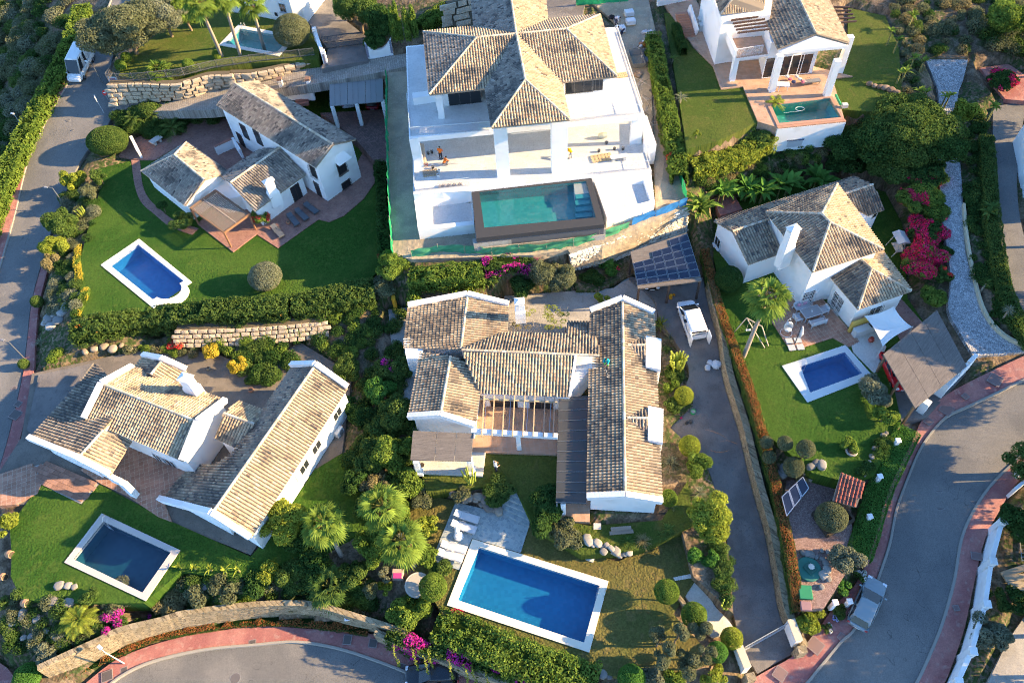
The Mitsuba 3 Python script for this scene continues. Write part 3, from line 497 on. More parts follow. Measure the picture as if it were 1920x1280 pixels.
def window(root, u, v, w, h, frame_col=(.75, .75, .73), bars=(1, 0), name='window', grille=None, shutter=None, sill=None, glass='glassdark', drop=None):
    "a framed window seen at this pixel on the wall"
    q = hitn(root, u, v)
    if q is None: print('no wall', root, u, v); return
    p, n, x = q; z = np.array([0, 0, 1.]); mb = MB(); fw = .07
    if drop is not None: p = p.copy(); p[2] = drop+h/2
    for s in (-1, 1):
        mb.box(p+x*s*(w/2-fw/2)+n*.02, (fw, .1, h), frame_col, ax=[x, n, z]); mb.box(p+z*s*(h/2-fw/2)+n*.02, (w-2*fw, .1, fw), frame_col, ax=[x, n, z])
    for k in range(bars[0]): mb.box(p+x*(-w/2+w*(k+1)/(bars[0]+1))+n*.02, (.05, .09, h-2*fw), frame_col, ax=[x, n, z])
    for k in range(bars[1]): mb.box(p+z*(-h/2+h*(k+1)/(bars[1]+1))+n*.02, (w-2*fw, .085, .045), frame_col, ax=[x, n, z])
    r = part(root, name, mb)
    put(num(r+'__pane'), MB().box(p+n*.012, (w-2*fw, .04, h-2*fw), ax=[x, n, z]), glass)
    if sill: put(num(r+'__sill'), MB().box(p-z*(h/2+.05)+n*.1, (w+.2, .28, .09), sill, ax=[x, n, z]), 'vcrough')
    if grille:
        g = MB()
        for s in np.linspace(-w/2-.04, w/2+.04, max(3, int(w/.16))): g.box(p+x*s+n*.24, (.022, .022, h+.1), grille, ax=[x, n, z])
        for s in np.linspace(-h/2, h/2, max(3, int(h/.4))): g.box(p+z*s+n*.24, (w+.1, .026, .026), grille, ax=[x, n, z]); [g.box(p+z*s+x*e*(w/2+.04)+n*.13, (.026, .22, .026), grille, ax=[x, n, z]) for e in (-1, 1)]
        put(num(r+'__grille'), g)
    if shutter:
        for s in (-1, 1):
            m = MB().box(p+x*s*(w/2+w*.26)+n*.05, (w*.46, .05, h), shutter, ax=[x, n, z])
            for k in range(6): m.box(p+x*s*(w/2+w*.26)+n*.08+z*(-h*.42+h*.84*k/5), (w*.4, .03, h*.1), shutter, ax=[x, n, z])
            put(num(r+'__shutter'), m)
    return r
def parapet(root, pts, w=.5, h=.5, lift=.16, col=WHITE):
    mb = MB(); pts = [np.asarray(p, float) for p in pts]
    for p, q in zip(pts[:-1], pts[1:]):
        e = unit(q-p)*.0; mb.bar(p+[0, 0, lift]-e, q+[0, 0, lift]+e, w, h, col)
    part(root, 'parapet', mb, 'plaster')
def chimney(root, base, w, d, h, rz_=0., capc=WHITE, taper=.8, cap_h=.45, name='chimney'):
    base = np.asarray(base, float); mb = MB(); ca, sa = math.cos(rz_), math.sin(rz_); X, Y = np.array([ca, sa, 0]), np.array([-sa, ca, 0])
    lv = [(-.6, 1), (h*.45, 1), (h*.6, taper), (h, taper)]; V = [base+X*sx*w/2*s+Y*sy*d/2*s+[0, 0, z] for z, s in lv for sx, sy in ((-1, -1), (1, -1), (1, 1), (-1, 1))]
    F = [[k*4+i, k*4+(i+1) % 4, k*4+4+(i+1) % 4, k*4+4+i] for k in range(3) for i in range(4)]+[[12, 13, 14, 15]]
    mb.add(V, F, WHITE); r = part(root, name, mb, 'plaster'); c = MB(); t = base+[0, 0, h]
    for sx in (-1, 1):
        for sy in (-1, 1): c.box(t+X*sx*w*taper*.36+Y*sy*d*taper*.36+[0, 0, cap_h*.25], (w*.14, d*.14, cap_h*.5), WHITE, rz=rz_)
    c.box(t+[0, 0, cap_h*.25], (w*taper*.55, d*taper*.55, cap_h*.5), (.05, .04, .04), rz=rz_)
    V = [t+X*sx*w*.5+Y*sy*d*.5+[0, 0, cap_h*.5] for sx, sy in ((-1, -1), (1, -1), (1, 1), (-1, 1))]+[t+X*sx*w*.5+Y*sy*d*.5+[0, 0, cap_h*.62] for sx, sy in ((-1, -1), (1, -1), (1, 1), (-1, 1))]+[t+[0, 0, cap_h*1.3]]
    c.add(V, [[0, 3, 2], [0, 2, 1]]+[q for i in range(4) for q in ([i, (i+1) % 4, 4+(i+1) % 4], [i, 4+(i+1) % 4, 4+i], [4+i, 4+(i+1) % 4, 8])], capc); put(num(r+'__cap'), c, 'plaster')
    return r
def gable(root, a, b, rg, ze, z0, zr=None, pal=TAN, lich_shade=(.3, .3), par=(0, 0), hip=(0, 0), bodyinset=.35, wall=True, over=.0, seed=0):
    "a gabled or hipped wing: eave lines a and b and the ridge, as pixel pairs"
    A = pix(a, ze); B = pix(b, ze)
    if zr is None:
        zr = np.mean([rz(*rg[0], A, B, ze+.7, ze+2.6), rz(*rg[1], A, B, ze+.7, ze+2.6)])
    Rg = pix(rg, zr)
    roof_face(root, [A[0], A[1], Rg[1], Rg[0]], pal, lich_shade[0], seed); roof_face(root, [B[1], B[0], Rg[0], Rg[1]], pal, lich_shade[1], seed+1)
    seg = [(Rg[0], Rg[1])]
    for e in (0, 1):
        if hip[e]: roof_face(root, [A[e], Rg[e], B[e]], pal, np.mean(lich_shade), seed+2); seg += [(A[e], Rg[e]), (B[e], Rg[e])]
        elif par[e]: parapet(root, [A[e], Rg[e], B[e]])
    ridges(root, seg)
    if wall:
        ctr = (A.mean(0)+B.mean(0))/2; tops = []
        for e in (0, 1):
            if hip[e]: tops.append(Rg[e]-[0, 0, .25])
            else: tops.append(Rg[e]+(unit(Rg[1-e]-Rg[e]))*bodyinset-[0, 0, .2])
        body(root, [A[0], A[1], B[1], B[0]], z0, ze-.16, tops, bodyinset)
    return A, B, Rg
# --- main house
M_ = thing('villa', 'white L-shaped villa with weathered barrel tile roofs in the centre', 'house')
ze = 3.1
RA, RB, RR = gable(M_, [(1107, 584), (1101, 932)], [(1226, 588), (1241, 940)], [(1167, 561), (1172, 929)], ze, .1, lich_shade=(.95, .15), par=(1, 1))
LA, LB, LRr = gable(M_, [(766, 574), (757, 652)], [(954, 572), (950, 640)], [(877, 553), (864, 655)], ze, .1, lich_shade=(.8, .1), par=(1, 0), seed=3)
SA, SB, SR = gable(M_, [(789, 660), (766, 782)], [(906, 690), (891, 799)], [(845, 668), (826, 778)], ze, .1, lich_shade=(.7, .1), par=(0, 1), seed=5)
sE = pix([(900, 737), (1068, 744)], ze); nE = pix([(943, 624), (1064, 627)], ze); zr = rz(1000, 662, sE, nE, ze+.7, ze+2.4); mr = pix([(866, 656), (1080, 665), (1124, 667)], zr)
pn = (nE[0], nE[1], mr[0]); ps = (sE[0], sE[1], mr[1])
roof_face(M_, [onplane(866, 660, ps), sE[0], sE[1], onplane(1080, 665, ps)], TAN, .05, 8)
roof_face(M_, [mr[0], mr[1], mr[2], onplane(1116, 604, pn), onplane(1063, 604, pn), onplane(1063, 627, pn), nE[0]], OLD_SHADE, .6, 9)
ridges(M_, [(mr[0], mr[2])])
mb = MB(); mb.bar(onplane(1080, 665, ps)+[0, 0, .06], sE[1]+[0, 0, .06], .22, .2, WHITE); mb.bar(sE[0]+[0, 0, -.12], sE[1]+[0, 0, -.12], .16, .18, WHITE); part(M_, 'parapet', mb, 'plaster')
body(M_, [sE[0], sE[1], mr[2], onplane(1063, 627, pn), nE[0], mr[0]], .1, ze-.2, (), .45)
q = pix([(1068, 667), (1125, 667), (1125, 690), (1066, 690)], 3.3); body(M_, q, .1, 3.3, (), 0)
slope = (RB[0], RB[1], RR[0])
for k, (ap, rr, lo, hi_, x0, x1, y0, y1) in enumerate((((1177, 647), (1210, 647), (1210, 681), (1210, 632), 1211, 1240, 629, 692), ((1176, 783), (1215, 784), (1215, 815), (1213, 764), 1215, 1244, 760, 829))):
    a = onplane(*ap, slope); b = at(*rr, a[2]); c = onplane(*lo, slope)+[0, 0, .05]; e = onplane(*hi_, slope)+[0, 0, .05]
    roof_face(M_, [a, c, b], OLD_SHADE, .5, 20+k); roof_face(M_, [a, b, e], OLD_SHADE, .3, 22+k); ridges(M_, [(a, b)])
    z = a[2]-.1; Q = pix([(x0, y0), (x1, y0+6), (x1-1, y1), (x0, y1-5)], z); body(M_, Q, 1.2, z, (), 0)
chimney(M_, on(978, 628)*[1, 1, 0]+[0, 0, 3.4], 1.0, .9, 2.0, 0)
# left dormer block with a blue-white niche
Q = pix([(756, 634), (796, 631), (790, 672), (762, 672)], 3.2); body(M_, Q, .1, 3.2, (), 0)
finish_walls(M_)
for u, v, w, h in ((1164, 966, 1.1, 1.35),): window(M_, u, v, w, h, (.8, .8, .78), (1, 0), shutter=(.70, .71, .70))
window(M_, 945, 757, 2.6, 1.7, (.2, .12, .08), (1, 0), name='door'); window(M_, 1015, 760, 2.2, 1.7, (.2, .12, .08), (1, 0), name='door')
mb = MB(); S = pix([(1142, 990), (1184, 992)], .0); n = unit([0, -1, 0])
for k in range(2): mb.box((S[0]+S[1])/2+[.05, -.05-.28*k, .12-.1*k], (1.7+.3*k, .3, .3-.14*k), (.30, .24, .19))
part(M_, 'step', mb, 'vcrough')
# --- white house with two parapeted gables, lower left
B_ = thing('villa', 'white villa with long diagonal tiled wing and parapet gables at the lower left', 'house')
MA, MB_, MRr = gable(B_, [(250, 688), (424, 751)], [(160, 785), (343, 864)], [(192, 720), (372, 791)], 3.6, -.6, lich_shade=(.1, .35), par=(1, 1), seed=31)
z1 = 2.6; wl = pix([(182, 680), (57, 822)], z1); wr = pix([(240, 752), (147, 859)], 4.1); pe = pix([(247, 826), (207, 890)], 2.9)
roof_face(B_, [wl[0], wl[1], wr[1], wr[0]], OLD_SHADE, .6, 33); roof_face(B_, [wr[1], pe[1], pe[0], at(194, 806, 4.1)], TAN, .2, 34); ridges(B_, [(wr[1], at(194, 806, 4.1))])
parapet(B_, [wl[1]+[0, 0, .05], wr[1]+[0, 0, .05], pe[1]+[0, 0, .05]])
body(B_, [wl[0], wl[1], wr[1], wr[0]], -.6, z1-.16, [wr[1]-[0, 0, .25]+unit(wr[0]-wr[1])*.35, wr[0]-[0, 0, .25]], .35)
p, q = wr[1], pe[1]; w = unit(q-p)
mb = MB(); mb.bar(pe[1]-w*.9-[0, 0, .45], pe[1]+w*.5-[0, 0, .55], .4, .5, WHITE); mb.box(pe[1]+w*.9+[0, 0, -1.9], (.75, .5, 2.9), WHITE, rz=math.atan2(w[1], w[0])); mb.box(pe[1]+w*.25+[0, 0, -.75], (1.2, .45, .8), WHITE, rz=math.atan2(w[1], w[0])); part(B_, 'porch_pillar', mb, 'plaster')
eA = pix([(547, 685), (440, 850)], 2.9); eB = pix([(652, 727), (470, 1008)], 2.9); zr = np.mean([rz(592, 685, eA, eB, 3.6, 5.4), rz(398, 962, eA, eB, 3.6, 5.4)]); eR = pix([(592, 684), (398, 962)], zr); pe_ = (eA[0], eA[1], eR[0])
lft = [onplane(u, v, pe_) for u, v in ((412, 869), (359, 873), (300, 936))]
roof_face(B_, [eR[0], eA[0], eA[1]]+lft+[eR[1]], OLD_SHADE, .7, 35); roof_face(B_, [eB[1], eB[0], eR[0], eR[1]], TAN, .1, 36); ridges(B_, [(eR[0], eR[1])])
parapet(B_, [eA[0], eR[0], eB[0]]); parapet(B_, [lft[2], eR[1], eB[1]])
body(B_, [eA[0], eA[1], onplane(398, 915, pe_), at(398, 962, 2.9), eB[1], eB[0]], -.6, 2.75, [eR[0]+unit(eR[1]-eR[0])*.35-[0, 0, .2], eR[1]+unit(eR[0]-eR[1])*.35-[0, 0, .2]], .3)
zz = lft[2][2]; body(B_, [lft[0], lft[1], lft[2], eR[1], eA[1]], -.6, zz-.16, [eR[1]+unit(eR[0]-eR[1])*.4-[0, 0, .2]], .3)
c1, c2, c3, c4 = at(420, 775, 3.6), at(478, 795, 3.6), at(402, 820, 2.7), at(440, 838, 2.7); roof_face(B_, [c1, c3, c4, c2], TAN, .3, 37); roof_face(B_, [c1, c2, at(495, 770, 2.7), at(446, 752, 2.7)], TAN, .3, 38); ridges(B_, [(c1, c2)])
body(B_, [c3, c4, at(495, 770, 2.7), at(446, 752, 2.7)], -.6, 2.5, (), .25)
gable(B_, [(270, 667), (252, 690)], [(350, 694), (328, 722)], [(306, 674), (283, 702)], 2.9, -.6, zr=4.2, lich_shade=(.7, .1), par=(1, 0), seed=39)
chimney(B_, onplane(366, 735, (MA[0], MA[1], MRr[0])), 1.3, 1.0, 2.1, -.4)
finish_walls(B_)
for u, v, w, h in ((318, 868, 1.6, 1.7), (300, 860, 1.2, 1.7)): window(B_, u, v, w, h, (.7, .71, .7), (2, 0), name='door')
for u, v in ((632, 776), (593, 838), (570, 875)): window(B_, u, v, 1.3, 1.1, (.62, .64, .64), (1, 0), shutter=(.5, .53, .54))
for u, v in ((361, 996), (430, 1022)): window(B_, u, v, 1.7, 1.6, (.6, .6, .58), (1, 0), name='door')
window(B_, 404, 868, .9, 1.9, (.45, .4, .35), (0, 0), name='door', glass='vc')
# --- two storey house, upper left
L_ = thing('villa', 'white two storey villa with greyish tiled gables and balcony windows, upper left', 'house')
A2, B2, R2 = gable(L_, [(406, 197), (592, 314)], [(482, 152), (667, 262)], [(440, 157), (625, 271)], 7.0, 1.3, pal=GREYT, lich_shade=(.25, .25), seed=51)
gable(L_, [(488, 280), (412, 330)], [(573, 327), (478, 396)], [(525, 277), (432, 343)], 4.3, 1.3, pal=GREYT, lich_shade=(.3, .2), seed=53)
gable(L_, [(265, 321), (347, 386)], [(350, 267), (428, 322)], [(327, 291), (384, 338)], 4.1, 1.3, pal=GREYT, lich_shade=(.3, .3), seed=55, hip=(1, 0))
body(L_, pix([(400, 345), (440, 350), (470, 390), (430, 400), (390, 380)], 1.6), 1.3, 3.6, (), 0)
finish_walls(L_)
DK = (.06, .04, .035)
window(L_, 640, 312, 1.25, 1.9, DK, (2, 0), grille=(.03, .03, .03), sill=(.3, .24, .19)); window(L_, 650, 350, 1.3, 1.7, DK, (1, 0), grille=(.03, .03, .03), sill=(.3, .26, .22))
window(L_, 459, 247, 1.2, 2.1, DK, (1, 0), name='door'); window(L_, 484, 258, 1.2, 2.1, DK, (1, 0), name='door'); window(L_, 588, 322, 1.0, 1.6, DK, (1, 0), grille=(.03, .03, .03))
window(L_, 556, 362, 1.3, 2.1, DK, (1, 0), name='door', drop=1.6); window(L_, 598, 360, .9, 2.1, DK, (1, 0), name='door', drop=1.6); window(L_, 452, 262, 1.1, 2.0, DK, (1, 0), name='door', drop=1.6)
q = hitn(L_, 640, 297)
if q: p, n, x = q; m = MB(); hp = [p+x*s*1.0+n*t+[0, 0, z] for s, t, z in ((-1, 0, 0), (1, 0, 0), (1, .75, -.15), (-1, .75, -.15), (-.55, 0, .8), (.55, 0, .8))]; hl = trimesh.convex.convex_hull(np.array(hp)); m.mesh(hl, WHITE); part(L_, 'window_hood', m, 'plaster')
g = on(531, 404); chimney(L_, [g[0]-.25, g[1]+.3, 3.6], 1.3, .8, 2.6, .6, taper=.75)
SOLID['x'] = []
# --- modern villa under construction
V_ = thing('villa', 'large modern white villa under construction with hipped tile roofs and terraces', 'house')
ve, vr, v1, v0 = 14.3, 16.2, 10.9, 7.
def vp(u, v, z=ve): return at(u, v, z)
nw, sw, sv, nv, aw, C, hs = vp(794, 60), vp(805, 178), vp(910, 167), vp(889, 50), vp(894, 71, vr), vp(968, 64, vr), vp(985, 150, vr)
sw2, se2, ev, ae, ne, se, nev = vp(922, 240), vp(1068, 225), vp(1052, 155), vp(1062, 55, vr), vp(1125, 28), vp(1157, 144), vp(1026, 37)
nt, nwl, nel = vp(950, -60, vr), vp(880, -35), vp(1018, -50)
for k, (P, pal, li) in enumerate((([nw, sw, aw], GREYT, .3), ([sw, sv, C, aw], TAN, .15), ([nw, aw, C, nv], TAN, .2), ([C, sv, sw2, hs], GREYT, .35), ([C, hs, se2, ev], TAN, .0), ([hs, sw2, se2], TAN, .1), ([C, ev, se, ae], TAN, .1), ([ae, se, ne], TAN, 0), ([C, ae, ne, nev], TAN, .1), ([nv, C, nt, nwl], GREYT, .3), ([C, nev, nel, nt], TAN, 0))):
    roof_face(V_, P, pal, li, 60+k)
ridges(V_, [(nw, aw), (sw, aw), (aw, C), (C, hs), (hs, sw2), (hs, se2), (C, ae), (ae, se), (ae, ne), (C, nt)])
wal = lambda *P: [np.asarray(p) for p in P]
body(V_, wal(nw, sw*.82+nw*.18, sv*.82+nv*.18, nv), v1-.5, ve-.16, (), .45); body(V_, wal(nv, sv, sv*.62+sw2*.38, ev*.62+se2*.38, ev, nev), v1-.5, ve-.16, (), .5); body(V_, wal(nev, ev, se, ne), v1-.5, ve-.16, (), .4); body(V_, wal(nwl, nv, nev, nel), v1-.5, ve-.16, (), .4)
S1 = pix([(761, 87), (1153, 51), (1209, 216), (767, 259)], v1); body(V_, S1, v1-.6, v1, (), 0)
f0, f1 = S1[3], S1[2]; inw = unit(S1[0]-S1[3]); inr = unit(S1[1]-S1[2]); low0 = lambda p, z: np.array([p[0], p[1], z])
body(V_, [S1[0], S1[1], S1[2]+inr*5.5, S1[3]+inw*5.5], v0-1., v1-.55, (), .3)
D0 = [low0(S1[0], v0), low0(S1[1], v0), at(1222, 320, v0), at(1110, 332, v0), at(884, 358, v0), at(775, 364, v0)]
body(V_, D0, 4.4, v0, (), 0)
for (a, b) in (((767, 262), (785, 260)), ((1186, 217), (1208, 215))):
    p, q = at(*a, v1-.1), at(*b, v1-.1); d = unit(inw+inr)*.55; body(V_, [p, q, q+d, p+d], v0, v1-.05, (), 0)
for (u, v), zt in (((828, 221), ve-.2),):
    p = at(u, v, v1); body(V_, [p+[-.3, -.2, 0], p+[.35, -.2, 0], p+[.35, .4, 0], p+[-.3, .4, 0]], v1, zt, (), 0)
for a, b in (((933, 334), (957, 332)), ((1035, 326), (1064, 323))):
    p, q = at(*a, v0), at(*b, v0); d = unit(inw+inr)*.9; body(V_, [p, q, q+d, p+d], v0, ve-.2, (), 0)
p, q = at(933, 334, v0), at(1064, 323, v0); d = unit(inw+inr)*.5; body(V_, [p, q, q+d, p+d], ve-1., ve-.2, (), 0)
# planters and sunken terraces
def trough(out, inn, zt, zf):
    body(V_, pix(out, zt), zf-1.2, zt, (), 0); cut(V_, pix(inn, zt), zf, zt+1)
trough([(776, 368), (886, 356), (889, 421), (784, 432)], [(790, 378), (883, 367), (887, 414), (793, 424)], 6.1, 5.2)
trough([(1114, 340), (1221, 325), (1228, 380), (1138, 408)], [(1121, 347), (1207, 338), (1220, 376), (1138, 398)], 6.3, 5.8)
q = [(1206, 217), (1213, 217), (1231, 271), (1208, 273)]; body(V_, pix(q, 8.), 5, 8., (), 0)
PO = pix([(884, 359), (1109, 334), (1134, 421), (893, 447)], 6.85); PI = pix([(899, 361), (1099, 340), (1117, 408), (908, 427)], 6.85)
cut(V_, PI, 5.2, 9)
finish_walls(V_)
mb = MB(); P = pix([(763, 89), (1151, 53), (1205, 215), (769, 256)], v1); mb.add(P+[0, 0, .006], [[0, 3, 2, 1]], (.5, .5, .49)); part(V_, 'terrace_floor', mb, 'greyfloor')
mb = MB(); P = np.array(D0); mb.add(P+[0, 0, .006], [[0, 5, 4], [0, 4, 3], [0, 3, 2], [0, 2, 1]]); part(V_, 'terrace_floor', mb, 'greyfloor')
for inn, zf in (([(790, 378), (883, 367), (887, 414), (793, 424)], 5.206), ([(1121, 347), (1207, 338), (1220, 376), (1138, 398)], 5.806)):
    P = pix(inn, 6.1); P[:, 2] = zf; mb = MB(); mb.add(P, [[0, 3, 2, 1]]); part(V_, 'planter_floor', mb, 'greyfloor')
mb = MB(); mb.box(at(803, 182, v1+.45), (3.4, 1., .9), WHITE, rz=.1); part(V_, 'planter', mb, 'plaster')
for u, v, w, h in ((872, 186, 3.6, 2.6), (1086, 162, 3., 1.6), (1120, 157, 1.2, 1.6)): window(V_, u, v, w, h, (.12, .12, .12), (2, 0))
t = thing('swimming_pool', 'teal infinity pool with dark grey coping below the construction villa', 'swimming pool')
mb = MB(); ring = shapely.Polygon(PO[:, :2], [PI[:, :2]]); m = trimesh.creation.extrude_polygon(ring, .5, engine='earcut'); m.apply_translation([0, 0, 6.37]); mb.mesh(m, (.05, .052, .058)); part(t, 'coping', mb, 'vcrough')
mb = MB(); k = np.arange(4); mb.add(np.vstack([PI, PI-[0, 0, 1.4]]), np.stack([k, k+4, (k+1) % 4+4, (k+1) % 4], 1)); mb.add(PI-[0, 0, 1.4], [[0, 3, 2, 1]]); part(t, 'basin', mb, 'poolteal')
wm = trimesh.creation.triangulate_polygon(shapely.Polygon(PI[:, :2]).buffer(.01), engine='earcut'); wv, wf = trimesh.remesh.subdivide_to_size(np.c_[wm[0], np.zeros(len(wm[0]))], wm[1], .5); wm = trimesh.Trimesh(np.c_[wv[:, :2], 6.82+.03*meshkit.noise(np.c_[wv[:, :2]*2.4, wv[:, :1]*0])], wf)
if wm.face_normals[:, 2].mean() < 0: wm.invert()
part(t, 'water', wm, 'water', True)
for k in range(5):
    a = pix([(1078, 363+9*k), (1110, 360+9*k), (1112, 368+9*k), (1080, 371+9*k)], 6.7); mb = MB(); mb.prism(a[:, :2], 5.46, 6.6-.22*k, (.16, .22, .22)); part(t, 'step', mb, 'poolteal')
mb = MB(); a = pix([(1075, 340), (1101, 338), (1108, 361), (1078, 364)], 6.7); mb.prism(a[:, :2], 5.46, 6.66, (.3, .34, .33)); part(t, 'step', mb, 'vcrough')
mb = MB(); mb.prism(PI[:, :2].mean(0)+(PO[:, :2]-PI[:, :2].mean(0))*1.012, 3.8, 5.44, (.36, .33, .3)); a = np.vstack([PO[[1, 2, 3, 0]]*1.0]); e = pix([(886, 448), (1134, 421), (1136, 430), (888, 457)], 6.1); mb.prism(e[:, :2], 3.8, 6.1, (.36, .33, .3)); part(t, 'overflow_ledge', mb, 'concrete')
mb = MB(); o = shapely.Polygon(PO[:, :2]).buffer(-.05, join_style=2); m = trimesh.creation.extrude_polygon(shapely.Polygon(o.exterior.coords, [PI[:, :2]]), 1.0, engine='earcut'); m.apply_translation([0, 0, 5.4]); mb.mesh(m, (.11, .11, .12)); part(t, 'outer_wall', mb, 'vcrough')
# glass balustrades
def balustrade(label, line, z, h=1.05, host=None):
    L = pix(line, z); t = thing('glass_balustrade', label, 'balustrade')
    for p, q in zip(L[:-1], L[1:]):
        n = max(1, int(np.linalg.norm(q-p)/2.2))
        for k in range(n):
            a, b = p+(q-p)*(k/n)+unit(q-p)*.03, p+(q-p)*((k+1)/n)-unit(q-p)*.03
            put(num(t+'__pane'), (np.array([a, b, b+[0, 0, h], a+[0, 0, h]]), np.array([[0, 1, 2, 3]])), 'pane')
    mb = MB()
    for p, q in zip(L[:-1], L[1:]): mb.bar(p+[0, 0, h+.015], q+[0, 0, h+.015], .05, .04, (.55, .6, .6)); mb.bar(p+[0, 0, .04], q+[0, 0, .04], .08, .1, (.45, .46, .46))
    part(t, 'rail', mb)
balustrade('glass balustrade on the upper terrace edge left of the villa gable', [(765, 190), (771, 255), (918, 244)], v1)
balustrade('glass balustrade on the upper terrace edge right of the villa gable', [(1070, 229), (1203, 212), (1155, 60)], v1)
balustrade('glass balustrade across the open centre of the villa', [(958, 252), (1033, 244)], v1)
balustrade('glass balustrade at the left end of the lower villa deck', [(778, 300), (779, 359), (880, 348)], v0)
balustrade('glass balustrade at the right end of the lower villa deck', [(1126, 326), (1218, 316), (1206, 275)], v0)
# --- columned house, upper right
C_ = thing('villa', 'white villa with tall columned portico and timber pergolas at the upper right', 'house')
z0, zp = 8.1, 12.9
pl, prr, pra, prb = pix([(1458, 92), (1420, 5)], zp), pix([(1592, 82), (1549, -10)], zp), (1530, 64), (1492, -15)
zr = rz(*pra, pl, prr, zp+.8, zp+2.6); PR = pix([pra, prb], zr)
roof_face(C_, [pl[1], pl[0], PR[0], PR[1]], OLD_SHADE, .6, 71); roof_face(C_, [prr[0], prr[1], PR[1], PR[0]], TAN, 0, 72); ridges(C_, [(PR[0], PR[1])])
ms = pix([(1340, -8), (1352, 27), (1432, 18)], 13.9); mtop = pix([(1374, -2), (1440, -20)], 15.4)
roof_face(C_, [ms[1], ms[2], mtop[1], mtop[0]], TAN, .2, 73); roof_face(C_, [ms[0], ms[1], mtop[0], at(1360, -40, 15.4)], OLD_SHADE, .5, 74); ridges(C_, [(ms[1], mtop[0])])
bw = pix([(1339, 122), (1309, 38), (1330, 0), (1440, 0), (1425, 112), (1361, 118)], z0); body(C_, bw, 7.5, 13.7, (), 0)
body(C_, pix([(1430, 148), (1522, 138), (1500, 60), (1410, 60)], z0), 7.5, 12.7, (), 0)
bl = pix([(1362, 74), (1378, 110), (1440, 102), (1428, 66)], 11.2); body(C_, bl, 10.9, 11.2, (), 0)
for u, v in ((1372, 151),): p = at(u, v, z0); body(C_, [p+[-.3, -.3, 0], p+[.3, -.3, 0], p+[.3, .3, 0], p+[-.3, .3, 0]], z0, 11, (), 0)
for u, v in ((1446, 171), (1549, 180), (1573, 135)): p = at(u, v, z0); body(C_, [p+[-.34, -.34, 0], p+[.34, -.34, 0], p+[.34, .34, 0], p+[-.34, .34, 0]], z0, zp-.3, (), 0)
g1, g2 = at(1462, 97, zp-.2), at(1590, 86, zp-.2); d = unit(pl[1]-pl[0])*.5
SOLID[C_].append(m3.Manifold.hull_points(np.vstack([[g1-[0, 0, .35], g2-[0, 0, .35], g1+d-[0, 0, .35], g2+d-[0, 0, .35]], [PR[0]-[0, 0, .25], PR[0]+d-[0, 0, .25], g1, g2, g1+d, g2+d]])))
finish_walls(C_)
for u, v, w in ((1444, 128, 1.5), (1470, 125, 1.5), (1492, 122, 1.5), (1510, 118, 1.5)): window(C_, u, v, w, 2.6, (.8, .8, .79), (0, 0), name='door', drop=8.2)
for s, (a, b, nb) in enumerate((((1376, 108), (1428, 100), 24),)):
    p, q = at(*a, 11.2), at(*b, 11.2); mb = MB(); mb.bar(p+[0, 0, 1], q+[0, 0, 1], .05, .05, (.75, .75, .74))
    for k in range(nb+1): x = p+(q-p)*k/nb; mb.box(x+[0, 0, .5], (.03, .03, 1), (.75, .75, .74))
    part(C_, 'balcony_rail', mb)
mb = MB(); mb.bar(bl[0]+[0, 0, .5], bl[1]+[0, 0, .5], .25, 1.0, WHITE); part(C_, 'balcony_wall', mb, 'plaster')
mb = MB(); mb.add(bl+[0, 0, .006], [[0, 1, 2, 3]]); part(C_, 'balcony_floor', mb, 'terracotta2')
for (n, a0, a1, b0, b1, z) in ((6, (1368, 33), (1383, 62), (1428, 24), (1443, 55), 13.6), (5, (1545, 13), (1562, 44), (1593, 14), (1606, 40), 12.6)):
    for k in range(n):
        t = k/(n-1); p = at(a0[0]+(a1[0]-a0[0])*t, a0[1]+(a1[1]-a0[1])*t, z); q = at(b0[0]+(b1[0]-b0[0])*t, b0[1]+(b1[1]-b0[1])*t, z); part(C_, 'pergola_beam', MB().bar(p, q, .12, .2, (.10, .06, .045)))
    for e in (a0, a1, b0, b1): pass
# --- house with the hipped tower, right
H_ = thing('villa', 'cream villa with a hipped two storey tower roof beside the palm and pool, right', 'house')
hz, hl_, hr_ = 1.2, 4.5, 6.1
N0, N1 = pix([(1338, 414), (1602, 332)], hl_); r0, r1 = pix([(1373, 434), (1637, 346)], hr_); nn_ = at(1641, 345, hl_)
roof_face(H_, [N0, N1, r1, r0], OLD_SHADE, .5, 81)
pS = (r0, r1, at(1403, 496, hl_)); roof_face(H_, [r0, onplane(1437, 409, pS), onplane(1466, 474, pS), at(1403, 496, hl_)], OLD_SHADE, .45, 82)
pS2 = (r0, r1, at(1658, 393, hl_)); roof_face(H_, [onplane(1560, 371, pS2), r1, at(1658, 393, hl_), onplane(1628, 404, pS2)], OLD_SHADE, .5, 83); ridges(H_, [(r0, r1)])
body(H_, [N0, N1, at(1658, 393, hl_), at(1630, 410, hl_), at(1466, 474, hl_), at(1403, 496, hl_)], hz-.6, hl_-.2, [r0-[0, 0, .2]+unit(r1-r0)*.35, r1-[0, 0, .2]-unit(r1-r0)*.35], .35)
te, tr = 6.9, 8.7; a_, b_ = at(1541, 401, tr), at(1556, 417, tr); tsw, tse, tnw, tne = at(1524, 510, te), at(1657, 468, te), at(1436, 398, te), at(1570, 345, te)
roof_face(H_, [tnw, tsw, b_, a_], OLD_SHADE, .5, 84); roof_face(H_, [tsw, tse, b_], TAN, .25, 85); roof_face(H_, [b_, tse, tne, a_], TAN, 0, 86); roof_face(H_, [tnw, a_, tne], TAN, .2, 87); ridges(H_, [(tnw, a_), (a_, b_), (b_, tsw), (b_, tse), (a_, tne)])
body(H_, [tsw, tse, tne, tnw], hz-.6, te-.16, (), .4)
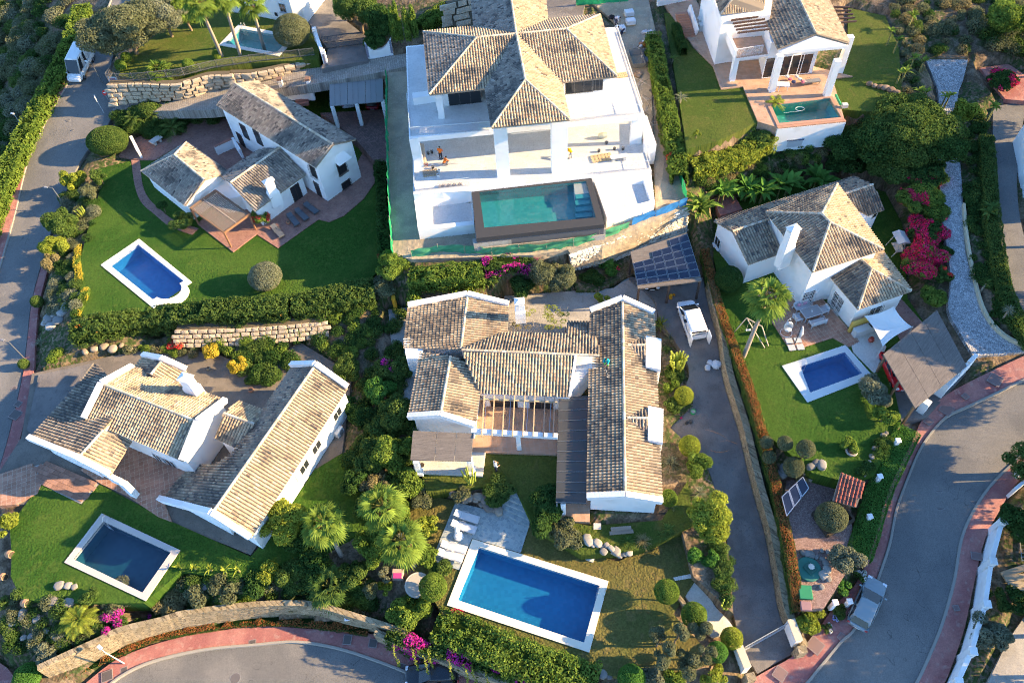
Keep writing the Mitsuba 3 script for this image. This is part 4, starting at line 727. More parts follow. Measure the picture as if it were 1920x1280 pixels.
w1, w2, w3, w4, ra, rb = at(1559, 521, 4.5), at(1609, 580, 4.5), at(1708, 546, 4.5), at(1655, 470, 4.5), at(1614, 486, 5.9), at(1634, 504, 5.9)
roof_face(H_, [w1, w2, rb, ra], OLD_SHADE, .4, 88); roof_face(H_, [w2, w3, rb], TAN, .25, 89); roof_face(H_, [w3, w4, ra, rb], TAN, .05, 90); roof_face(H_, [w4, w1, ra], TAN, .2, 91); ridges(H_, [(rb, w2), (rb, w3), (ra, rb)])
body(H_, [w1, w2, w3, w4], hz-.6, 4.35, (), .35)
body(H_, pix([(1524, 560), (1570, 560), (1610, 520), (1560, 500)], 1.3), hz-.6, 4.2, (), 0)
p = onplane(1478, 470, (tnw, tsw, b_)); chimney(H_, [p[0]-.2, p[1], 5.2], 1.2, .9, 4.2, .35, taper=.85)
finish_walls(H_)
for u, v, w, h in ((1518, 548, 1.5, 2.0), (1568, 572, 1.6, 2.0)): window(H_, u, v, w, h, (.78, .78, .76), (1, 0), name='door', grille=(.8, .8, .79), drop=1.35)
window(H_, 1640, 582, 1.4, 1.2, (.78, .78, .76), (1, 0), grille=(.3, .3, .3)); window(H_, 1346, 454, 1.1, 1.3, (.8, .8, .79), (1, 0), sill=(.7, .7, .69)); window(H_, 1640, 402, .8, 1.0, (.5, .5, .5), (0, 0))
# --- house behind the palms, upper left
P_ = thing('villa', 'white villa wall with small framed windows behind the three palms at the top', 'house')
body(P_, pix([(430, 20), (555, 45), (573, 41), (620, -20), (520, -60), (420, -40)], 7.7), 7., 13.7, (), 0); finish_walls(P_)
for u, v in ((530, 15), (481, 10)): window(P_, u, v, 1.0, 1.2, (.3, .33, .36), (1, 1), sill=(.4, .4, .4))
window(P_, 518, 27, .45, .5, (.1, .1, .1), (0, 0))
# ---------------------------------------------------------------- plants
PAL = {'dark': ((.028, .065, .018), (.05, .095, .025)), 'mid': ((.045, .085, .022), (.095, .14, .035)), 'lush': ((.05, .13, .025), (.09, .19, .04)), 'yel': ((.13, .165, .024), (.25, .285, .045)), 'ygreen': ((.065, .115, .022), (.155, .215, .04)),
       'olive': ((.085, .10, .05), (.14, .15, .085)), 'grey': ((.12, .135, .085), (.18, .19, .13)), 'dry': ((.15, .13, .06), (.22, .19, .10)), 'gold': ((.30, .24, .03), (.42, .33, .05)),
       'magenta': ((.36, .02, .19), (.5, .04, .3)), 'red': ((.55, .03, .035), (.65, .08, .06)), 'pink': ((.55, .012, .07), (.62, .04, .14)), 'orange': ((.5, .14, .03), (.55, .24, .05)), 'blue': ((.25, .27, .6), (.45, .48, .75)), 'white': ((.6, .6, .55), (.7, .7, .66)), 'bronze': ((.22, .075, .03), (.30, .13, .05))}
def leafcol(P, pal, rg, clump=1.):
    a, b = np.array(PAL[pal][0])*1.5, np.array(PAL[pal][1])*1.5; n = meshkit.noise(P*1.9, 3)[:, None]; t = np.clip((n-.5)*clump*1.3+.15+rg.uniform(0, .75, (len(P), 1)), 0, 1.15)
    return np.clip((a+(b-a)*t)*rg.normal(1, .14, (len(P), 1)), .004, .85)
def leaves(mb, P, N, size, col, rg, tilt=.8, aspect=.55):
    n = len(P)
    if n == 0: return
    nn = N*.75+rg.normal(0, tilt*.6, (n, 3)); nn /= np.linalg.norm(nn, axis=1, keepdims=True)+1e-9
    t = rg.normal(0, 1, (n, 3)); t -= nn*(t*nn).sum(1, keepdims=True); t /= np.linalg.norm(t, axis=1, keepdims=True)+1e-9; b = np.cross(nn, t)
    s = size*rg.uniform(.65, 1.3, (n, 1)); V = np.stack([P-t*s*.5, P+b*s*aspect*.5+nn*s*.06, P+t*s*.5, P-b*s*aspect*.5+nn*s*.06], 1)
    k = (np.arange(n)*4)[:, None]; mb.add(V.reshape(-1, 3), np.vstack([k+[0, 1, 2], k+[0, 2, 3]]), np.repeat(col, 4, 0))
def sphere_pts(n, rg):
    v = rg.normal(0, 1, (n, 3)); return v/np.linalg.norm(v, axis=1, keepdims=True)
def cloud(mb, c, R, pal, leaf, rg, cover=1.9, lumps=0, rough=.25, flowers=None, fl=.0, core=True, aspect=.55, flat=False):
    "foliage: leaves over one rounded form or over several lumps inside it"
    c, R = np.asarray(c, float), np.asarray(R, float); groups = [(c, R)] if not lumps else []
    for k in range(lumps):
        d = sphere_pts(1, rg)[0]; d[2] = d[2]*.8+.12; rr = R*rg.uniform(.26, .52); groups.append((c+d*(R-rr*.6)*rg.uniform(.5, 1.12), rr))
    for gc, gr in groups:
        ar = 4*np.pi*((gr[0]*gr[1])**1.6/3+(gr[0]*gr[2])**1.6/3+(gr[1]*gr[2])**1.6/3)**(1/1.6); n = int(np.clip(ar*cover/(leaf*leaf*aspect*.6), 30, 26000))
        d = sphere_pts(n, rg); d = d[d[:, 2] > -.75]; k = 1-rough*rg.uniform(0, 1, (len(d), 1))**1.5+rough*.9*(meshkit.noise(gc+d*gr*1.8/max(.35, gr.min()**.5), 5)[:, None]-.5)
        P = gc+d*gr*k; N = d/gr; N /= np.linalg.norm(N, axis=1, keepdims=True)
        col = leafcol(P, pal, rg)
        if flowers:
            m = (meshkit.noise(P*1.1, 11) > 1-fl) & (rg.uniform(0, 1, len(P)) < .75); col[m] = leafcol(P[m], flowers, rg)
        leaves(mb, P, N, leaf, col, rg, aspect=aspect)
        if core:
            ic = trimesh.creation.icosphere(1); mb.add(gc+ic.vertices*gr*(.80-rough*.75), ic.faces, np.array(PAL[pal][0])*.45)  # dark inner core: shade among the twigs put into its colour
def stem_mesh(p, q, r0, r1, bend=.0, col=(.2, .15, .1), sides=7, n=5, rg=None):
    t = np.linspace(0, 1, n)[:, None]; pts = np.asarray(p)*(1-t)+np.asarray(q)*t
    if rg is not None: pts[1:-1] += rg.normal(0, bend, (n-2, 3))
    return MB().tube(pts, np.linspace(r0, r1, n), col, sides)
PL = {'n': 0}
def rgn(): PL['n'] += 1; return np.random.default_rng(1000+PL['n'])
def bush(label, u, v, r, h, pal='mid', leaf=.16, lumps=9, rough=.3, name='shrub', cat='shrub', flowers=None, fl=.3, group=None, ry=None, trunk=0., cover=1.9, trunkr=.07, core=True):
    rg = rgn(); lumps = int(lumps*1.5); leaf = leaf*(1.3 if lumps else 1.1); P = on(u, v, trunk+h*.5); g = float(gz(P[0], P[1])); c = np.array([P[0], P[1], g+trunk+h*.5]); t = thing(name, label, cat, group); mb = MB()
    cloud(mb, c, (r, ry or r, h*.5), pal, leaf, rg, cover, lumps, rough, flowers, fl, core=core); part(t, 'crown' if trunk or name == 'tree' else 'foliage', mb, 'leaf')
    base = np.array([c[0], c[1], g-.2])
    if trunk or name == 'tree':
        m = stem_mesh(base, [c[0], c[1], c[2]-h*.1], trunkr*1.5, trunkr, .04, rg=rg)
        for k in range(4): d = sphere_pts(1, rg)[0]; m.tube([[c[0], c[1], g+trunk+.1], c+d*np.array([r, r, h*.5])*.6], [trunkr*.8, trunkr*.3], (.2, .15, .1), 5)
        part(t, 'trunk', m, 'vcrough', True)
    else: part(t, 'stem', stem_mesh(base, c, .06, .03, .03, rg=rg), 'vcrough', True)
    return t, c
def ball(label, u, v, r, pal='ygreen', h=None, trunk=0., group=None, leaf=.085, name='topiary', rough=.08, ry=None):
    return bush(label, u, v, r, h or 2*r, pal, leaf, 0, rough, name, 'topiary', None, 0, group, ry, trunk, 2.3, .05)
def hedge(label, line, w, h, pal='mid', leaf=.15, rough=.25, flowers=None, fl=.3, name='hedge', cat='hedge', cover=1.9, fside=None, top=None, z=None, group=None, fname='flowers'):
    rg = rgn(); leaf = leaf*(1.35 if rough > .22 else 1.1); C = np.array([on(u, v, h) for u, v in line]) if z is None else pix(line, z); C = smooth_line(C, 5); C = chain(C, step=.5); n = len(C)
    d = np.gradient(C, axis=0); d[:, 2] = 0; d /= np.linalg.norm(d, axis=1, keepdims=True); nn = np.stack([d[:, 1], -d[:, 0], d[:, 0]*0], 1)
    L = np.linalg.norm(np.diff(C, axis=0), axis=1).sum(); per = w+2*h; m = int(min(60000, L*per*cover/(leaf*leaf*.33)))
    s = rg.uniform(0, n-1.001, m); k = s.astype(int); f = (s-k)[:, None]; ct = C[k]*(1-f)+C[k+1]*f; nr = nn[k]; a = rg.uniform(-1, 1, m)*(w/2+h); side = np.abs(a) > w/2
    x = np.clip(a, -w/2, w/2); dz = np.where(side, -(np.abs(a)-w/2), 0.); N = np.where(side[:, None], nr*np.sign(a)[:, None], [0, 0, 1.])
    P = ct+nr*x[:, None]; P[:, 2] += dz; rr = rough*(meshkit.noise(P*1.5, 8)-.6)*1.5-rough*.6*rg.uniform(0, 1, m)**2+rough*.35*(meshkit.noise(P*4., 18)-.5)
    ed = np.minimum(1, np.abs(np.abs(a)-w/2)/.25); P += N*rr[:, None]; P[:, 2] -= (1-ed)*.1*(w > .5)
    gzv = gz(P[:, 0], P[:, 1]); ok = P[:, 2] > gzv-.1; P, N = P[ok], N[ok]; col = leafcol(P, pal, rg)
    if top: mt = N[:, 2] > .5; q = rg.uniform(0, 1, len(P)) < .75; col[mt & q] = leafcol(P[mt & q], top, rg)
    t = thing(name, label, cat, group); mb = MB(); fm = MB()
    if flowers:
        msk = (meshkit.noise(P*.9, 11) > 1-fl) & (rg.uniform(0, 1, len(P)) < .7)
        if fside is not None: msk &= (N@np.array(fside)) > .2
        leaves(fm, P[msk]+N[msk]*.04, N[msk], leaf*.9, leafcol(P[msk], flowers, rg), rg, aspect=.8); part(t, fname, fm, 'leaf'); P, N, col = P[~msk], N[~msk], col[~msk]
    leaves(mb, P, N, leaf, col, rg)
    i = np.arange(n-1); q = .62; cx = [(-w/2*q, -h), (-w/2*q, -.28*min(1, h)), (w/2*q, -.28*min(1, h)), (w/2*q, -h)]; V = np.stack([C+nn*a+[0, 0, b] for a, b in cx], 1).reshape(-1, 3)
    F = np.vstack([np.stack([i*4+e, i*4+e+1, i*4+e+5, i*4+e+4], 1) for e in range(3)]); mb.add(V, F, np.array(PAL[pal][0])*.45)  # core coloured dark for the shade inside the hedge
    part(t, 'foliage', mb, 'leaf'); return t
def undergrowth(label, poly, n, r=(.3, .8), pals=('mid', 'dark', 'olive'), leaf=.17, name='undergrowth', flowers=None, fl=.1):
    "low wild growth that nobody could count, on the slope inside a pixel polygon"
    rg = rgn(); q = shapely.Polygon(poly); x0, y0, x1, y1 = q.bounds; mb = MB(); k = 0
    while k < n:
        u, v = rg.uniform(x0, x1), rg.uniform(y0, y1)
        if not shapely.contains_xy(q, u, v): continue
        P = on(u, v, .1); rr = rg.uniform(*r); cloud(mb, P+[0, 0, rr*.3], (rr, rr, rr*rg.uniform(.5, .8)), pals[int(rg.integers(len(pals)))], leaf, rg, 1.25, 0, .45, flowers, fl); k += 1
    key = num(name); put(key, mb, 'leaf', kind='stuff', label=label)
def blade(mb, p, d, L, w, droop, col, seg=4, fold=.0, tip=.15, mid=.45):
    "one long leaf from p in direction d, bending down"
    d = unit(d); side = unit(np.cross(d, [0, 0, 1.])) if abs(d[2]) < .98 else np.array([1., 0, 0]); t = np.linspace(0, 1, seg+1); pts = p+d*(t*L)[:, None]-np.array([0, 0, 1.])*(droop*L*t**2)[:, None]
    ww = w*np.clip(np.minimum(t/mid*.6+.4, (1-t)/(1-mid)*(1-tip)+tip), .04, 1)/2; V = np.vstack([pts-side*ww[:, None]+[0, 0, fold*w], pts, pts+side*ww[:, None]+[0, 0, fold*w]]); n = seg+1; i = np.arange(seg)
    mb.add(V, np.vstack([np.stack([i, i+n, i+n+1, i+1], 1), np.stack([i+n, i+2*n, i+2*n+1, i+n+1], 1)]), col)
def rosette(label, u, v, n, L, w, pal='grey', h=.1, droop=.35, name='agave', cat='plant', up=(.15, 1.), group=None, trunk=None, fold=.15, base=None):
    rg = rgn(); P = on(u, v, h+L*.2); g = float(gz(P[0], P[1])); c = np.array([P[0], P[1], g+h]); t = thing(name, label, cat, group); mb = MB()
    for k in range(n):
        az = k*2.4+rg.uniform(-.2, .2); el = rg.uniform(*up); d = np.array([math.cos(az)*math.cos(el), math.sin(az)*math.cos(el), math.sin(el)])
        blade(mb, c, d, L*rg.uniform(.8, 1.1), w, droop, leafcol(c[None], pal, rg)[0], fold=fold)
    part(t, 'leaves', mb, 'leaf')
    if trunk or h > .3: part(t, 'trunk', stem_mesh([c[0], c[1], g-.2], c, trunk or .09, (trunk or .09)*.8, .02, (.3, .25, .18), rg=rg), 'vcrough', True)
    return t
def fanpalm(label, base, crown, h, n=26, R=1., pal='ygreen', trunk=.17, skirt=True, group=None, petiole=.9):
    rg = rgn(); B = on(*base); c = at(*crown, B[2]+h); t = thing('palm_tree', label, 'palm tree', group)
    tb = MB(); s = np.linspace(0, 1, 9)[:, None]; pts = B*(1-s)+c*s; tb.tube(np.vstack([B-[0, 0, .4], pts]), np.r_[trunk*1.5, np.linspace(trunk*1.25, trunk*.85, 9)], (.30, .25, .20), 9); part(t, 'trunk', tb, 'vcrough', True)
    mb = MB()
    for k in range(n):
        az = k*2.399+rg.uniform(-.25, .25); el = 1.25-1.9*(k/n)+rg.uniform(-.12, .12); d = np.array([math.cos(az)*math.cos(el), math.sin(az)*math.cos(el), math.sin(el)])
        L = petiole*R*rg.uniform(.85, 1.15); col = leafcol((c+d)[None], pal, rg)[0]; e = c+d*L-[0, 0, .12*L]
        mb.bar(c, e, .05, .04, np.array([.2, .19, .06]))
        side = unit(np.cross(d, [0, 0, 1.])+1e-6); f = unit(d-np.array([0, 0, .25]))
        for q in np.linspace(-1.5, 1.5, 15):
            dd = f*math.cos(q)+side*math.sin(q); ln = R*(.95-.18*abs(q))*rg.uniform(.85, 1.1); blade(mb, e, dd+[0, 0, .08], ln, .17*R, .32+.28*rg.uniform(), col*rg.uniform(.8, 1.2), 3, .12, .04, .55)
    part(t, 'crown', mb, 'leaf')
    if skirt:
        sk = MB()
        for k in range(26): az = rg.uniform(0, 6.28); blade(sk, c-[0, 0, .15+.5*rg.uniform()], [math.cos(az)*.6, math.sin(az)*.6, -.6], .9*R, .16, .4, np.array([.27, .20, .11])*rg.uniform(.7, 1.1), 2)
        part(t, 'dead_fronds', sk, 'leaf', label='brown dead fronds hanging below the crown')
    return t
def featherpalm(label, u, v, h, n=22, L=2., pal='ygreen', trunk=.16, group=None, droop=.45, name='palm_tree', cat='palm tree', leafw=.06):
    rg = rgn(); P = on(u, v, h); g = float(gz(P[0], P[1])); c = np.array([P[0], P[1], g+h]); t = thing(name, label, cat, group)
    part(t, 'trunk', stem_mesh([c[0], c[1], g-.3], c, trunk*1.2, trunk, .02, (.27, .21, .15), 8, rg=rg), 'vcrough', True); mb = MB()
    for k in range(n):
        az = k*2.399; el = 1.2-1.25*k/n; d = np.array([math.cos(az)*math.cos(el), math.sin(az)*math.cos(el), math.sin(el)]); ln = L*rg.uniform(.85, 1.1); s = np.linspace(0, 1, 9)[:, None]
        pts = c+d*ln*s-np.array([0, 0, 1.])*droop*ln*s**2; mb.tube(pts, np.linspace(.03, .008, 9), np.array([.16, .17, .05]), 3, False); side = unit(np.cross(d, [0, 0, 1.])+1e-6); col = leafcol(c[None]+d, pal, rg)[0]
        for i in np.linspace(.12, .98, 17):
            p = np.array([np.interp(i, s[:, 0], pts[:, a]) for a in range(3)]); tn = d-np.array([0, 0, 2*droop*i])
            for e in (-1, 1): blade(mb, p, side*e+unit(tn)*.6+[0, 0, .15], ln*.24*(1.1-.6*abs(i-.45)), leafw, .35, col*rg.uniform(.8, 1.2), 2)
    part(t, 'crown', mb, 'leaf'); return t
def banana(label, u, v, h=1.2, n=9, L=2., w=.55, pal='lush', name='banana_plant', cat='banana plant', group=None, up=(.3, 1.25), stems=1):
    rg = rgn(); P = on(u, v, h+L*.3); g = float(gz(P[0], P[1])); t = thing(name, label, cat, group); mb, sb = MB(), MB()
    for s in range(stems):
        c = np.array([P[0], P[1], g+h])+(np.r_[rg.normal(0, .5, 2), rg.uniform(-.3, .3)] if s else 0); sb.tube([[c[0], c[1], g-.2], c], [.11, .07], (.2, .2, .08), 6)
        for k in range(n):
            az = k*2.399+rg.uniform(-.3, .3); el = rg.uniform(*up); d = np.array([math.cos(az)*math.cos(el), math.sin(az)*math.cos(el), math.sin(el)]); blade(mb, c, d, L*rg.uniform(.75, 1.1), w*rg.uniform(.8, 1.1), rg.uniform(.35, .6), leafcol(c[None], pal, rg)[0]*rg.uniform(.8, 1.25), 6, .14, .1, .5)
    part(t, 'leaves', mb, 'leaf'); part(t, 'trunk', sb, 'vcrough', True); return t
def cactus(label, u, v, n, H, r, spread, pal='ygreen', name='cactus'):
    rg = rgn(); P = on(u, v, H*.5); g = float(gz(P[0], P[1])); b = np.array([P[0], P[1], g]); t = thing(name, label, 'cactus'); mb = MB(); mb.tube([b-[0, 0, .2], b+[0, 0, H*.45]], [r*1.5, r*1.2], (.2, .18, .1), 7); part(t, 'trunk', mb, 'vcrough', True); mb = MB()
    for k in range(n):
        az = k*2.4; d = np.array([math.cos(az), math.sin(az), 0])*spread*rg.uniform(.4, 1); s = b+[0, 0, H*rg.uniform(.15, .4)]; e = b+d+[0, 0, H*rg.uniform(.75, 1.05)]; c = leafcol(e[None], pal, rg)[0]
        mb.tube([s, s+d*.75+[0, 0, .1*H], s*.2+e*.8+d*.05, e, e+[0, 0, r*.7]], [r*.8, r, r, r*.85, r*.2], c, 6)
    part(t, 'arm', mb, 'vc', True); return t

# upper left
hedge('long bright hedge along the far left pavement beside the parked van', [(152, 5), (133, 60), (111, 112), (90, 152), (56, 212), (30, 268), (5, 325), (-20, 385), (-44, 445)], 2.4, 1.9, 'ygreen', .2, .55)
undergrowth('wild dark scrub covering the slope in the top left corner', [(-40, -30), (128, -30), (140, 20), (100, 110), (45, 230), (-10, 330), (-60, 340)], 190, (.7, 1.7), ('olive', 'dark', 'grey', 'mid', 'olive'), .22)
bush('big round dark olive tree leaning over the road behind the van', 232, 50, 5., 5.2, 'olive', .2, 16, .35, 'tree', 'tree', trunk=1.2, trunkr=.2)
bush('pale leafy tree at the top edge right of the big olive tree', 305, 28, 3., 4.2, 'grey', .2, 9, .35, 'tree', 'tree', trunk=1., trunkr=.14)
bush('light green tree behind the lawn, left of the palm trunks', 345, 22, 2.4, 3.8, 'ygreen', .2, 8, .35, 'tree', 'tree', trunk=.8, trunkr=.12)
for k, (b, c, h) in enumerate((((416, 106), (372, 6), 9.5), ((454, 114), (417, -6), 10), ((500, 109), (470, 4), 9.2))): fanpalm(('leftmost', 'middle', 'rightmost')[k]+' of the three tall palms in front of the green pool at the top', b, c, h, 26, 1.25, 'ygreen', .2, group='tall palms by the top left pool')
fanpalm('palm standing alone before the boulder wall, upper left', (336, 218), (300, 136), 5.5, 24, 1.2, 'ygreen', .16)
ball('large clipped dome with a dark hole in its top, beside the green pool', 552, 76, 2.35, 'olive', 3.9, leaf=.12, rough=.1)
for k, (u, v, r) in enumerate(((237, 108, .65), (226, 123, .72), (410, 112, .6), (353, 122, .75))): ball(('upper small clipped ball at the railing corner above the crossroads', 'lower small clipped ball at the railing corner above the crossroads', 'small bright clipped ball under the leftmost tall palm', 'low clipped ball on the lawn edge right of the lone palm')[k], u, v, r, 'ygreen')
hedge('sprawling orange and yellow flowering shrubs along the railing above the boulder wall', [(392, 132), (450, 124), (520, 120), (592, 112)], 2.2, .9, 'ygreen', .16, .5, 'orange', .5, 'flowering_hedge')
for k, (u, v, r, h, p) in enumerate(((672, 22, 2.9, 4.5, 'mid'), (718, 45, 2., 4.5, 'dark'), (700, 75, 1.6, 2.2, 'dark'), (650, 5, 2.2, 3.6, 'lush'))): bush(('dense green tree to the right of the dark gate forecourt', 'dark tree between the gate and the ivy columns', 'dark shrub behind the curved white gate wall', 'bright tree at the top edge above the gate forecourt')[k], u, v, r, h, p, .17, 11, .35, 'tree', 'tree', trunk=.6, trunkr=.15)
for k, (u, v) in enumerate(((742, 50), (768, 52))): bush(('left', 'right')[k]+' sunlit ivy covered column beside the construction villa', u, v, .85, 6., 'ygreen', .14, 9, .3, 'columnar_shrub', 'shrub', group='ivy columns left of the construction villa')
hedge('ivy covering the bank behind the construction villa roof', [(785, 42), (812, 25), (840, 5), (880, -10)], 2.4, 1.6, 'ygreen', .17, .5)
ball('big clipped oval bush at the corner of the road, beside the low white wall', 201, 264, 2.6, 'mid', 3.2, leaf=.12, rough=.1, ry=2.1)
undergrowth('shady mixed planting between the boulder wall and the grey roofed villa', [(212, 212), (330, 198), (420, 192), (405, 228), (310, 258), (240, 250)], 95, (.6, 1.15), ('dark', 'mid', 'dark'), .16)
for k, (u, v, s) in enumerate(((250, 222, 1.5), (322, 240, 1.9), (365, 205, 1.6), (290, 218, 1.4), (395, 195, 1.4))): featherpalm('shaded feathery palm '+('nearest the road corner', 'beside the garden bench', 'below the boulder wall, nearest the long roof', 'just right of the lone palm trunk base', 'at the left gable end of the long roof')[k], u, v, 1.2, 16, s, 'mid', .12, droop=.4)
bush('yellow leafed shrub at the road edge, topmost of the left border', 138, 338, 1.3, 2.9, 'yel', .15, 6); bush('round mid green shrub beside the yellow leafed shrub on the left border', 187, 331, 1.15, 2.2, 'mid', .13, 6)
bush('dull green low shrub below the yellow leafed one, left border', 166, 366, 1.1, 2.4, 'olive', .13, 5); cactus('pale many armed cactus on the left border near the round green bush', 154, 401, 14, 1.5, .07, .6, 'yel')
bush('large rounded green bush overhanging the left road', 117, 424, 1.95, 3.4, 'mid', .14, 10); bush('buff and yellow shrub below the large rounded bush on the left road', 103, 468, 1.5, 2.8, 'yel', .14, 7); bush('small pinkish yellow shrub lowest on the left road edge', 95, 497, 1.1, 2.2, 'dry', .13, 5)
rosette('upper spiky yellow agave on the left rock border', 116, 511, 26, .9, .12, 'yel', .2); rosette('lower spiky yellow agave on the left rock border', 118, 561, 26, .9, .12, 'yel', .2)
hedge('band of golden flowers edging the left lawn', [(146, 455), (143, 490), (146, 525)], .8, .5, 'ygreen', .1, .25, 'gold', .75, 'flower_bed', 'flowers'); hedge('lower golden flower clump edging the left lawn', [(160, 538), (152, 560), (140, 590)], .9, .5, 'ygreen', .1, .25, 'gold', .6, 'flower_bed', 'flowers')
ball('small clipped ball on the pavement at the left road', 70, 566, .68, 'mid')
undergrowth('low planting on the rocky left border', [(120, 340), (185, 350), (178, 420), (158, 470), (140, 600), (100, 600), (100, 540), (125, 470)], 80, (.4, .95), ('olive', 'mid', 'dark', 'grey'), .13)
hedge('long thick hedge between the upper left lawn and the lower left villa', [(128, 615), (190, 600), (260, 592), (330, 583), (400, 574), (470, 570), (540, 566)], 2.6, 2.1, 'mid', .17, .5, 'orange', .05)
hedge('dark shaded continuation of the long hedge towards the construction fence', [(545, 566), (600, 556), (650, 545), (700, 535)], 3., 1.9, 'mid', .17, .5)
ball('grey green clipped dome on the lawn edge above the long hedge', 497, 519, 1.75, 'grey', 2.7, leaf=.11, rough=.1)
bush('round dark bush beside the louvred pergola', 341, 412, 1.45, 2.1, 'mid', .13, 8); bush('dark wispy shrub left of the pergola bush', 306, 390, .9, 1.4, 'dark', .13, 5)
bush('green bush full of red flowers at the corner of the pergola', 491, 410, 1.15, 2., 'ygreen', .13, 7, flowers='red', fl=.42)
for k, (l, w, h, f) in enumerate((([(712, 300), (716, 360), (718, 430), (722, 480)], 1.5, 1.4, 'red'),)): hedge('dark creeper with a few red flowers along the green construction screen', l, w, h, 'dark', .15, .4, f, .12)
bush('yellow green vine heap at the corner post of the construction screen', 733, 500, 1.7, 2.6, 'ygreen', .16, 9, flowers='magenta', fl=.08); bush('grey twiggy creeper below the yellow green vine heap', 722, 540, 1.6, 1.8, 'olive', .16, 7)
# centre
hedge('sunlit leafy hedge behind the central villa under the construction fence', [(765, 512), (820, 508), (880, 504), (905, 502)], 2.4, 2.2, 'ygreen', .17, .5); hedge('magenta bougainvillea spilling below the construction fence', [(905, 492), (945, 486), (985, 486), (1012, 492)], 1.6, 1.5, 'mid', .14, .5, 'magenta', .6)
bush('broad leaved shrub behind the left gable of the central villa', 778, 560, 1.1, 1.6, 'ygreen', .22, 6); banana('large leaved succulent plant behind the central villa roof', 932, 522, .7, 10, .9, .35, 'mid', 'succulent_plant', 'plant', stems=3)
bush('dark shrubs in the shade behind the central villa, left of the olive', 980, 535, 1.6, 1.7, 'dark', .15, 8); bush('olive tree in a square bed behind the central villa', 1037, 517, 2.15, 3.6, 'olive', .13, 11, .35, 'tree', 'tree', trunk=.6, trunkr=.12)
bush('bush with bright pink blossoms beside the white stone wall', 1143, 497, 1.3, 1.3, 'lush', .18, 7, flowers='pink', fl=.2); bush('low blue green shrub in the bed beside the white stone wall', 1112, 528, 1.5, .8, 'dark', .13, 7); bush('climbing pink flowers on the white stone wall', 1128, 485, .7, .7, 'mid', .14, 4, flowers='pink', fl=.4)
bush('yellow green potted shrub at the north gable of the right wing', 1130, 560, .85, 1.2, 'yel', .12, 5)
hedge('clipped red tipped hedge on top of the driveway wall', [(1322, 465), (1335, 520), (1352, 580), (1378, 650), (1404, 720), (1425, 790), (1444, 860), (1462, 935), (1478, 1010), (1490, 1080), (1498, 1145)], .95, 1.3, 'mid', .11, .14, top='bronze', flowers=None)
rosette('spiky yellow green yucca at the north end of the driveway bed', 1240, 606, 60, 1.15, .07, 'yel', .5, .15, 'yucca', up=(-.1, 1.4)); rosette('purple tinged grass tuft below the spiky yucca', 1256, 634, 70, 1.1, .05, 'olive', .1, .5, 'grass_tuft', up=(.3, 1.3))
cactus('tall candelabra cactus beside the right wing', 1268, 682, 26, 2.3, .1, 1.0, 'yel'); rosette('blue green agave beside the candelabra cactus', 1250, 655, 20, .7, .12, 'mid', .1)
ball('round yellow clipped ball nearest the driveway, upper one', 1282, 743, .92, 'yel'); ball('round yellow clipped ball at the driveway bulge, lower one', 1293, 836, .95, 'yel')
bush('green leafy shrub left of the upper yellow ball', 1262, 762, 1., 1.1, 'mid', .14, 6); bush('small lime shrub above the upper yellow ball', 1257, 722, .8, 1.1, 'ygreen', .14, 5); bush('tall yellow green shrub below the lower yellow ball', 1308, 872, 1.2, 2., 'ygreen', .15, 8); bush('spreading dark shrub at the foot of the right wing', 1262, 700, 1.1, .9, 'mid', .15, 6)
rosette('wild grey grass tuft beside the right wing', 1257, 865, 80, 1.2, .05, 'grey', .1, .55, 'grass_tuft', up=(.2, 1.3)); rosette('grey grass tuft at the corner of the right wing', 1258, 948, 70, 1.0, .05, 'grey', .1, .55, 'grass_tuft', up=(.2, 1.3)); rosette('straw coloured grass tuft in front of the south gable', 1205, 1012, 90, 1.1, .05, 'dry', .1, .55, 'grass_tuft', up=(.2, 1.3)); rosette('green strap leaved plant left of the straw grass tuft', 1178, 1014, 50, .9, .06, 'mid', .1, .5, 'grass_tuft', up=(.2, 1.2))
ball('rounded lime shrub beside the south end of the right wing', 1254, 934, .75, 'ygreen', rough=.15); rosette('grey green aloe pair by the south corner of the villa', 1252, 990, 30, .75, .1, 'mid', .1); rosette('second grey green aloe by the south corner of the villa', 1240, 1004, 26, .7, .1, 'mid', .1)
bush('golden yellow tree beside the dark driveway', 1334, 962, 2.1, 3., 'yel', .15, 12, .35, 'tree', 'tree', trunk=.5, trunkr=.1); rosette('silvery yucca at the foot of the golden yellow tree', 1312, 922, 40, .8, .07, 'grey', .4, .2, 'yucca', up=(-.1, 1.3)); bush('bright green shrub below the golden tree', 1319, 1046, 1.1, 1.8, 'lush', .14, 7)
undergrowth('dark ground planting along the left edge of the driveway', [(1335, 990), (1362, 1000), (1372, 1130), (1345, 1110), (1335, 1040)], 26, (.35, .6), ('dark', 'mid'), .13); cactus('small lime cactus on the driveway edge near the gate', 1358, 1135, 10, 1., .07, .5, 'yel')
bush('large dark bush cluster between the pool steps and the villa', 1022, 955, 1.7, 2., 'dark', .15, 10, ry=2.2); bush('sunlit flowering bush on the lawn below the villa', 1060, 1005, 1.7, 1.6, 'olive', .14, 9)
bush('dark spreading shrub above the pool deck rocks', 935, 921, 1.5, 1.1, 'mid', .14, 8); cactus('tall pale candelabra cactus on the rocks by the white pillar', 881, 897, 11, 2.3, .075, .8, 'yel'); bush('wispy shrub beside the pale candelabra cactus', 865, 925, .9, .9, 'olive', .13, 5)
ball('clipped ball on a trunk at the top of the garden steps', 1250, 1109, .98, 'ygreen', 1.95, .9); ball('clipped ball on a trunk below the garden steps', 1301, 1153, 1.0, 'ygreen', 2., .9)
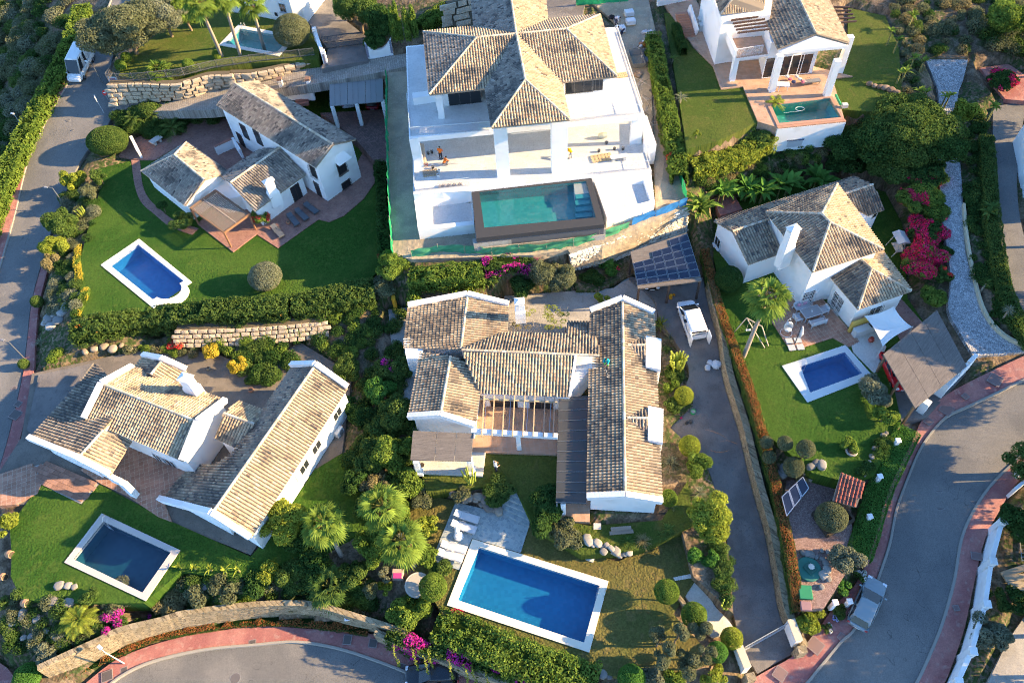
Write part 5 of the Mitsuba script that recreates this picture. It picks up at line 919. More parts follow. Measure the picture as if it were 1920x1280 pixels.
for k, (u, v, r, tr) in enumerate(((1236, 1196, .85, 1.4), (1273, 1188, .85, 2.), (1250, 1232, 1.0, 1.4), (1290, 1240, 1.1, 1.3), (1317, 1180, .95, 1.4), (1322, 1222, .9, 1.2))): bush('grey cloud pruned olive ball, '+('leftmost of the cluster', 'topmost of the cluster', 'lower left of the cluster', 'bottom one of the cluster', 'right one beside the green clipped ball', 'lower right one of the cluster')[k], u, v, r, r*1.8, 'olive', .1, 4, .22, 'olive_topiary', 'topiary', trunk=tr, trunkr=.06)
ball('green clipped ball right of the grey olive cluster', 1345, 1222, .8, 'lush'); ball('yellow clipped ball beside the driveway gate', 1372, 1196, .88, 'yel', rough=.18); ball('bright clipped dome at the bottom edge below the pool lawn', 1184, 1272, 1.05, 'lush'); bush('mixed lime shrub at the bottom edge right of the bright dome', 1265, 1274, 1., 1., 'ygreen', .12, 6); bush('yellow shrub at the bottom edge near the gate pillar', 1340, 1270, 1., 1.1, 'yel', .12, 6); bush('white and green shrub at the bottom edge', 1222, 1270, .9, 1., 'grey', .12, 6)
hedge('flowering hedge on the wall above the lower street', [(815, 1166), (862, 1182), (905, 1202), (955, 1224), (1005, 1241), (1060, 1260), (1120, 1283)], 3., 2.1, 'ygreen', .16, .6, 'pink', .06)
hedge('magenta bougainvillea hanging over the wall of the lower street', [(722, 1186), (760, 1200), (800, 1213), (850, 1226), (900, 1243), (950, 1262), (1000, 1280)], 1.1, 2.6, 'mid', .15, .6, 'magenta', .40, 'bougainvillea', 'bougainvillea', z=-1.0)
ball('yellow green lollipop bush left of the main pool', 812, 1101, 1.15, 'ygreen', 2., .5, rough=.16, leaf=.11); bush('large lemon green bush at the corner above the lower street', 768, 1140, 1.75, 2.6, 'ygreen', .16, 10); bush('grey blue cypress shrub in the lower planting', 694, 1108, .75, 2.2, 'olive', .11, 5, name='cypress', cat='shrub'); bush('pale silvery shrub left of the round paved circle', 724, 1076, .75, 1.2, 'grey', .13, 5); bush('small yellowish shrub beside the grey cypress shrub', 722, 1102, .7, .9, 'yel', .13, 5); bush('low green shrub at the left pool corner', 828, 1068, 1.1, .7, 'mid', .13, 6)
fanpalm('large upper fan palm left of the pool deck', (755, 1010), (716, 948), 5., 28, 1.25, 'ygreen'); fanpalm('large lower fan palm left of the pool deck', (778, 1060), (752, 1012), 4.2, 28, 1.25, 'ygreen'); fanpalm('fan palm beside the long tiled wing of the lower left villa', (640, 1040), (606, 980), 4.6, 26, 1.2, 'ygreen'); fanpalm('low blue green fan palm above the lower street wall', (622, 1120), (618, 1100), 1.2, 34, 1.15, 'mid', petiole=1.05)
bush('yellow tree at the end of the long tiled wing', 532, 975, 2.1, 3., 'yel', .15, 12, .35, 'tree', 'tree', trunk=.5, trunkr=.1); bush('pink flowering shrub between the fan palms', 690, 1015, 1.5, 2.2, 'ygreen', .15, 9, flowers='pink', fl=.1); bush('green shrub under the large fan palms', 665, 1075, 1.5, 1.8, 'mid', .16, 8); bush('lime shrub behind the upper large fan palm', 800, 985, 1.1, 2., 'yel', .16, 7); bush('shady shrub below the fan palm of the lower left villa', 590, 1050, 1.6, 1.6, 'dark', .16, 8); bush('yellow flowered shrub above the lower street wall', 497, 1075, 1.1, 1.3, 'yel', .14, 6)
bush('round dark bush above the sunlit wing parapet of the lower left villa', 652, 692, 1.5, 2., 'mid', .12, 8)
for k, (u, v, r, h, p) in enumerate(((745, 770, 2., 2.8, 'mid'), (715, 735, 1.5, 2., 'lush'), (700, 830, 1.5, 2., 'mid'), (735, 850, 1.8, 2.8, 'ygreen'), (760, 905, 1.6, 1.8, 'ygreen'), (705, 905, 1.3, 1.8, 'dry'), (725, 690, 1.5, 2., 'mid'), (680, 780, 1.2, 1.6, 'dark'), (770, 840, .9, 2.4, 'ygreen'), (785, 930, 1.3, 1.3, 'olive'))):
    bush(('big blue green shrub left of the central villa', 'broad leaved shrub left of the central villa terrace', 'dark shrub beside the air conditioners', 'pale sunlit shrub left of the reed porch', 'sunlit yellowish shrub below the reed porch', 'reddish dry shrub below the pale sunlit shrub', 'shrub with magenta flowers beside the left path', 'dark shrub near the end window of the long wing', 'narrow climber at the left post of the reed porch', 'low olive shrub on the bank below the reed porch')[k], u, v, r, h, p, .16, 9, flowers='magenta' if k == 6 else None, fl=.3)
undergrowth('dense shady planting between the two lower villas', [(650, 700), (690, 640), (740, 570), (760, 600), (770, 790), (775, 860), (700, 940), (655, 860), (690, 780)], 85, (.5, 1.), ('dark', 'mid', 'mid'), .17); undergrowth('creepers and weeds on the bank below the long hedge', [(380, 610), (500, 600), (700, 560), (730, 600), (650, 680), (560, 640), (480, 690), (400, 660)], 110, (.4, .9), ('dark', 'mid', 'ygreen', 'dark'), .17, flowers='orange', fl=.04)
banana('banana like plant beside the magenta shrub', 700, 718, .8, 9, 1.5, .4, 'lush'); bush('left round yellow bush behind the lower left villa', 395, 660, 1.1, 1.5, 'gold', .13, 7); bush('right round yellow bush behind the lower left villa', 443, 686, 1.1, 1.5, 'gold', .13, 7); bush('red leaved shrub at the foot of the stone bank', 338, 640, 1.3, .8, 'dry', .13, 6, flowers='red', fl=.65)
undergrowth('dry plants on the rock bank behind the lower left villa', [(200, 650), (330, 640), (400, 640), (380, 670), (280, 660), (220, 672)], 30, (.3, .6), ('dry', 'ygreen', 'olive'), .13); bush('feathery shrub beside the left driveway ramp', 105, 668, 1., .9, 'ygreen', .13, 6); rosette('pale cactus cluster above the left driveway ramp', 75, 640, 24, .8, .1, 'grey', .1); ball('clipped green ball at the left driveway entrance', 45, 683, .55, 'mid')
# lower left garden
featherpalm('bright young date palm in the lower left rockery', 148, 1162, 1., 22, 1.75, 'yel', .16); bush('tall grey green shrub above the magenta flowers, lower left', 228, 1118, 1.5, 2., 'olive', .14, 8); bush('magenta bougainvillea in the lower left rockery', 210, 1165, 1.3, 1.4, 'mid', .14, 7, flowers='magenta', fl=.45); bush('pale flowering bush at the lower left wall corner', 84, 1232, 1.15, 1.3, 'grey', .14, 7, flowers='pink', fl=.15); ball('bright clipped dome in the bottom left corner', 52, 1268, 1.15, 'lush', 1.4); bush('yellow green bush at the far left lawn edge', 12, 980, 1.3, 1.4, 'yel', .15, 7); bush('small dark round bush below the navy pool', 168, 1115, .85, 1., 'mid', .12, 5); bush('dry yellow shrub at the corner of the navy pool', 300, 1100, 1.2, 1.1, 'yel', .15, 6, flowers='magenta', fl=.12); bush('buff shrub on the bank right of the navy pool', 330, 1130, 1.6, 1.2, 'dry', .15, 8); bush('magenta flower clump on the street wall, lower left', 268, 1166, .7, .7, 'mid', .12, 4, flowers='magenta', fl=.7)
for k, (u, v) in enumerate(((335, 1062), (362, 1062), (392, 1064), (420, 1068), (445, 1066))): banana('clump of tall lit leaves, '+('first', 'second', 'third', 'fourth', 'fifth')[k]+' from the navy pool', u, v, .4, 8, .9, .16, 'yel', 'strap_leaf_plant', 'plant', up=(.7, 1.4))
undergrowth('mixed low plants on the bank above the lower street wall', [(330, 1085), (480, 1085), (600, 1060), (700, 1060), (700, 1140), (600, 1130), (480, 1120), (380, 1140), (330, 1130)], 120, (.35, .8), ('olive', 'mid', 'dark', 'ygreen'), .15); undergrowth('ground cover among the lower left boulders', [(-10, 1080), (60, 1130), (150, 1130), (220, 1180), (120, 1230), (40, 1230), (-10, 1220)], 70, (.3, .7), ('mid', 'dark', 'olive'), .14)
hedge('red brown clipped bed at the foot of the lower street wall', [(115, 1266), (170, 1243), (230, 1215), (300, 1188), (380, 1172), (470, 1162), (560, 1163), (640, 1172), (690, 1180)], .9, .5, 'dark', .1, .2, top='bronze', name='clipped_bed', cat='hedge', z=-3.35)
# upper right
hedge('hedge with red flowers between the construction site and the columned house', [(1224, 60), (1236, 120), (1246, 170), (1258, 225), (1268, 280), (1276, 325)], 2., 1.8, 'ygreen', .16, .45, 'red', .1); hedge('sunlit leafy hedge below the columned house lawn', [(1295, 302), (1345, 290), (1390, 278), (1425, 258), (1445, 245)], 2.8, 1.9, 'yel', .17, .5)
rosette('small palm like plant on the lawn by the red flowered hedge', 1277, 182, 22, 1., .13, 'grey', .8, .35, 'young_palm'); rosette('small pale plant on the lawn edge by the hedge', 1262, 108, 18, .9, .13, 'mid', .5, .35, 'young_palm'); bush('little yellow sapling on the lawn of the columned house', 1306, 252, .5, 1.1, 'yel', .12, 4)
featherpalm('slender palm leaning over the pool of the columned house', 1453, 197, 2.4, 14, 1.3, 'yel', .1); bush('green shrub on the hedge end below that pool corner', 1430, 262, 1.4, 1.6, 'mid', .15, 7); hedge('dark clipped hedge beside the outdoor stairs', [(1268, 40), (1275, 65), (1284, 88)], 1., 1.2, 'dark', .12, .2)
for k, (u, v, s) in enumerate(((1312, 378, 2.2), (1400, 345, 2.1), (1432, 352, 2.), (1480, 338, 2.1), (1535, 325, 2.0), (1360, 352, 1.8))): banana(('lowest sunlit banana clump beside the white stone wall', 'banana clump above the red path', 'banana clump just above the tiled roof corner', 'third shaded banana clump behind the tiled roof', 'rightmost banana clump behind the tiled roof', 'small banana clump left of the red path')[k], u, v, 1.6, 10, s*1.3, .62, 'lush' if k else 'ygreen', stems=3)
for k, (u, v, r, h, p) in enumerate(((1705, 235, 4.6, 5., 'mid'), (1640, 262, 3.6, 4.6, 'dark'), (1590, 268, 2.6, 3.2, 'dark'), (1690, 305, 3.4, 4., 'mid'), (1765, 280, 2.6, 4., 'dark'), (1745, 330, 2., 2.4, 'dark'), (1585, 310, 2.4, 2., 'dark'))): bush(('great dark domed tree in the upper right', 'dark blue green tree below the columned house pool', 'dark shrub tree beside the white pool wall', 'leafy tree below the great dark tree', 'dark tree at the bend of the white gravel path', 'dark bush above the bougainvilleas', 'dark low tree above the banana clumps')[k], u, v, r, h, p, .2, 14, .35, 'tree', 'tree', trunk=.5, trunkr=.16)
for k, (u, v) in enumerate(((1712, 28), (1686, 72), (1716, 105), (1727, 168), (1775, 178), (1868, 196), (1700, 130))): banana('tall strelitzia '+('at the top right, highest in its row', 'second from the top of its row', 'third from the top, beside the dirt track', 'nearest the great dark domed tree', 'lit against the white gravel path', 'beside the dark road in the far right', 'between the lawn and the dirt track')[k], u, v, 1.6, 9, 1.2, .3, 'ygreen', 'strelitzia', 'plant', up=(.5, 1.35), stems=2)
bush('yellow lit bamboo beside the white gravel path', 1805, 212, 1.3, 3.2, 'yel', .2, 9, name='bamboo', cat='bamboo')
for k, (u, v, r, h, p, f, a) in enumerate(((1736, 490, 2.7, 2.6, 'ygreen', 'pink', .78), (1731, 436, 2.5, 2.6, 'dark', 'pink', .62), (1733, 380, 2.7, 2.8, 'ygreen', 'pink', .3), (1728, 325, 2.6, 2.6, 'dark', 'pink', .55), (1765, 520, 1., 1.6, 'mid', 'red', .4))): bush(('sunlit bright crimson bougainvillea', 'shaded dark magenta bougainvillea above the crimson one', 'green bush between the bougainvilleas', 'topmost red bougainvillea by the gravel path', 'small red orange flowering shrub at the gravel edge')[k], u, v, r, h, p, .16, 9, flowers=f, fl=a, name='bougainvillea', cat='bougainvillea')
bush('tall grassy shrub below the crimson bougainvillea', 1755, 560, 1.4, 2., 'ygreen', .15, 7); bush('shady low shrub beside the gravel path', 1770, 470, .9, 1., 'dark', .14, 5)
hedge('clipped hedge between the planted strip and the far right road', [(1852, 250), (1858, 330), (1864, 400), (1874, 470), (1890, 545), (1916, 600), (1945, 640)], 1.5, 1.3, 'mid', .13, .2); undergrowth('shaded shrubs right of the white gravel path', [(1812, 180), (1845, 220), (1850, 330), (1860, 470), (1885, 570), (1910, 640), (1870, 620), (1830, 540), (1815, 440), (1810, 330)], 90, (.4, .9), ('dark', 'mid', 'dark'), .16)
banana('strelitzia with grey leaves between the gravel path and the hedge', 1855, 395, 1.5, 12, 1.3, .3, 'mid', 'strelitzia', 'plant', stems=2); rosette('yucca on a bare trunk near the end of the gravel path', 1893, 580, 50, .7, .06, 'grey', 1.6, .2, 'yucca', up=(-.5, 1.4), trunk=.1); rosette('second yucca on a bare trunk higher up the gravel path', 1850, 530, 50, .7, .06, 'mid', 1.3, .2, 'yucca', up=(-.5, 1.4), trunk=.1)
undergrowth('rough growth in the top right corner', [(1822, -20), (1960, -20), (1960, 120), (1850, 115), (1825, 60)], 60, (.7, 1.5), ('olive', 'mid', 'dark'), .2); bush('sunlit tree in the top right corner', 1895, 30, 3., 3.6, 'ygreen', .2, 10, .35, 'tree', 'tree', trunk=.6, trunkr=.15); undergrowth('mixed shrubs between the lawn and the dirt track', [(1660, -10), (1710, -10), (1728, 110), (1735, 200), (1695, 190), (1690, 90)], 45, (.4, .9), ('olive', 'mid', 'dry'), .17)
undergrowth('scrub and weeds on the bank above the banana clumps', [(1290, 320), (1400, 300), (1480, 270), (1570, 275), (1560, 315), (1440, 330), (1350, 350), (1300, 350)], 80, (.35, .8), ('mid', 'dry', 'dark', 'ygreen'), .16)
# right garden
ball('big smooth dark clipped ball at the left corner of the right villa', 1366, 524, 1.4, 'dark', 2.7, leaf=.09, rough=.05); fanpalm('tall leaning fan palm on the right villa lawn', (1394, 668), (1440, 556), 6., 30, 1.35, 'ygreen', .19)
rosette('small palm beside the right pool', 1487, 702, 30, 1.0, .14, 'yel', .8, .5, 'young_palm', up=(.0, 1.3)); bush('large variegated shrub left of the red car', 1640, 735, 1.6, 2.2, 'grey', .15, 8); bush('variegated shrub below the large one, at the lawn corner', 1658, 780, 1.2, 1.8, 'ygreen', .15, 6); bush('small bright potted shrub in the middle of the lower lawn', 1597, 833, .85, 1.2, 'ygreen', .13, 5)
for k, (u, v, r, tr) in enumerate(((1437, 830, .58, .9), (1472, 831, .66, 1.), (1511, 841, .8, .8), (1442, 857, .6, .7), (1488, 876, .9, .5))): ball('grey pompon of the branched topiary, '+('leftmost upper', 'top middle', 'rightmost', 'lower left', 'lowest and largest')[k], u, v, r, 'olive', trunk=tr, name='pompon_topiary')
bush('orange tinted shrub under the pompon topiary', 1502, 895, .7, .7, 'dry', .12, 4); bush('dark low shrub in the corner of the lower lawn', 1618, 880, .9, .7, 'dark', .12, 5); ball('large clipped dome in the square bed of the gravel garden', 1559, 969, 1.3, 'olive', 2.4, leaf=.1); bush('open grey green shrub beside the street hedge', 1588, 1045, 1.4, 2.2, 'grey', .14, 7); bush('yellow green creeper at the driveway gate corner', 1520, 1165, 1.25, 1.3, 'yel', .13, 7); bush('blue flowering shrub behind the silver car', 1568, 1148, .8, .7, 'mid', .12, 5, flowers='blue', fl=.6); bush('small white flowered shrub at the street corner', 1553, 1178, .5, .5, 'mid', .12, 4, flowers='white', fl=.5); bush('white flowered shrub beside the silver car bonnet', 1615, 1078, .6, .7, 'mid', .12, 4, flowers='white', fl=.5); bush('lime shrub between the pond garden and the silver car', 1583, 1100, .8, .9, 'lush', .13, 5)
hedge('smooth bright hedge along the inside of the street bend', [(1706, 802), (1682, 850), (1658, 900), (1640, 950), (1625, 1000), (1612, 1040)], 2.1, .9, 'lush', .1, .12)
undergrowth('dark border planting at the foot of the right lawn', [(1640, 830), (1680, 800), (1662, 850), (1620, 900), (1600, 900), (1630, 870)], 16, (.25, .5), ('dark', 'mid'), .12)
bush('pale grey bush behind the white street wall', 1858, 1185, 1.5, 2.2, 'grey', .13, 8); bush('yellow flowered shrub behind the white street wall', 1872, 1125, 1., 1., 'mid', .13, 6, flowers='gold', fl=.2); bush('dark white flowered bush at the right edge behind the street wall', 1915, 1130, 1.3, 1.6, 'dark', .13, 7, flowers='white', fl=.12); bush('dark tree at the right edge by the street wall end', 1912, 985, 1.8, 2.6, 'dark', .16, 8, .35, 'tree', 'tree', trunk=.5); bush('dark tree at the right edge above the street', 1928, 868, 1.7, 3., 'mid', .16, 8, .35, 'tree', 'tree', trunk=.8)

# more planting that fills the banks
for k, (u, v, r, h, p) in enumerate(((752, 690, 1.3, 2., 'mid'), (690, 870, 1.5, 2.2, 'mid'), (668, 905, 1.3, 1.8, 'dark'), (720, 800, 1.5, 2.4, 'mid'), (655, 760, 1.2, 1.6, 'dark'), (745, 955, 1.3, 2., 'ygreen'), (690, 950, 1.4, 2., 'mid'), (800, 1040, 1., 1.4, 'ygreen'), (705, 1045, 1.2, 1.6, 'ygreen'), (560, 1010, 1.5, 1.8, 'dark'), (545, 1075, 1.5, 1.5, 'mid'), (425, 1100, 1.5, 1.4, 'olive'), (470, 1095, 1.4, 1.4, 'dark'), (375, 1110, 1.4, 1.3, 'olive'))):
    bush(('shrub between the left path and the magenta shrub', 'shrub behind the upper large fan palm, left side', 'dark shrub beside the lawn of the lower left villa', 'tall shrub right of the air conditioners', 'dark shrub under the end window of the long wing', 'lime shrub above the upper large fan palm', 'shrub left of the upper large fan palm', 'lime shrub at the left edge of the pool deck', 'lime shrub below the pink flowering shrub', 'dark shrub behind the yellow tree', 'green shrub on the bank left of the low fan palm', 'olive shrub on the bank above the middle of the curved wall', 'dark shrub on the bank beside the yellow flowered shrub', 'olive shrub on the bank right of the buff shrub')[k], u, v, r, h, p, .16, 9)
bush('dark red bougainvillea hanging over the red paving in the far right', 1872, 150, 1.9, 1.6, 'dark', .16, 9, flowers='pink', fl=.45, name='bougainvillea', cat='bougainvillea')
for k, (u, v, L) in enumerate(((740, 1215, 1.9), (775, 1222, 1.7), (795, 1235, 2.2), (805, 1225, 1.6), (842, 1243, 1.7), (870, 1252, 1.6), (885, 1250, 1.9), (910, 1262, 1.6))):
    rg = rgn(); p = at(u, v-14, -1.3); t = thing('hanging_shoot', 'pale leafy shoot hanging over the street wall, '+('first', 'second', 'third', 'fourth', 'fifth', 'sixth', 'seventh', 'eighth')[k]+' from the left', 'vine', 'hanging shoots on the street wall'); pts = np.array([p+np.array([0, -.4, .3]), p+np.array([.1*k % .3, -1.0, .1]), p+np.array([.15, -1.3, -.8]), p+np.array([.1, -1.45, -.8-L*.5])]); pts = smooth_line(pts, 6); part(t, 'stem', MB().tube(pts, .02, (.2, .2, .06), 4), 'vcrough'); mb = MB(); i = rg.integers(0, len(pts), 90); P = pts[i]+rg.normal(0, .06, (90, 3)); leaves(mb, P, sphere_pts(90, rg), .16, leafcol(P, 'yel', rg), rg); part(t, 'leaves', mb, 'leaf')

undergrowth('shaded planting in the yard between the wings of the lower left villa', [(455, 690), (540, 650), (560, 672), (500, 735), (470, 725)], 26, (.5, 1.0), ('dark', 'mid'), .18)
undergrowth('weeds along the top of the curved street wall', [(200, 1185), (330, 1148), (475, 1128), (600, 1128), (700, 1150), (690, 1162), (580, 1136), (475, 1136), (340, 1156), (215, 1194)], 60, (.3, .65), ('dry', 'olive', 'mid'), .14, flowers='magenta', fl=.05)
undergrowth('dark scrub on the planted slope in the far right top', [(1722, -20), (1805, -20), (1812, 100), (1735, 100)], 36, (.4, .9), ('dark', 'dry', 'olive'), .17)
# ---------------------------------------------------------------- walls, fences, carports, pergolas
def rock_mesh(mb, c, s, rg, col, rz_=None):
    a = rg.uniform(0, 6.28) if rz_ is None else rz_; m = trimesh.creation.icosphere(1); v = m.vertices.copy(); v = np.sign(v)*np.abs(v)**.72; v *= 1+.32*(meshkit.noise(v*1.6+rg.uniform(0, 50, 3))[:, None]-.5); v *= np.asarray(s)/2
    ca, sa = math.cos(a), math.sin(a); v = v@np.array([[ca, sa, 0], [-sa, ca, 0], [0, 0, 1]]); mb.add(np.asarray(c)+v, m.faces, col)
def block(mb, c, ax, size, rg, col):
    "a rough wall stone: a box with knocked corners"
    P = []
    for sx in (-1, 1):
        for sy in (-1, 1):
            for sz in (-1, 1): P += [np.array([sx*size[0]*rg.uniform(.38, .5), sy*size[1]*rg.uniform(.4, .5), sz*size[2]*rg.uniform(.36, .5)])]
    P += [np.array([rg.uniform(-.2, .2)*size[0], -size[1]*.56, rg.uniform(-.2, .2)*size[2]])]
    h = trimesh.convex.convex_hull(np.array(P)); mb.add(np.asarray(c)+h.vertices@np.asarray(ax), h.faces, col)
def stone_wall(label, top, bot, sx, sz, bsdf='stone', cols=((.40, .32, .22), (.5, .41, .29), (.33, .27, .2), (.46, .36, .25)), parts=True, thick=.5, seed=3, name='stone_wall', backcol=(.12, .1, .07)):
    "a retaining wall between an upper and a lower line of 3-D points, faced with laid stones"
    rg = np.random.default_rng(seed); A, Bt = np.asarray(top, float), np.asarray(bot, float); n = 60
    def res(L): d = np.r_[0, np.cumsum(np.linalg.norm(np.diff(L, axis=0), axis=1))]; t = np.linspace(0, d[-1], n); return np.stack([np.interp(t, d, L[:, k]) for k in range(3)], 1)
    A, Bt = res(A), res(Bt); t = thing(name, label, 'wall'); L = np.linalg.norm(np.diff(A, axis=0), axis=1).sum(); H = np.linalg.norm(A-Bt, axis=1).mean()
    out = np.cross(A[-1]-A[0], [0, 0, 1.]); out = unit(out); out = out if np.dot(out, EYE-A.mean(0)) > 0 else -out
    mb = MB(); V = np.vstack([A, Bt, A-out*.7, Bt-out*.7]); i = np.arange(n-1); q = [np.stack([i+a, i+a+1, i+b+1, i+b], 1) for a, b in ((0, n), (2*n, 0), (3*n, 2*n))]; mb.add(V-out*.12, np.vstack(q), backcol); part(t, 'core', mb, 'vcrough')
    rows = max(1, int(round(H/sz))); stones = MB(); k = 0
    for r in range(rows):
        x = rg.uniform(-sx, 0)
        while x < L:
            w = sx*rg.uniform(.6, 1.5); f0 = np.clip((x+w/2)/L, 0, 1)*(n-1); a = int(min(f0, n-2)); f = f0-a; hv = (r+.5)/rows
            p = (A[a]*(1-f)+A[a+1]*f)*(1-hv)+(Bt[a]*(1-f)+Bt[a+1]*f)*hv; ex = unit(A[a+1]-A[a]); ez = unit((A[a]-Bt[a])); ey = unit(np.cross(ez, ex)); ey = ey if np.dot(ey, out) < 0 else -ey
            hh = H/rows*rg.uniform(.88, 1.02); c = np.array(cols[int(rg.integers(len(cols)))])*rg.uniform(.8, 1.15); m = MB() if parts else stones
            block(m, p-out*rg.uniform(-.02, .06), [ex, ey, ez], (w*.97, thick, hh*.97), rg, c)
            if parts: part(t, 'stone', m, 'stone' if bsdf == 'stone' else bsdf)
            x += w; k += 1
    if not parts: put(num(t+'__stone'), stones, bsdf, kind='stuff')
    return t
stone_wall('high wall of tan boulders along the paved street, upper left', curve([(203, 157), (260, 156), (332, 157), (387, 142), (430, 140)], 7.65), curve([(213, 200), (260, 192), (335, 186), (390, 176), (436, 166)], 4.9), 1.15, .62, seed=5)
stone_wall('low row of pale boulders beside the entrance gate, upper left', curve([(432, 138), (480, 136), (540, 124), (590, 114)], 7.4), curve([(437, 160), (482, 152), (545, 138), (592, 122)], 6.1), .95, .6, seed=6, cols=((.5, .44, .36), (.56, .5, .41), (.42, .36, .28)))
stone_wall('white rubble retaining wall under the construction villa', curve([(1288, 388), (1250, 402), (1200, 424), (1130, 456), (1072, 478)], 4.62), curve([(1286, 436), (1250, 450), (1200, 470), (1140, 492), (1076, 506)], .8), .42, .3, 'vcrough', ((.66, .62, .54), (.74, .71, .64), (.56, .5, .42), (.7, .66, .57)), False, .35, 7, backcol=(.3, .27, .22))
stone_wall('rocky bank of tan blocks behind the roof of the construction villa', curve([(838, 8), (870, 0), (900, -6)], 12.), curve([(838, 50), (880, 50), (912, 48)], 9.5), 1.7, .75, seed=8)
stone_wall('weathered block wall under the long hedge behind the lower left villa', curve([(330, 618), (420, 616), (520, 610), (610, 602)], 1.25), curve([(334, 652), (424, 650), (522, 643), (612, 634)], -.1), .8, .42, seed=9)
def wall_line(label, top, bot, w, bsdf, name='wall', col=(.5, .45, .4), cat='wall'):
    "a wall with a sloping face from an upper to a lower line and a flat top w wide"
    A, Bt = np.asarray(top), np.asarray(bot); n = len(A); d = np.gradient(A, axis=0); nn = np.stack([d[:, 1], -d[:, 0], d[:, 0]*0], 1); nn /= np.linalg.norm(nn, axis=1, keepdims=True); s = np.sign(((Bt-A)*nn).sum()) or 1; nn = -nn*s
    V = np.stack([Bt-[0, 0, .5], A, A+nn*w, A+nn*w-[0, 0, 2.]], 1).reshape(-1, 3); i = np.arange(n-1); mb = MB(); mb.add(V, np.vstack([np.stack([i*4+k, i*4+k+1, i*4+k+5, i*4+k+4], 1) for k in range(3)]), col)
    for e in (0, n-1): mb.add(V[e*4:e*4+4], [[0, 1, 2, 3]], col)
    t = thing(name, label, cat); part(t, 'masonry', mb, bsdf); return t
wall_line('curved tan stone retaining wall above the lower street', curve([(70, 1256), (130, 1228), (185, 1203), (225, 1184), (300, 1166), (350, 1152), (475, 1137), (580, 1136), (642, 1152), (700, 1170), (760, 1190)], -1.25), curve([(97, 1274), (150, 1258), (200, 1234), (250, 1209), (312, 1188), (375, 1178), (475, 1162), (580, 1158), (655, 1174), (705, 1184), (765, 1206)], -3.75), .45, 'drywall', 'stone_wall')
wall_line('tall stone wall below the bougainvillea on the lower street', curve([(705, 1178), (770, 1204), (860, 1240), (960, 1275), (1060, 1310)], -1.6), curve([(705, 1186), (765, 1212), (855, 1247), (955, 1282), (1056, 1318)], -3.9), .5, 'drywall', 'stone_wall')
dwr = dway[1]; k0 = 2; tl = dwr[k0:]+np.array([[.15, 0, 1.25]]); wall_line('long tan stone wall along the right side of the driveway', tl, dwr[k0:], .62, 'drywall', 'stone_wall')
wall_line('low stone step wall beside the garden steps near the lawn', pix([(1270, 1118), (1286, 1140)], -.75), pix([(1268, 1122), (1284, 1145)], -1.2), .3, 'drywall', 'stone_wall')
def rocks(label, pts, size, group, z=None, col=((.23, .215, .195), (.29, .27, .24), (.19, .18, .165)), flat=.6, seed=0, name='rock'):
    rg = np.random.default_rng(50+seed)
    for u, v in pts:
        P = on(u, v, .1); s = size*rg.uniform(.65, 1.35); mb = MB(); rock_mesh(mb, P+[0, 0, s*flat*.15], (s, s*rg.uniform(.7, 1.), s*flat), rg, np.array(col[int(rg.integers(len(col)))])*rg.uniform(.85, 1.1)); k = num(name); put(k, mb, 'vcrough', 30, label=label, cat='rock', group=group)
rocks('grey boulder of the lower left rockery', [(46, 1152), (70, 1160), (112, 1190), (45, 1195), (62, 1195), (25, 1148), (100, 1128), (130, 1130), (20, 1178), (118, 1206), (88, 1182), (58, 1208), (112, 1135), (30, 1165)], .85, 'boulders of the lower left rockery', seed=1)
rocks('pale rock bordering the navy pool flower bed', [(112, 1098), (128, 1098), (140, 1100), (385, 1098), (400, 1100), (412, 1102)], .8, 'rocks near the navy pool', seed=2)
rocks('flat grey rock of the left roadside border', [(101, 590), (92, 598), (110, 600), (96, 612), (84, 606), (105, 575), (118, 585), (128, 575), (150, 568), (140, 545), (130, 536), (152, 552)], 1.05, 'rocks of the left roadside border', flat=.4, seed=3, col=((.27, .265, .25), (.33, .32, .3)))
rocks('brown boulder of the terrace edge above the pool deck', [(858, 930), (868, 928), (880, 934), (892, 938), (903, 946), (915, 950), (897, 932), (925, 956), (935, 958), (872, 938), (850, 925), (910, 938)], .85, 'boulders above the pool deck', seed=4, col=((.25, .215, .18), (.2, .18, .16), (.3, .25, .2)))
rocks('angular cream stone of the low wall on the villa lawn', [(1101, 1008), (1110, 1014), (1120, 1018), (1128, 1024), (1138, 1022), (1146, 1028), (1155, 1034), (1132, 1034), (1120, 1030), (1112, 1022), (1104, 1016), (1162, 1040), (1172, 1038), (1180, 1036)], .62, 'stones of the low lawn wall', flat=.5, seed=5, col=((.34, .31, .26), (.39, .36, .31), (.28, .25, .22)))
rocks('rock edging the step between lawn and gravel garden', [(1520, 875), (1530, 868), (1540, 872), (1551, 880), (1560, 884), (1570, 890), (1536, 880), (1546, 888), (1466, 888), (1470, 880)], .75, 'rocks above the gravel garden', seed=6)
rocks('small rock in the dark border of the right lawn', [(1640, 842), (1645, 835), (1650, 826), (1634, 856), (1630, 866), (1656, 818), (1662, 812), (1620, 890), (1612, 892)], .5, 'rocks of the right lawn border', seed=7)
rocks('rounded stone around the pond cover', [(1505, 1036), (1513, 1038), (1521, 1040), (1531, 1044), (1542, 1048), (1548, 1056), (1550, 1068), (1541, 1032), (1552, 1034), (1544, 1078), (1552, 1084), (1540, 1100)], .6, 'stones around the pond cover', seed=8)
rocks('pale rock along the bottom flower border of the main lawn', [(1004, 1212), (1012, 1226), (1028, 1234), (1076, 1258), (1098, 1256), (1110, 1260), (1130, 1264), (1142, 1266)], .7, 'rocks below the main pool lawn', seed=9)
rocks('sunlit rock in the bank behind the lower left villa', [(160, 660), (178, 655), (196, 650), (212, 655), (228, 648), (245, 655)], .9, 'rocks behind the lower left villa', seed=10, col=((.32, .27, .21), (.27, .22, .17)))
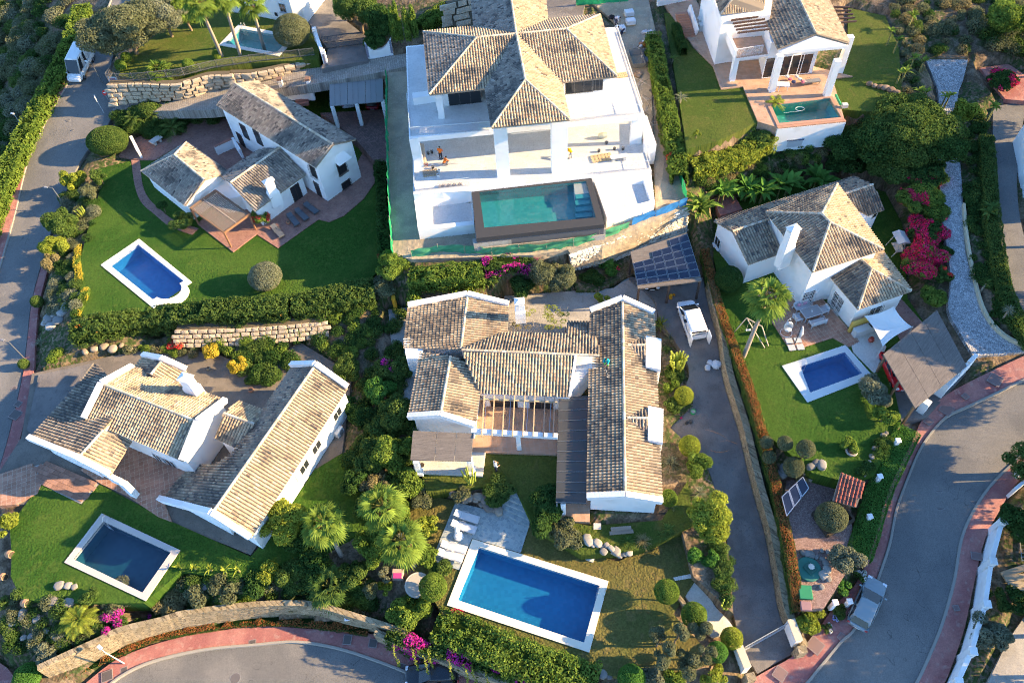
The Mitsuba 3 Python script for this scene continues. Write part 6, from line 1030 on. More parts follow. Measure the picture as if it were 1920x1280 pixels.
rocks('dark lava rock edging the far lawn of the columned house', [(1630, 158), (1640, 162), (1650, 164), (1660, 166), (1670, 170), (1680, 174)], .8, 'lava rocks at the far lawn', seed=11, col=((.2, .14, .1), (.26, .19, .14)))
# white wall with pillars on the right hand street
t = thing('street_wall', 'white rendered wall with square pillars along the right pavement', 'wall')
wb = [at(1850, 998, -1.35), at(1830, 1072, -1.9), at(1818, 1150, -2.4), at(1792, 1236, -2.9), at(1766, 1292, -3.2)]
for p, q in zip(wb[:-1], wb[1:]):
    mb = MB(); d = unit(q-p); o = np.array([.35, 0, 0]); a, b = p+o+d*.3, q+o-d*.3
    for k in range(3): s, e = a+(b-a)*k/3, a+(b-a)*(k+1)/3; mb.bar(s+[0, 0, .75], e+[0, 0, .75], .24, 2.3, WHITE); mb.bar(s+[0, 0, 1.93], e+[0, 0, 1.93], .34, .08, WHITE)
    part(t, 'panel', mb, 'plaster')
for p in wb: mb = MB(); mb.box(p+[.35, 0, .95], (.46, .5, 2.7), WHITE, rz=-.25); mb.box(p+[.35, 0, 2.36], (.56, .6, .12), WHITE, rz=-.25); part(t, 'pillar', mb, 'plaster')
t = thing('street_wall', 'short stub of white wall at the upper end of the right pavement', 'wall'); p, q = at(1886, 933, -.8), at(1925, 900, -.4); mb = MB(); mb.bar(p+[0, 0, .9], q+[0, 0, .9], .26, 2.2, WHITE); part(t, 'panel', mb, 'plaster'); part(t, 'pillar', MB().box(q+[-.6, .5, 1.2], (.6, .6, 2.6), WHITE), 'plaster')
# hedge posts with white caps
for k, (u, v) in enumerate(((1684, 826), (1650, 893), (1631, 968))):
    P = on(u, v, 1.15); t = thing('boundary_post', ('upper', 'middle', 'lower')[k]+' white capped post in the street hedge', 'post'); part(t, 'shaft', MB().box([P[0], P[1], P[2]-.75], (.3, .3, 1.5), WHITE), 'plaster'); part(t, 'cap', MB().box([P[0], P[1], P[2]+.08], (.46, .46, .14), WHITE, bev=.04), 'plaster')
# gate pillars and walls at the driveway mouth
for lab, (a, b, z, h) in {'white plastered gate wall left of the driveway mouth': ((1378, 1222), (1394, 1262), -3.2, 1.7), 'tilted white gate wall right of the driveway mouth': ((1474, 1172), (1489, 1212), -3, 1.6)}.items():
    t = thing('gate_wall', lab, 'wall'); p, q = at(*a, z), at(*b, z); mb = MB(); mb.bar(p+[0, 0, h/2], q+[0, 0, h/2], .5, h, WHITE); part(t, 'panel', mb, 'plaster'); m2 = MB(); m2.bar(p+[0, 0, h+.04], q+[0, 0, h+.04], .62, .1, (.55, .47, .36)); part(t, 'coping', m2, 'vcrough'); mb = MB(); mb.bar(q+unit(q-p)*.35+[0, 0, .7], q+unit(q-p)*.9+[0, 0, .7], .7, 1.9, (.45, .36, .24)); part(t, 'pillar', mb, 'drywall')
t = thing('driveway_gate', 'low grey sliding gate rail across the driveway mouth', 'gate'); p, q = at(1392, 1220, -3), at(1474, 1174, -2.8); part(t, 'rail', MB().bar(p+[0, 0, .1], q+[0, 0, .1], .12, .1, (.35, .36, .37)))
mb = MB()
for k in range(18): x = p+(q-p)*k/17; mb.box(x+[0, 0, .65], (.03, .03, 1.1), (.3, .31, .32))
mb.bar(p+[0, 0, 1.2], q+[0, 0, 1.2], .05, .06, (.35, .36, .37)); put(num(t+'__bar'), mb, 'vc', kind='stuff')
# carport with solar panels
t = thing('carport', 'dark timber carport roofed with a stepped grid of solar panels', 'carport')
cz = 3.7; c0, c1, c2, c3 = at(1196, 541, cz), at(1316, 526, cz), at(1288, 436, cz+.35), at(1182, 472, cz+.35); bl = lambda s, q, e=0: (c0*(1-s)+c1*s)*(1-q)+(c3*(1-s)+c2*s)*q+[0, 0, e]
mb = MB(); mb.add(np.array([c0, c1, c2, c3]+[x-[0, 0, .14] for x in (c0, c1, c2, c3)]), [[0, 1, 2, 3], [7, 6, 5, 4], [0, 4, 5, 1], [1, 5, 6, 2], [2, 6, 7, 3], [3, 7, 4, 0]], (.2, .165, .14)); part(t, 'roof', mb, 'reed')
for r in range(6):
    for s in range(6):
        if (r == 4 and s < 2) or (r == 5 and s < 4): continue
        a, b, q0, q1 = s/6+.008, (s+1)/6-.008, .07+r*.148+.006, .07+(r+1)*.148-.006; P = [bl(a, q0, .09), bl(b, q0, .09), bl(b, q1, .09), bl(a, q1, .09)]; P2 = [x-[0, 0, .04] for x in P]
        k = num(t+'__solar_panel'); mb = MB(); mb.add(P+P2, [[0, 1, 2, 3], [0, 4, 5, 1], [1, 5, 6, 2], [2, 6, 7, 3], [3, 7, 4, 0]]); put(k, mb, 'solar'); fr = MB()
        for i in range(4): fr.bar(P[i], P[(i+1) % 4], .03, .05, (.36, .38, .40))
        put(num(k+'__frame'), fr, 'vcmetal')
for s, q in ((.02, .02), (.98, .02), (.5, .02), (.02, .97), (.98, .97)): x = bl(s, q); part(t, 'post', MB().box([x[0], x[1], (x[2]+.6)/2], (.2, .2, x[2]-.7), (.07, .05, .04)))
# carport of the upper left house
t = thing('carport', 'grey sheet roofed carport with white pillars beside the upper left house', 'carport'); cz = 6.1
c0, c1, c2, c3 = at(618, 199, cz), at(719, 190, cz), at(718, 132, cz+.2), at(617, 140, cz+.2)
for k in range(3):
    a, b = k/3+.004, (k+1)/3-.004; P = [c0+(c1-c0)*a, c0+(c1-c0)*b, c3+(c2-c3)*b, c3+(c2-c3)*a]; mb = MB(); mb.add(P+[x-[0, 0, .1] for x in P], [[0, 1, 2, 3], [7, 6, 5, 4], [0, 4, 5, 1], [1, 5, 6, 2], [2, 6, 7, 3], [3, 7, 4, 0]], (.24, .24, .235)); r = part(t, 'roof_sheet', mb, 'vcrough')
    ri = MB(); [ri.bar(P[0]+(P[1]-P[0])*f+[0, 0, .02], P[3]+(P[2]-P[3])*f+[0, 0, .02], .06, .03, (.18, .18, .18)) for f in (.3, .6)]; put(num(r+'__rib'), ri, 'vcrough')
for u, v in ((622, 200), (668, 196), (717, 191)): x = at(u, v, cz); part(t, 'pillar', MB().box([x[0], x[1]+.3, (x[2]+2.8)/2], (.42, .42, x[2]-2.9), WHITE), 'plaster')
t2 = at(617, 138, cz); part(t, 'back_wall', MB().bar(np.array([c3[0], c3[1], 4.5]), np.array([c2[0], c2[1], 4.5]), .2, 3., WHITE), 'plaster')
# reed carport on the right
t = thing('carport', 'large reed roofed carport beside the right street with a red car under it', 'carport'); cz = 3.9; c0, c1, c2, c3 = at(1656, 664, cz), at(1716, 765, cz), at(1813, 686, cz), at(1757, 581, cz)
for k in range(4):
    a, b = k/4+.002, (k+1)/4-.002; P = [c0+(c3-c0)*a, c1+(c2-c1)*a, c1+(c2-c1)*b, c0+(c3-c0)*b]; mb = MB(); mb.add(P+[x-[0, 0, .12] for x in P], [[0, 1, 2, 3], [7, 6, 5, 4], [0, 4, 5, 1], [1, 5, 6, 2], [2, 6, 7, 3], [3, 7, 4, 0]]); part(t, 'reed_panel', mb, 'reedred')
for f, g in ((.04, .04), (.96, .04), (.04, .96), (.96, .96), (.5, .04), (.5, .96)): x = (c0*(1-f)+c1*f)*(1-g)+(c3*(1-f)+c2*f)*g; part(t, 'post', MB().box([x[0], x[1], (x[2]+.8)/2-.1], (.18, .18, x[2]-.9), (.2, .13, .08)))
t = thing('gate_wall', 'stepped white wall at the carport entrance on the right street', 'wall'); p, q = at(1765, 738, .9), at(1812, 690, 1.1); d = unit(q-p); mb = MB(); mb.bar(p+[0, 0, .8], q+[0, 0, .8], .35, 1.7, WHITE); mb.bar(p+(q-p)*.35+[0, 0, 1.75], q+[0, 0, 1.75], .34, .3, WHITE); mb.bar(p+(q-p)*.7+[0, 0, 2.05], q+[0, 0, 2.05], .33, .35, WHITE); part(t, 'panel', mb, 'plaster'); mb = MB(); mb.box(p+[-.2, 0, .9], (.7, .7, 2.), WHITE, rz=.7); part(t, 'pillar', mb, 'plaster'); pp = at(1725, 772, .7); part(t, 'pillar', MB().box(pp+[0, 0, .8], (.65, .65, 1.8), WHITE, rz=.7), 'plaster')
# reed porch and pergola of the central villa
t = thing('reed_porch', 'porch roof of three reed panels on white pillars at the front of the central villa', 'porch'); cz = 2.95; c0, c1, c2, c3 = at(769, 862, cz-.25), at(884, 864, cz-.25), at(888, 812, cz), at(774, 807, cz)
for a, b in ((0, .4), (.4, .72), (.72, 1)): P = [c0+(c1-c0)*(a+.004), c0+(c1-c0)*(b-.004), c3+(c2-c3)*(b-.004), c3+(c2-c3)*(a+.004)]; mb = MB(); mb.add(P+[x-[0, 0, .1] for x in P], [[0, 1, 2, 3], [7, 6, 5, 4], [0, 4, 5, 1], [1, 5, 6, 2], [2, 6, 7, 3], [3, 7, 4, 0]]); part(t, 'reed_panel', mb, 'reed')
for u, v in ((779, 862), (880, 860)):
    x = at(u, v, 2.6); mb = MB(); mb.box([x[0], x[1], 1.45], (.5, .5, 2.3), WHITE, bev=.05); mb.box([x[0], x[1], .4], (.75, .75, .5), WHITE, bev=.05); part(t, 'pillar', mb, 'plaster')
t = thing('pergola', 'pergola of slim timber rafters on a white beam in front of the glass doors', 'pergola'); bz = 2.9
p, q = at(884, 808, bz), at(1046, 818, bz); part(t, 'beam', MB().bar(p, q, .42, .38, WHITE), 'plaster'); x = p+(q-p)*.5; part(t, 'pillar', MB().box([x[0]+.3, x[1], 1.45], (.42, .42, 2.5), WHITE), 'plaster')
for k, u in enumerate((906, 925, 944, 963, 982, 1001, 1020, 1038)): a = at(u+2, 741, bz+.3); b = at(u-3+k*.3, 818, bz+.3); part(t, 'rafter', MB().bar(a, b, .09, .14, (.45, .34, .2) if k < 6 else (.06, .07, .09)), 'vcrough')
for k, u in enumerate((912, 958, 991, 1034)): part(t, 'rail', MB().bar(at(u, 741, bz+.12), at(u-4, 808, bz+.12), .05, .05, (.5, .45, .45)), 'vcmetal')
part(t, 'purlin', MB().bar(at(900, 748, bz+.12), at(1045, 754, bz+.12), .12, .14, (.5, .4, .25)), 'vcrough')
t = thing('shade_net', 'dark grey shade net stretched over thin poles beside the right wing', 'awning'); nzh = 2.55; rows = 9; cols_ = 4
def netp(s, r): a = np.array([1047.5-5.5*r, 745+198*r]); b = np.array([1103-4.*r, 741+204*r]); u, v = a*(1-s)+b*s; return at(u, v, nzh+.25*s-.08*math.sin(math.pi*s))
g = [[netp(s, r) for s in np.linspace(0, 1, 9)] for r in np.linspace(0, 1, 28)]; g = np.array(g); i, j = np.meshgrid(np.arange(27), np.arange(8), indexing='ij'); V = g.reshape(-1, 3); F = np.stack([i*9+j, i*9+j+1, (i+1)*9+j+1, (i+1)*9+j], -1).reshape(-1, 4)
scene['m_net'] = {'type': 'mask', 'opacity': .80, 'b': two(pr(rgb(.055, .06, .065), .8))}
put(num(t+'__net'), MB().add(V, F), 'net', True)
for r in np.linspace(.03, .99, 11): part(t, 'pole', MB().tube([netp(0, r)+[0, 0, .03], netp(.5, r)+[0, 0, .03], netp(1, r)+[0, 0, .03]], .035, (.12, .13, .14), 5))
for r in (.45, .72, .985): a = netp(.0, r); part(t, 'post', MB().box([a[0]+.1, a[1], 1.3], (.1, .1, 2.4), (.2, .21, .22)))
p = at(1056, 962, .2); t = thing('gate_pillar', 'lone white pillar at the end of the shade net', 'pillar'); part(t, 'shaft', MB().box(p+[0, 0, 1.0], (.4, .4, 2.), WHITE, bev=.05), 'plaster')
# louvred pergola of the upper left house
t = thing('pergola', 'pergola with closed wooden louvres at the white gable of the upper left house', 'pergola'); cz = 4.; c0, c1, c2, c3 = at(357, 390, cz), at(420, 436, cz-.1), at(467, 402, cz-.1), at(404, 357, cz)
for k in range(26): f = (k+.5)/26; part(t, 'slat', MB().bar(c0+(c1-c0)*f, c3+(c2-c3)*f, .17, .04, (.20, .165, .135), up=(0, .3, 1)), 'vcrough')
for a, b in ((c0, c1), (c1, c2), (c2, c3), (c3, c0)): part(t, 'frame_beam', MB().bar(a-[0, 0, .05], b-[0, 0, .05], .14, .26, (.22, .12, .07)), 'vcrough')
for c in (c1, c2, c0): part(t, 'post', MB().box([c[0], c[1], 2.75], (.16, .16, 2.4), (.26, .13, .07)), 'vcrough')
m_ = (c0+c3)/2; part(t, 'middle_rib', MB().bar(m_+[0, 0, .05], (c1+c2)/2+[0, 0, .05], .1, .06, (.42, .33, .26)), 'vcrough')
# shade sail, counter and small things by the right villa
t = thing('shade_sail', 'white square shade sail with curved edges beside the right villa', 'awning'); c = [at(1620, 592, 3.2), at(1676, 574, 3.6), at(1711, 613, 3.4), at(1655, 650, 3.0)]; n = 13; V = []
for a in np.linspace(0, 1, n):
    for b in np.linspace(0, 1, n): k = .13; s, r = a+k*(.5-a)*4*b*(1-b), b+k*(.5-b)*4*a*(1-a); V.append((c[0]*(1-s)+c[1]*s)*(1-r)+(c[3]*(1-s)+c[2]*s)*r-[0, 0, .35*math.sin(math.pi*a)*math.sin(math.pi*b)])
i, j = np.meshgrid(np.arange(n-1), np.arange(n-1), indexing='ij'); put(num(t+'__cloth'), MB().add(V, np.stack([i*n+j, (i+1)*n+j, (i+1)*n+j+1, i*n+j+1], -1).reshape(-1, 4), (.78, .77, .74)), 'vcrough', True)
for x in (c[2], c[3]): part(t, 'pole', MB().tube([[x[0], x[1], 1.2], x+[0, 0, .1]], .05, (.5, .5, .5), 6))
t = thing('outdoor_kitchen', 'outdoor kitchen counter with yellow back wall under the shade sail', 'counter'); p, q = at(1590, 622, 1.3), at(1632, 608, 1.3); part(t, 'back_wall', MB().bar(p+[0, 0, .7], q+[0, 0, .7], .25, 1.4, (.62, .40, .10)), 'vcrough'); part(t, 'worktop', MB().bar(p+[.25, -.55, .85], q+[.25, -.55, .85], .7, .1, (.6, .58, .55))); part(t, 'hob', MB().box(q+[-.25, -.7, .93], (.8, .5, .06), (.03, .03, .03), rz=.3)); part(t, 'base', MB().bar(p+[.25, -.55, .4], q+[.25, -.55, .4], .6, .8, (.55, .53, .5)))
p = at(1632, 640, 1.3); t = thing('plant_pot', 'round red pot beside the outdoor kitchen', 'pot'); part(t, 'body', MB().ball(p+[0, 0, .25], (.28, .28, .28), (.4, .06, .03), 2), 'vcgloss', True); part(t, 'rim', MB().tube([p+[0, 0, .45], p+[0, 0, .56]], [.17, .2], (.35, .05, .03), 10))
# fences and screens
def railing(label, line, z, h=1.0, step=.14, col=(.35, .36, .37), name='railing', cat='fence', posts=2.2):
    L = chain(pix(line, z), step=step) if np.ndim(z) == 0 else chain(np.array(line), step=step); t = thing(name, label, cat); mb = MB()
    for p in L: mb.box(p+[0, 0, h/2], (.025, .025, h), col)
    put(num(t+'__bar'), mb, 'vc', kind='stuff'); mb = MB(); a = L[::6] if len(L) > 12 else L
    a = np.vstack([a, L[-1:]])
    for p, q in zip(a[:-1], a[1:]):
        if np.linalg.norm(q-p) < .02: continue
        mb.bar(p+[0, 0, h], q+[0, 0, h], .05, .05, col); mb.bar(p+[0, 0, .12], q+[0, 0, .12], .04, .04, col)
    part(t, 'rail', mb); k = max(1, int(posts/step))
    for p in L[::k]: part(t, 'post', MB().box(p+[0, 0, h/2+.05], (.07, .07, h+.1), col))
    return t
railing('grey railing along the lawn above the boulder wall', [(232, 110), (203, 152), (260, 151), (340, 143), (400, 128), (480, 116), (590, 104)], 7.75, col=(.13, .13, .135))
railing('dark railing in front of the entrance of the upper left house', [(508, 172), (540, 165), (590, 155)], 5.9, .95, col=(.1, .09, .08))
def screen(label, line, zs, h, col, name='construction_screen', cat='screen', wob=.15, post=(.3, .25, .2)):
    L = chain(np.array([at(u, v, z) for (u, v), z in zip(line, zs)]), step=.35); rg = rgn(); n = len(L); d = np.gradient(L, axis=0); nn = np.stack([d[:, 1], -d[:, 0], d[:, 0]*0], 1); nn /= np.linalg.norm(nn, axis=1, keepdims=True)+1e-9
    V = [] 
    for k, f in enumerate(np.linspace(0, 1, 6)): V.append(L+nn*((meshkit.noise(np.c_[L[:, :2]*1.6, np.full(n, k*.7)])-.5)*wob*2)[:, None]+[0, 0, h*f]-np.array([0, 0, 1])*((meshkit.noise(np.c_[L[:, :2]*.8, np.full(n, 9.)]))*.25*f*h*wob*3)[:, None])
    V = np.vstack(V); i, j = np.meshgrid(np.arange(5), np.arange(n-1), indexing='ij'); t = thing(name, label, cat); part(t, 'mesh', MB().add(V, np.stack([i*n+j, i*n+j+1, (i+1)*n+j+1, (i+1)*n+j], -1).reshape(-1, 4), np.clip(np.array(col)*rg.uniform(.8, 1.2, (len(V), 1)), 0, 1)), 'leaf', True)
    for p in L[::8]: part(t, 'post', MB().tube([p-[0, 0, .3], p+[0, 0, h+.1]], .035, post, 5), 'vcrough')
    return t
screen('tall green mesh screen between the upper left house and the construction site', [(727, 150), (727, 240), (730, 340), (733, 400), (738, 480)], (6.4, 5.9, 5.2, 4.9, 4.6), 1.8, (.03, .30, .13))
screen('rumpled green netting along the lower edge of the construction site', [(772, 482), (830, 472), (920, 478), (1000, 472), (1075, 462), (1130, 448), (1178, 428)], (4.6, 4.6, 4.6, 4.6, 4.65, 4.7, 4.7), 1.2, (.10, .36, .20), wob=.3)
screen('blue tarpaulin hung on the fence above the white rubble wall', [(1184, 424), (1215, 412), (1250, 400), (1287, 384)], (4.7, 4.7, 4.7, 4.7), 1.15, (.05, .22, .55), 'tarpaulin', 'tarpaulin')
screen('green netting behind the rubbish piles at the top of the site', [(1080, 12), (1130, 6), (1178, 2)], (8.8, 8.8, 8.8), 1.5, (.03, .30, .13)); screen('short green screen at the right corner of the construction site', [(1268, 325), (1276, 350), (1286, 378)], (5.1, 4.9, 4.7), 1.5, (.03, .3, .14))
# entrance gate, upper left
t = thing('entrance_gate', 'wide dark metal double gate of the upper left driveway', 'gate'); p, q = at(607, 93, 7.3), at(686, 83, 7.4); n = 46; mb = MB()
for k in range(n): x = p+(q-p)*k/(n-1); mb.box(x+[0, 0, .85], (.03, .03, 1.7), (.05, .055, .06))
put(num(t+'__bar'), mb, 'vc', kind='stuff'); mb = MB(); [mb.bar(p+[0, 0, z], q+[0, 0, z], .06, .08, (.05, .055, .06)) for z in (.1, .9, 1.7)]; part(t, 'frame', mb)
for a, b, lab in (((597, 84), (613, 126), 'left white entrance wall with dark inlays beside the gate'),):
    t = thing('entrance_wall', lab, 'wall'); p, q = at(*a, 7.2), at(*b, 6.7); part(t, 'panel', MB().bar(p+[0, 0, .9], q+[0, 0, .9], .4, 2., WHITE), 'plaster'); [part(t, 'pillar', MB().box(x+[0, 0, 1.1], (.5, .5, 2.5), WHITE), 'plaster') for x in (p, q)]; [part(t, 'inlay', MB().box(x+[0, -.27, 1.1], (.28, .04, 1.7), (.2, .2, .25))) for x in (p, q)]
t = thing('entrance_wall', 'right white entrance wall with a sagging curved top', 'wall'); p, q = at(690, 112, 7.), at(738, 104, 7.2); d = q-p; x = np.linspace(0, 1, 15); P2 = [(0, 0)]+[(1, 0)]+[(a, 2.3-1.2*math.sin(math.pi*a)**.8) for a in x[::-1]]; L = np.linalg.norm(d); poly = shapely.Polygon([(a*L, b) for a, b in P2]); m = trimesh.creation.extrude_polygon(poly, .35, engine='earcut'); ex = unit(d); Vv = p+m.vertices[:, :1]*ex+m.vertices[:, 1:2]*[0, 0, 1.]+m.vertices[:, 2:3]*np.cross([0, 0, 1.], ex); part(t, 'panel', MB().add(Vv, m.faces, WHITE), 'plaster')
for f in (.04, .96): y = p+d*f; part(t, 'inlay', MB().box(y-np.cross([0, 0, 1.], ex)*.03+[0, 0, 1.2], (.26, .05, 1.8), (.2, .2, .25), rz=math.atan2(ex[1], ex[0])))
t = thing('entrance_wall', 'white stepped entrance wall with brown capped pillars behind the two storey house', 'wall')
for u, v in ((536, 186), (588, 186)): x = at(u, v, 4.); part(t, 'pillar', MB().box(x+[0, 0, 1.4], (.5, .5, 2.9), WHITE), 'plaster'); part(t, 'cap', MB().box(x+[0, 0, 2.95], (.62, .62, .25), (.2, .12, .09)))
x, y = at(536, 186, 4.), at(588, 186, 4.); part(t, 'panel', MB().bar(x+[0, 0, .6], y+[0, 0, .6], .25, 1.4, WHITE), 'plaster')
for k in range(5): a, b = at(552+4*k, 200-5*k, 3.6), at(580, 196-4*k, 3.6); part(t, 'step', MB().bar(a+[0, 0, .2+.1*k], b+[0, 0, .2+.1*k], .4, .4, (.3, .14, .11)), 'vcrough')
t = thing('garden_wall', 'white L shaped garden wall at the balcony side of the two storey house', 'wall'); a, b, c_ = at(408, 290, 1.6), at(441, 275, 1.6), at(455, 297, 1.6); part(t, 'panel', MB().bar(a+[0, 0, .6], b+[0, 0, .6], .3, 1.2, WHITE), 'plaster'); part(t, 'panel', MB().bar(b+[.1, 0, .7], c_+[.1, 0, .7], .3, 1.4, WHITE), 'plaster'); m = MB(); m.bar(a+[0, 0, 1.24], b+[0, 0, 1.24], .4, .08, (.35, .16, .12)); part(t, 'coping', m, 'vcrough')
p = at(262, 285, 1.6); t = thing('garden_wall', 'thin leaning white wall panel beside the big clipped oval bush', 'wall'); part(t, 'panel', MB().bar(at(252, 268, 1.6)+[0, 0, .5], at(266, 296, 1.6)+[0, 0, .5], .3, 1.1, WHITE), 'plaster'); part(t, 'coping', MB().bar(at(252, 268, 1.6)+[0, 0, 1.08], at(266, 296, 1.6)+[0, 0, 1.08], .36, .06, (.6, .58, .55)), 'plaster')
p = on(741, 572, .5); t = thing('garden_pillar', 'yellow ochre pillar behind the left gable of the central villa', 'pillar'); part(t, 'shaft', MB().box(p+[0, 0, .3], (.35, .5, 2.0), (.55, .30, .03)), 'vcrough')
wp = [at(1803, 385, 3.8), at(1808, 440, 3.4), at(1818, 500, 2.8), at(1832, 560, 2.2), at(1850, 600, 1.9), at(1880, 632, 1.7), at(1925, 655, 1.6)]; L = smooth_line(np.array(wp), 3); wall_line('low cream kerb wall along the white gravel path', L+[0, 0, .35], L, .25, 'vcrough', 'garden_wall', (.6, .5, .33))
q = [at(1862, 235, 5), at(1905, 240, 5)]
t = thing('street_wall', 'white wall of a neighbouring house at the right edge by the dark road', 'wall'); part(t, 'panel', MB().bar(at(1902, 268, 4.8)+[0, 0, 1.3], at(1932, 420, 3.8)+[0, 0, 1.3], .35, 3, WHITE), 'plaster'); part(t, 'coping', MB().bar(at(1902, 268, 4.8)+[0, 0, 2.85], at(1932, 420, 3.8)+[0, 0, 2.85], .45, .1, (.5, .46, .42)), 'vcrough')
t = thing('garden_wall', 'white terrace wall at the top of the outdoor stairs, upper right', 'wall'); part(t, 'panel', MB().bar(at(1232, 10, 8.6)+[0, 0, .5], at(1290, -2, 8.6)+[0, 0, .5], .4, 1.2, WHITE), 'plaster')
t = thing('outdoor_stair', 'flight of terracotta outdoor steps left of the columned house', 'stair')
for k in range(10): f = k/9; a = (1268+16*f, 26+42*f); b = (1290+14*f, 24+42*f); z = 9.9-1.7*f; p, q = at(*a, z), at(*b, z); part(t, 'step', MB().bar(p-[0, 0, .3], q-[0, 0, .3], .55, .6, (.40, .2, .13)), 'vcrough')
part(t, 'side_wall', MB().bar(at(1292, 18, 9.9)+[0, 0, .2], at(1306, 66, 8.3)+[0, 0, .3], .25, 1.2, WHITE), 'plaster')
t = thing('white_pool_wall', 'tall white wall below the pool of the columned house', 'wall'); pq = [at(1457, 240, 8.1), at(1585, 227, 8.1)]; part(t, 'panel', MB().bar(pq[0]-[0, .12, 1.55], pq[1]-[0, .12, 1.55], .2, 3.1, WHITE), 'plaster'); part(t, 'coping', MB().bar(pq[0]+[0, .0, .06], pq[1]+[0, .0, .06], .4, .1, (.4, .22, .15)), 'vcrough')
# ---------------------------------------------------------------- cars
def car(label, cat, rear, front, L, W, H, col, kind='car', z=None, name='parked_car', open_rear=False, group=None):
    if z is None: a, b = on(*rear), on(*front)
    else: a, b = at(*rear, z), at(*front, z)
    c = (a+b)/2; hd = math.atan2(b[1]-a[1], b[0]-a[0]); pitch = math.asin(max(-.25, min(.25, (b[2]-a[2])/max(1, np.linalg.norm(b-a))))); X = np.array([math.cos(hd)*math.cos(pitch), math.sin(hd)*math.cos(pitch), math.sin(pitch)]); Y = np.array([-math.sin(hd), math.cos(hd), 0]); Z = np.cross(X, Y); ax = np.array([X, Y, Z]); t = thing(name, label, cat, group)
    w = W/2; tr = lambda p: c+np.asarray(p, float)@ax
    def loft(st):
        "stations (x, half width, z low, z high)"
        mb = MB(); V = []
        for x, hw, z0, z1 in st:
            ring = [(-hw*.86, z0), (-hw, z0+.14), (-hw, z0+(z1-z0)*.62), (-hw*.93, z1-.05), (-hw*.78, z1), (hw*.78, z1), (hw*.93, z1-.05), (hw, z0+(z1-z0)*.62), (hw, z0+.14), (hw*.86, z0)]; V += [(x, y, q) for y, q in ring]
        n = 10; k = len(st); i, j = np.meshgrid(np.arange(k-1), np.arange(n), indexing='ij'); F = np.stack([i*n+j, i*n+(j+1) % n, (i+1)*n+(j+1) % n, (i+1)*n+j], -1).reshape(-1, 4); mb.add(tr(V), F, col)
        for e, o in ((0, 1), (k-1, -1)): mb.add(tr(V[e*n:e*n+n]), [[0, q, q+1][::o] for q in range(1, n-1)], col)
        return mb
    h2 = L/2; tall = kind == 'van'; belt = .92 if not tall else 1.05
    if tall: st = [(-h2, w*.94, .45, belt), (-h2+.12, w, .3, belt), (h2-1.0, w, .28, belt), (h2-.35, w*.97, .28, .98), (h2-.06, w*.88, .34, .78), (h2, w*.8, .42, .66)]
    else: st = [(-h2, w*.78, .42, .72), (-h2+.1, w*.9, .32, .86), (-h2+.55, w*.98, .26, .94), (-.2, w, .24, .93), (h2*.42, w, .24, .93), (h2-.75, w*.97, .26, .83), (h2-.22, w*.88, .3, .72), (h2, w*.7, .4, .6)]
    part(t, 'body', loft(st), 'vcgloss', 25)
    if tall: x0, x1, r0, r1, hw, rw = -h2+.03, h2-.75, -h2+.08, h2-1.95, w*.985, w*.9
    else: x0, x1, r0, r1, hw, rw = -h2+.12, h2*.5, -h2+.6, h2*.02, w*.93, w*.76
    zb = belt-.06; P = [(x, y, zz) for x, y, zz in ((x0, -hw, zb), (x1, -hw*.96, zb), (x1, hw*.96, zb), (x0, hw, zb), (r0, -rw, H-.05), (r1, -rw*.98, H-.05), (r1, rw*.98, H-.05), (r0, rw, H-.05), (r0+.12, -rw*.86, H), (r1-.12, -rw*.84, H), (r1-.12, rw*.84, H), (r0+.12, rw*.86, H))]
    hl = trimesh.convex.convex_hull(np.array(P)); part(t, 'cabin', MB().add(tr(hl.vertices), hl.faces, col), 'vcgloss', 25)
    P = np.array(P)
    def pane(quad, nm, s=.86, off=.012, f0=0, f1=1):
        q = np.array(quad); m = q.mean(0); q = m+(q-m)*s; n = unit(np.cross(q[1]-q[0], q[2]-q[0])); n = n if np.dot(n, m-np.array([0, 0, 1.])) > 0 else -n; q = q+n*off; part(t, nm, MB().add(tr(q), [[0, 1, 2, 3]]), 'glassdark')
    pane([P[1], P[2], P[6], P[5]], 'windscreen', .9)
    if open_rear:
        part(t, 'cargo_opening', MB().add(tr([(x0-.006, -hw*.84, .6), (x0-.006, hw*.84, .6), (r0-.01, rw*.86, H-.14), (r0-.01, -rw*.86, H-.14)]), [[0, 1, 2, 3]], (.02, .02, .02)))
        for s in (-1, 1): part(t, 'rear_door', MB().box(tr((x0-.42, s*(w+.02), 1.15)), (.85, .05, 1.4), col, ax=ax), 'vcgloss')
    else: pane([P[0], P[3], P[7], P[4]], 'rear_window', .8)
    for s, (a_, b_, c_, d_) in ((-1, (0, 1, 5, 4)), (1, (3, 2, 6, 7))):
        A0, B0, C0, D0_ = P[a_], P[b_], P[c_], P[d_]
        if kind == 'cargo': segs = ((.68, .99),)
        elif tall: segs = ((.72, .97), (.44, .6))
        else: segs = ((.04, .46), (.5, .97))
        for f, g in segs: pane([A0+(B0-A0)*f, A0+(B0-A0)*g, D0_+(C0-D0_)*g, D0_+(C0-D0_)*f], 'side_window', .82)
    for sx in (-.6, .62):
        for sy in (-1, 1):
            p = np.array([sx*h2, sy*(w-.1), .32]); k = part(t, 'wheel', MB().tube([tr(p-[0, .1, 0]), tr(p+[0, .1, 0])], .32, (.015, .015, .016), 14), 'vcrough'); put(num(k+'__hub'), MB().tube([tr(p+[0, sy*.08, 0]), tr(p+[0, sy*.115, 0])], .19, (.5, .5, .52), 10), 'vcmetal')
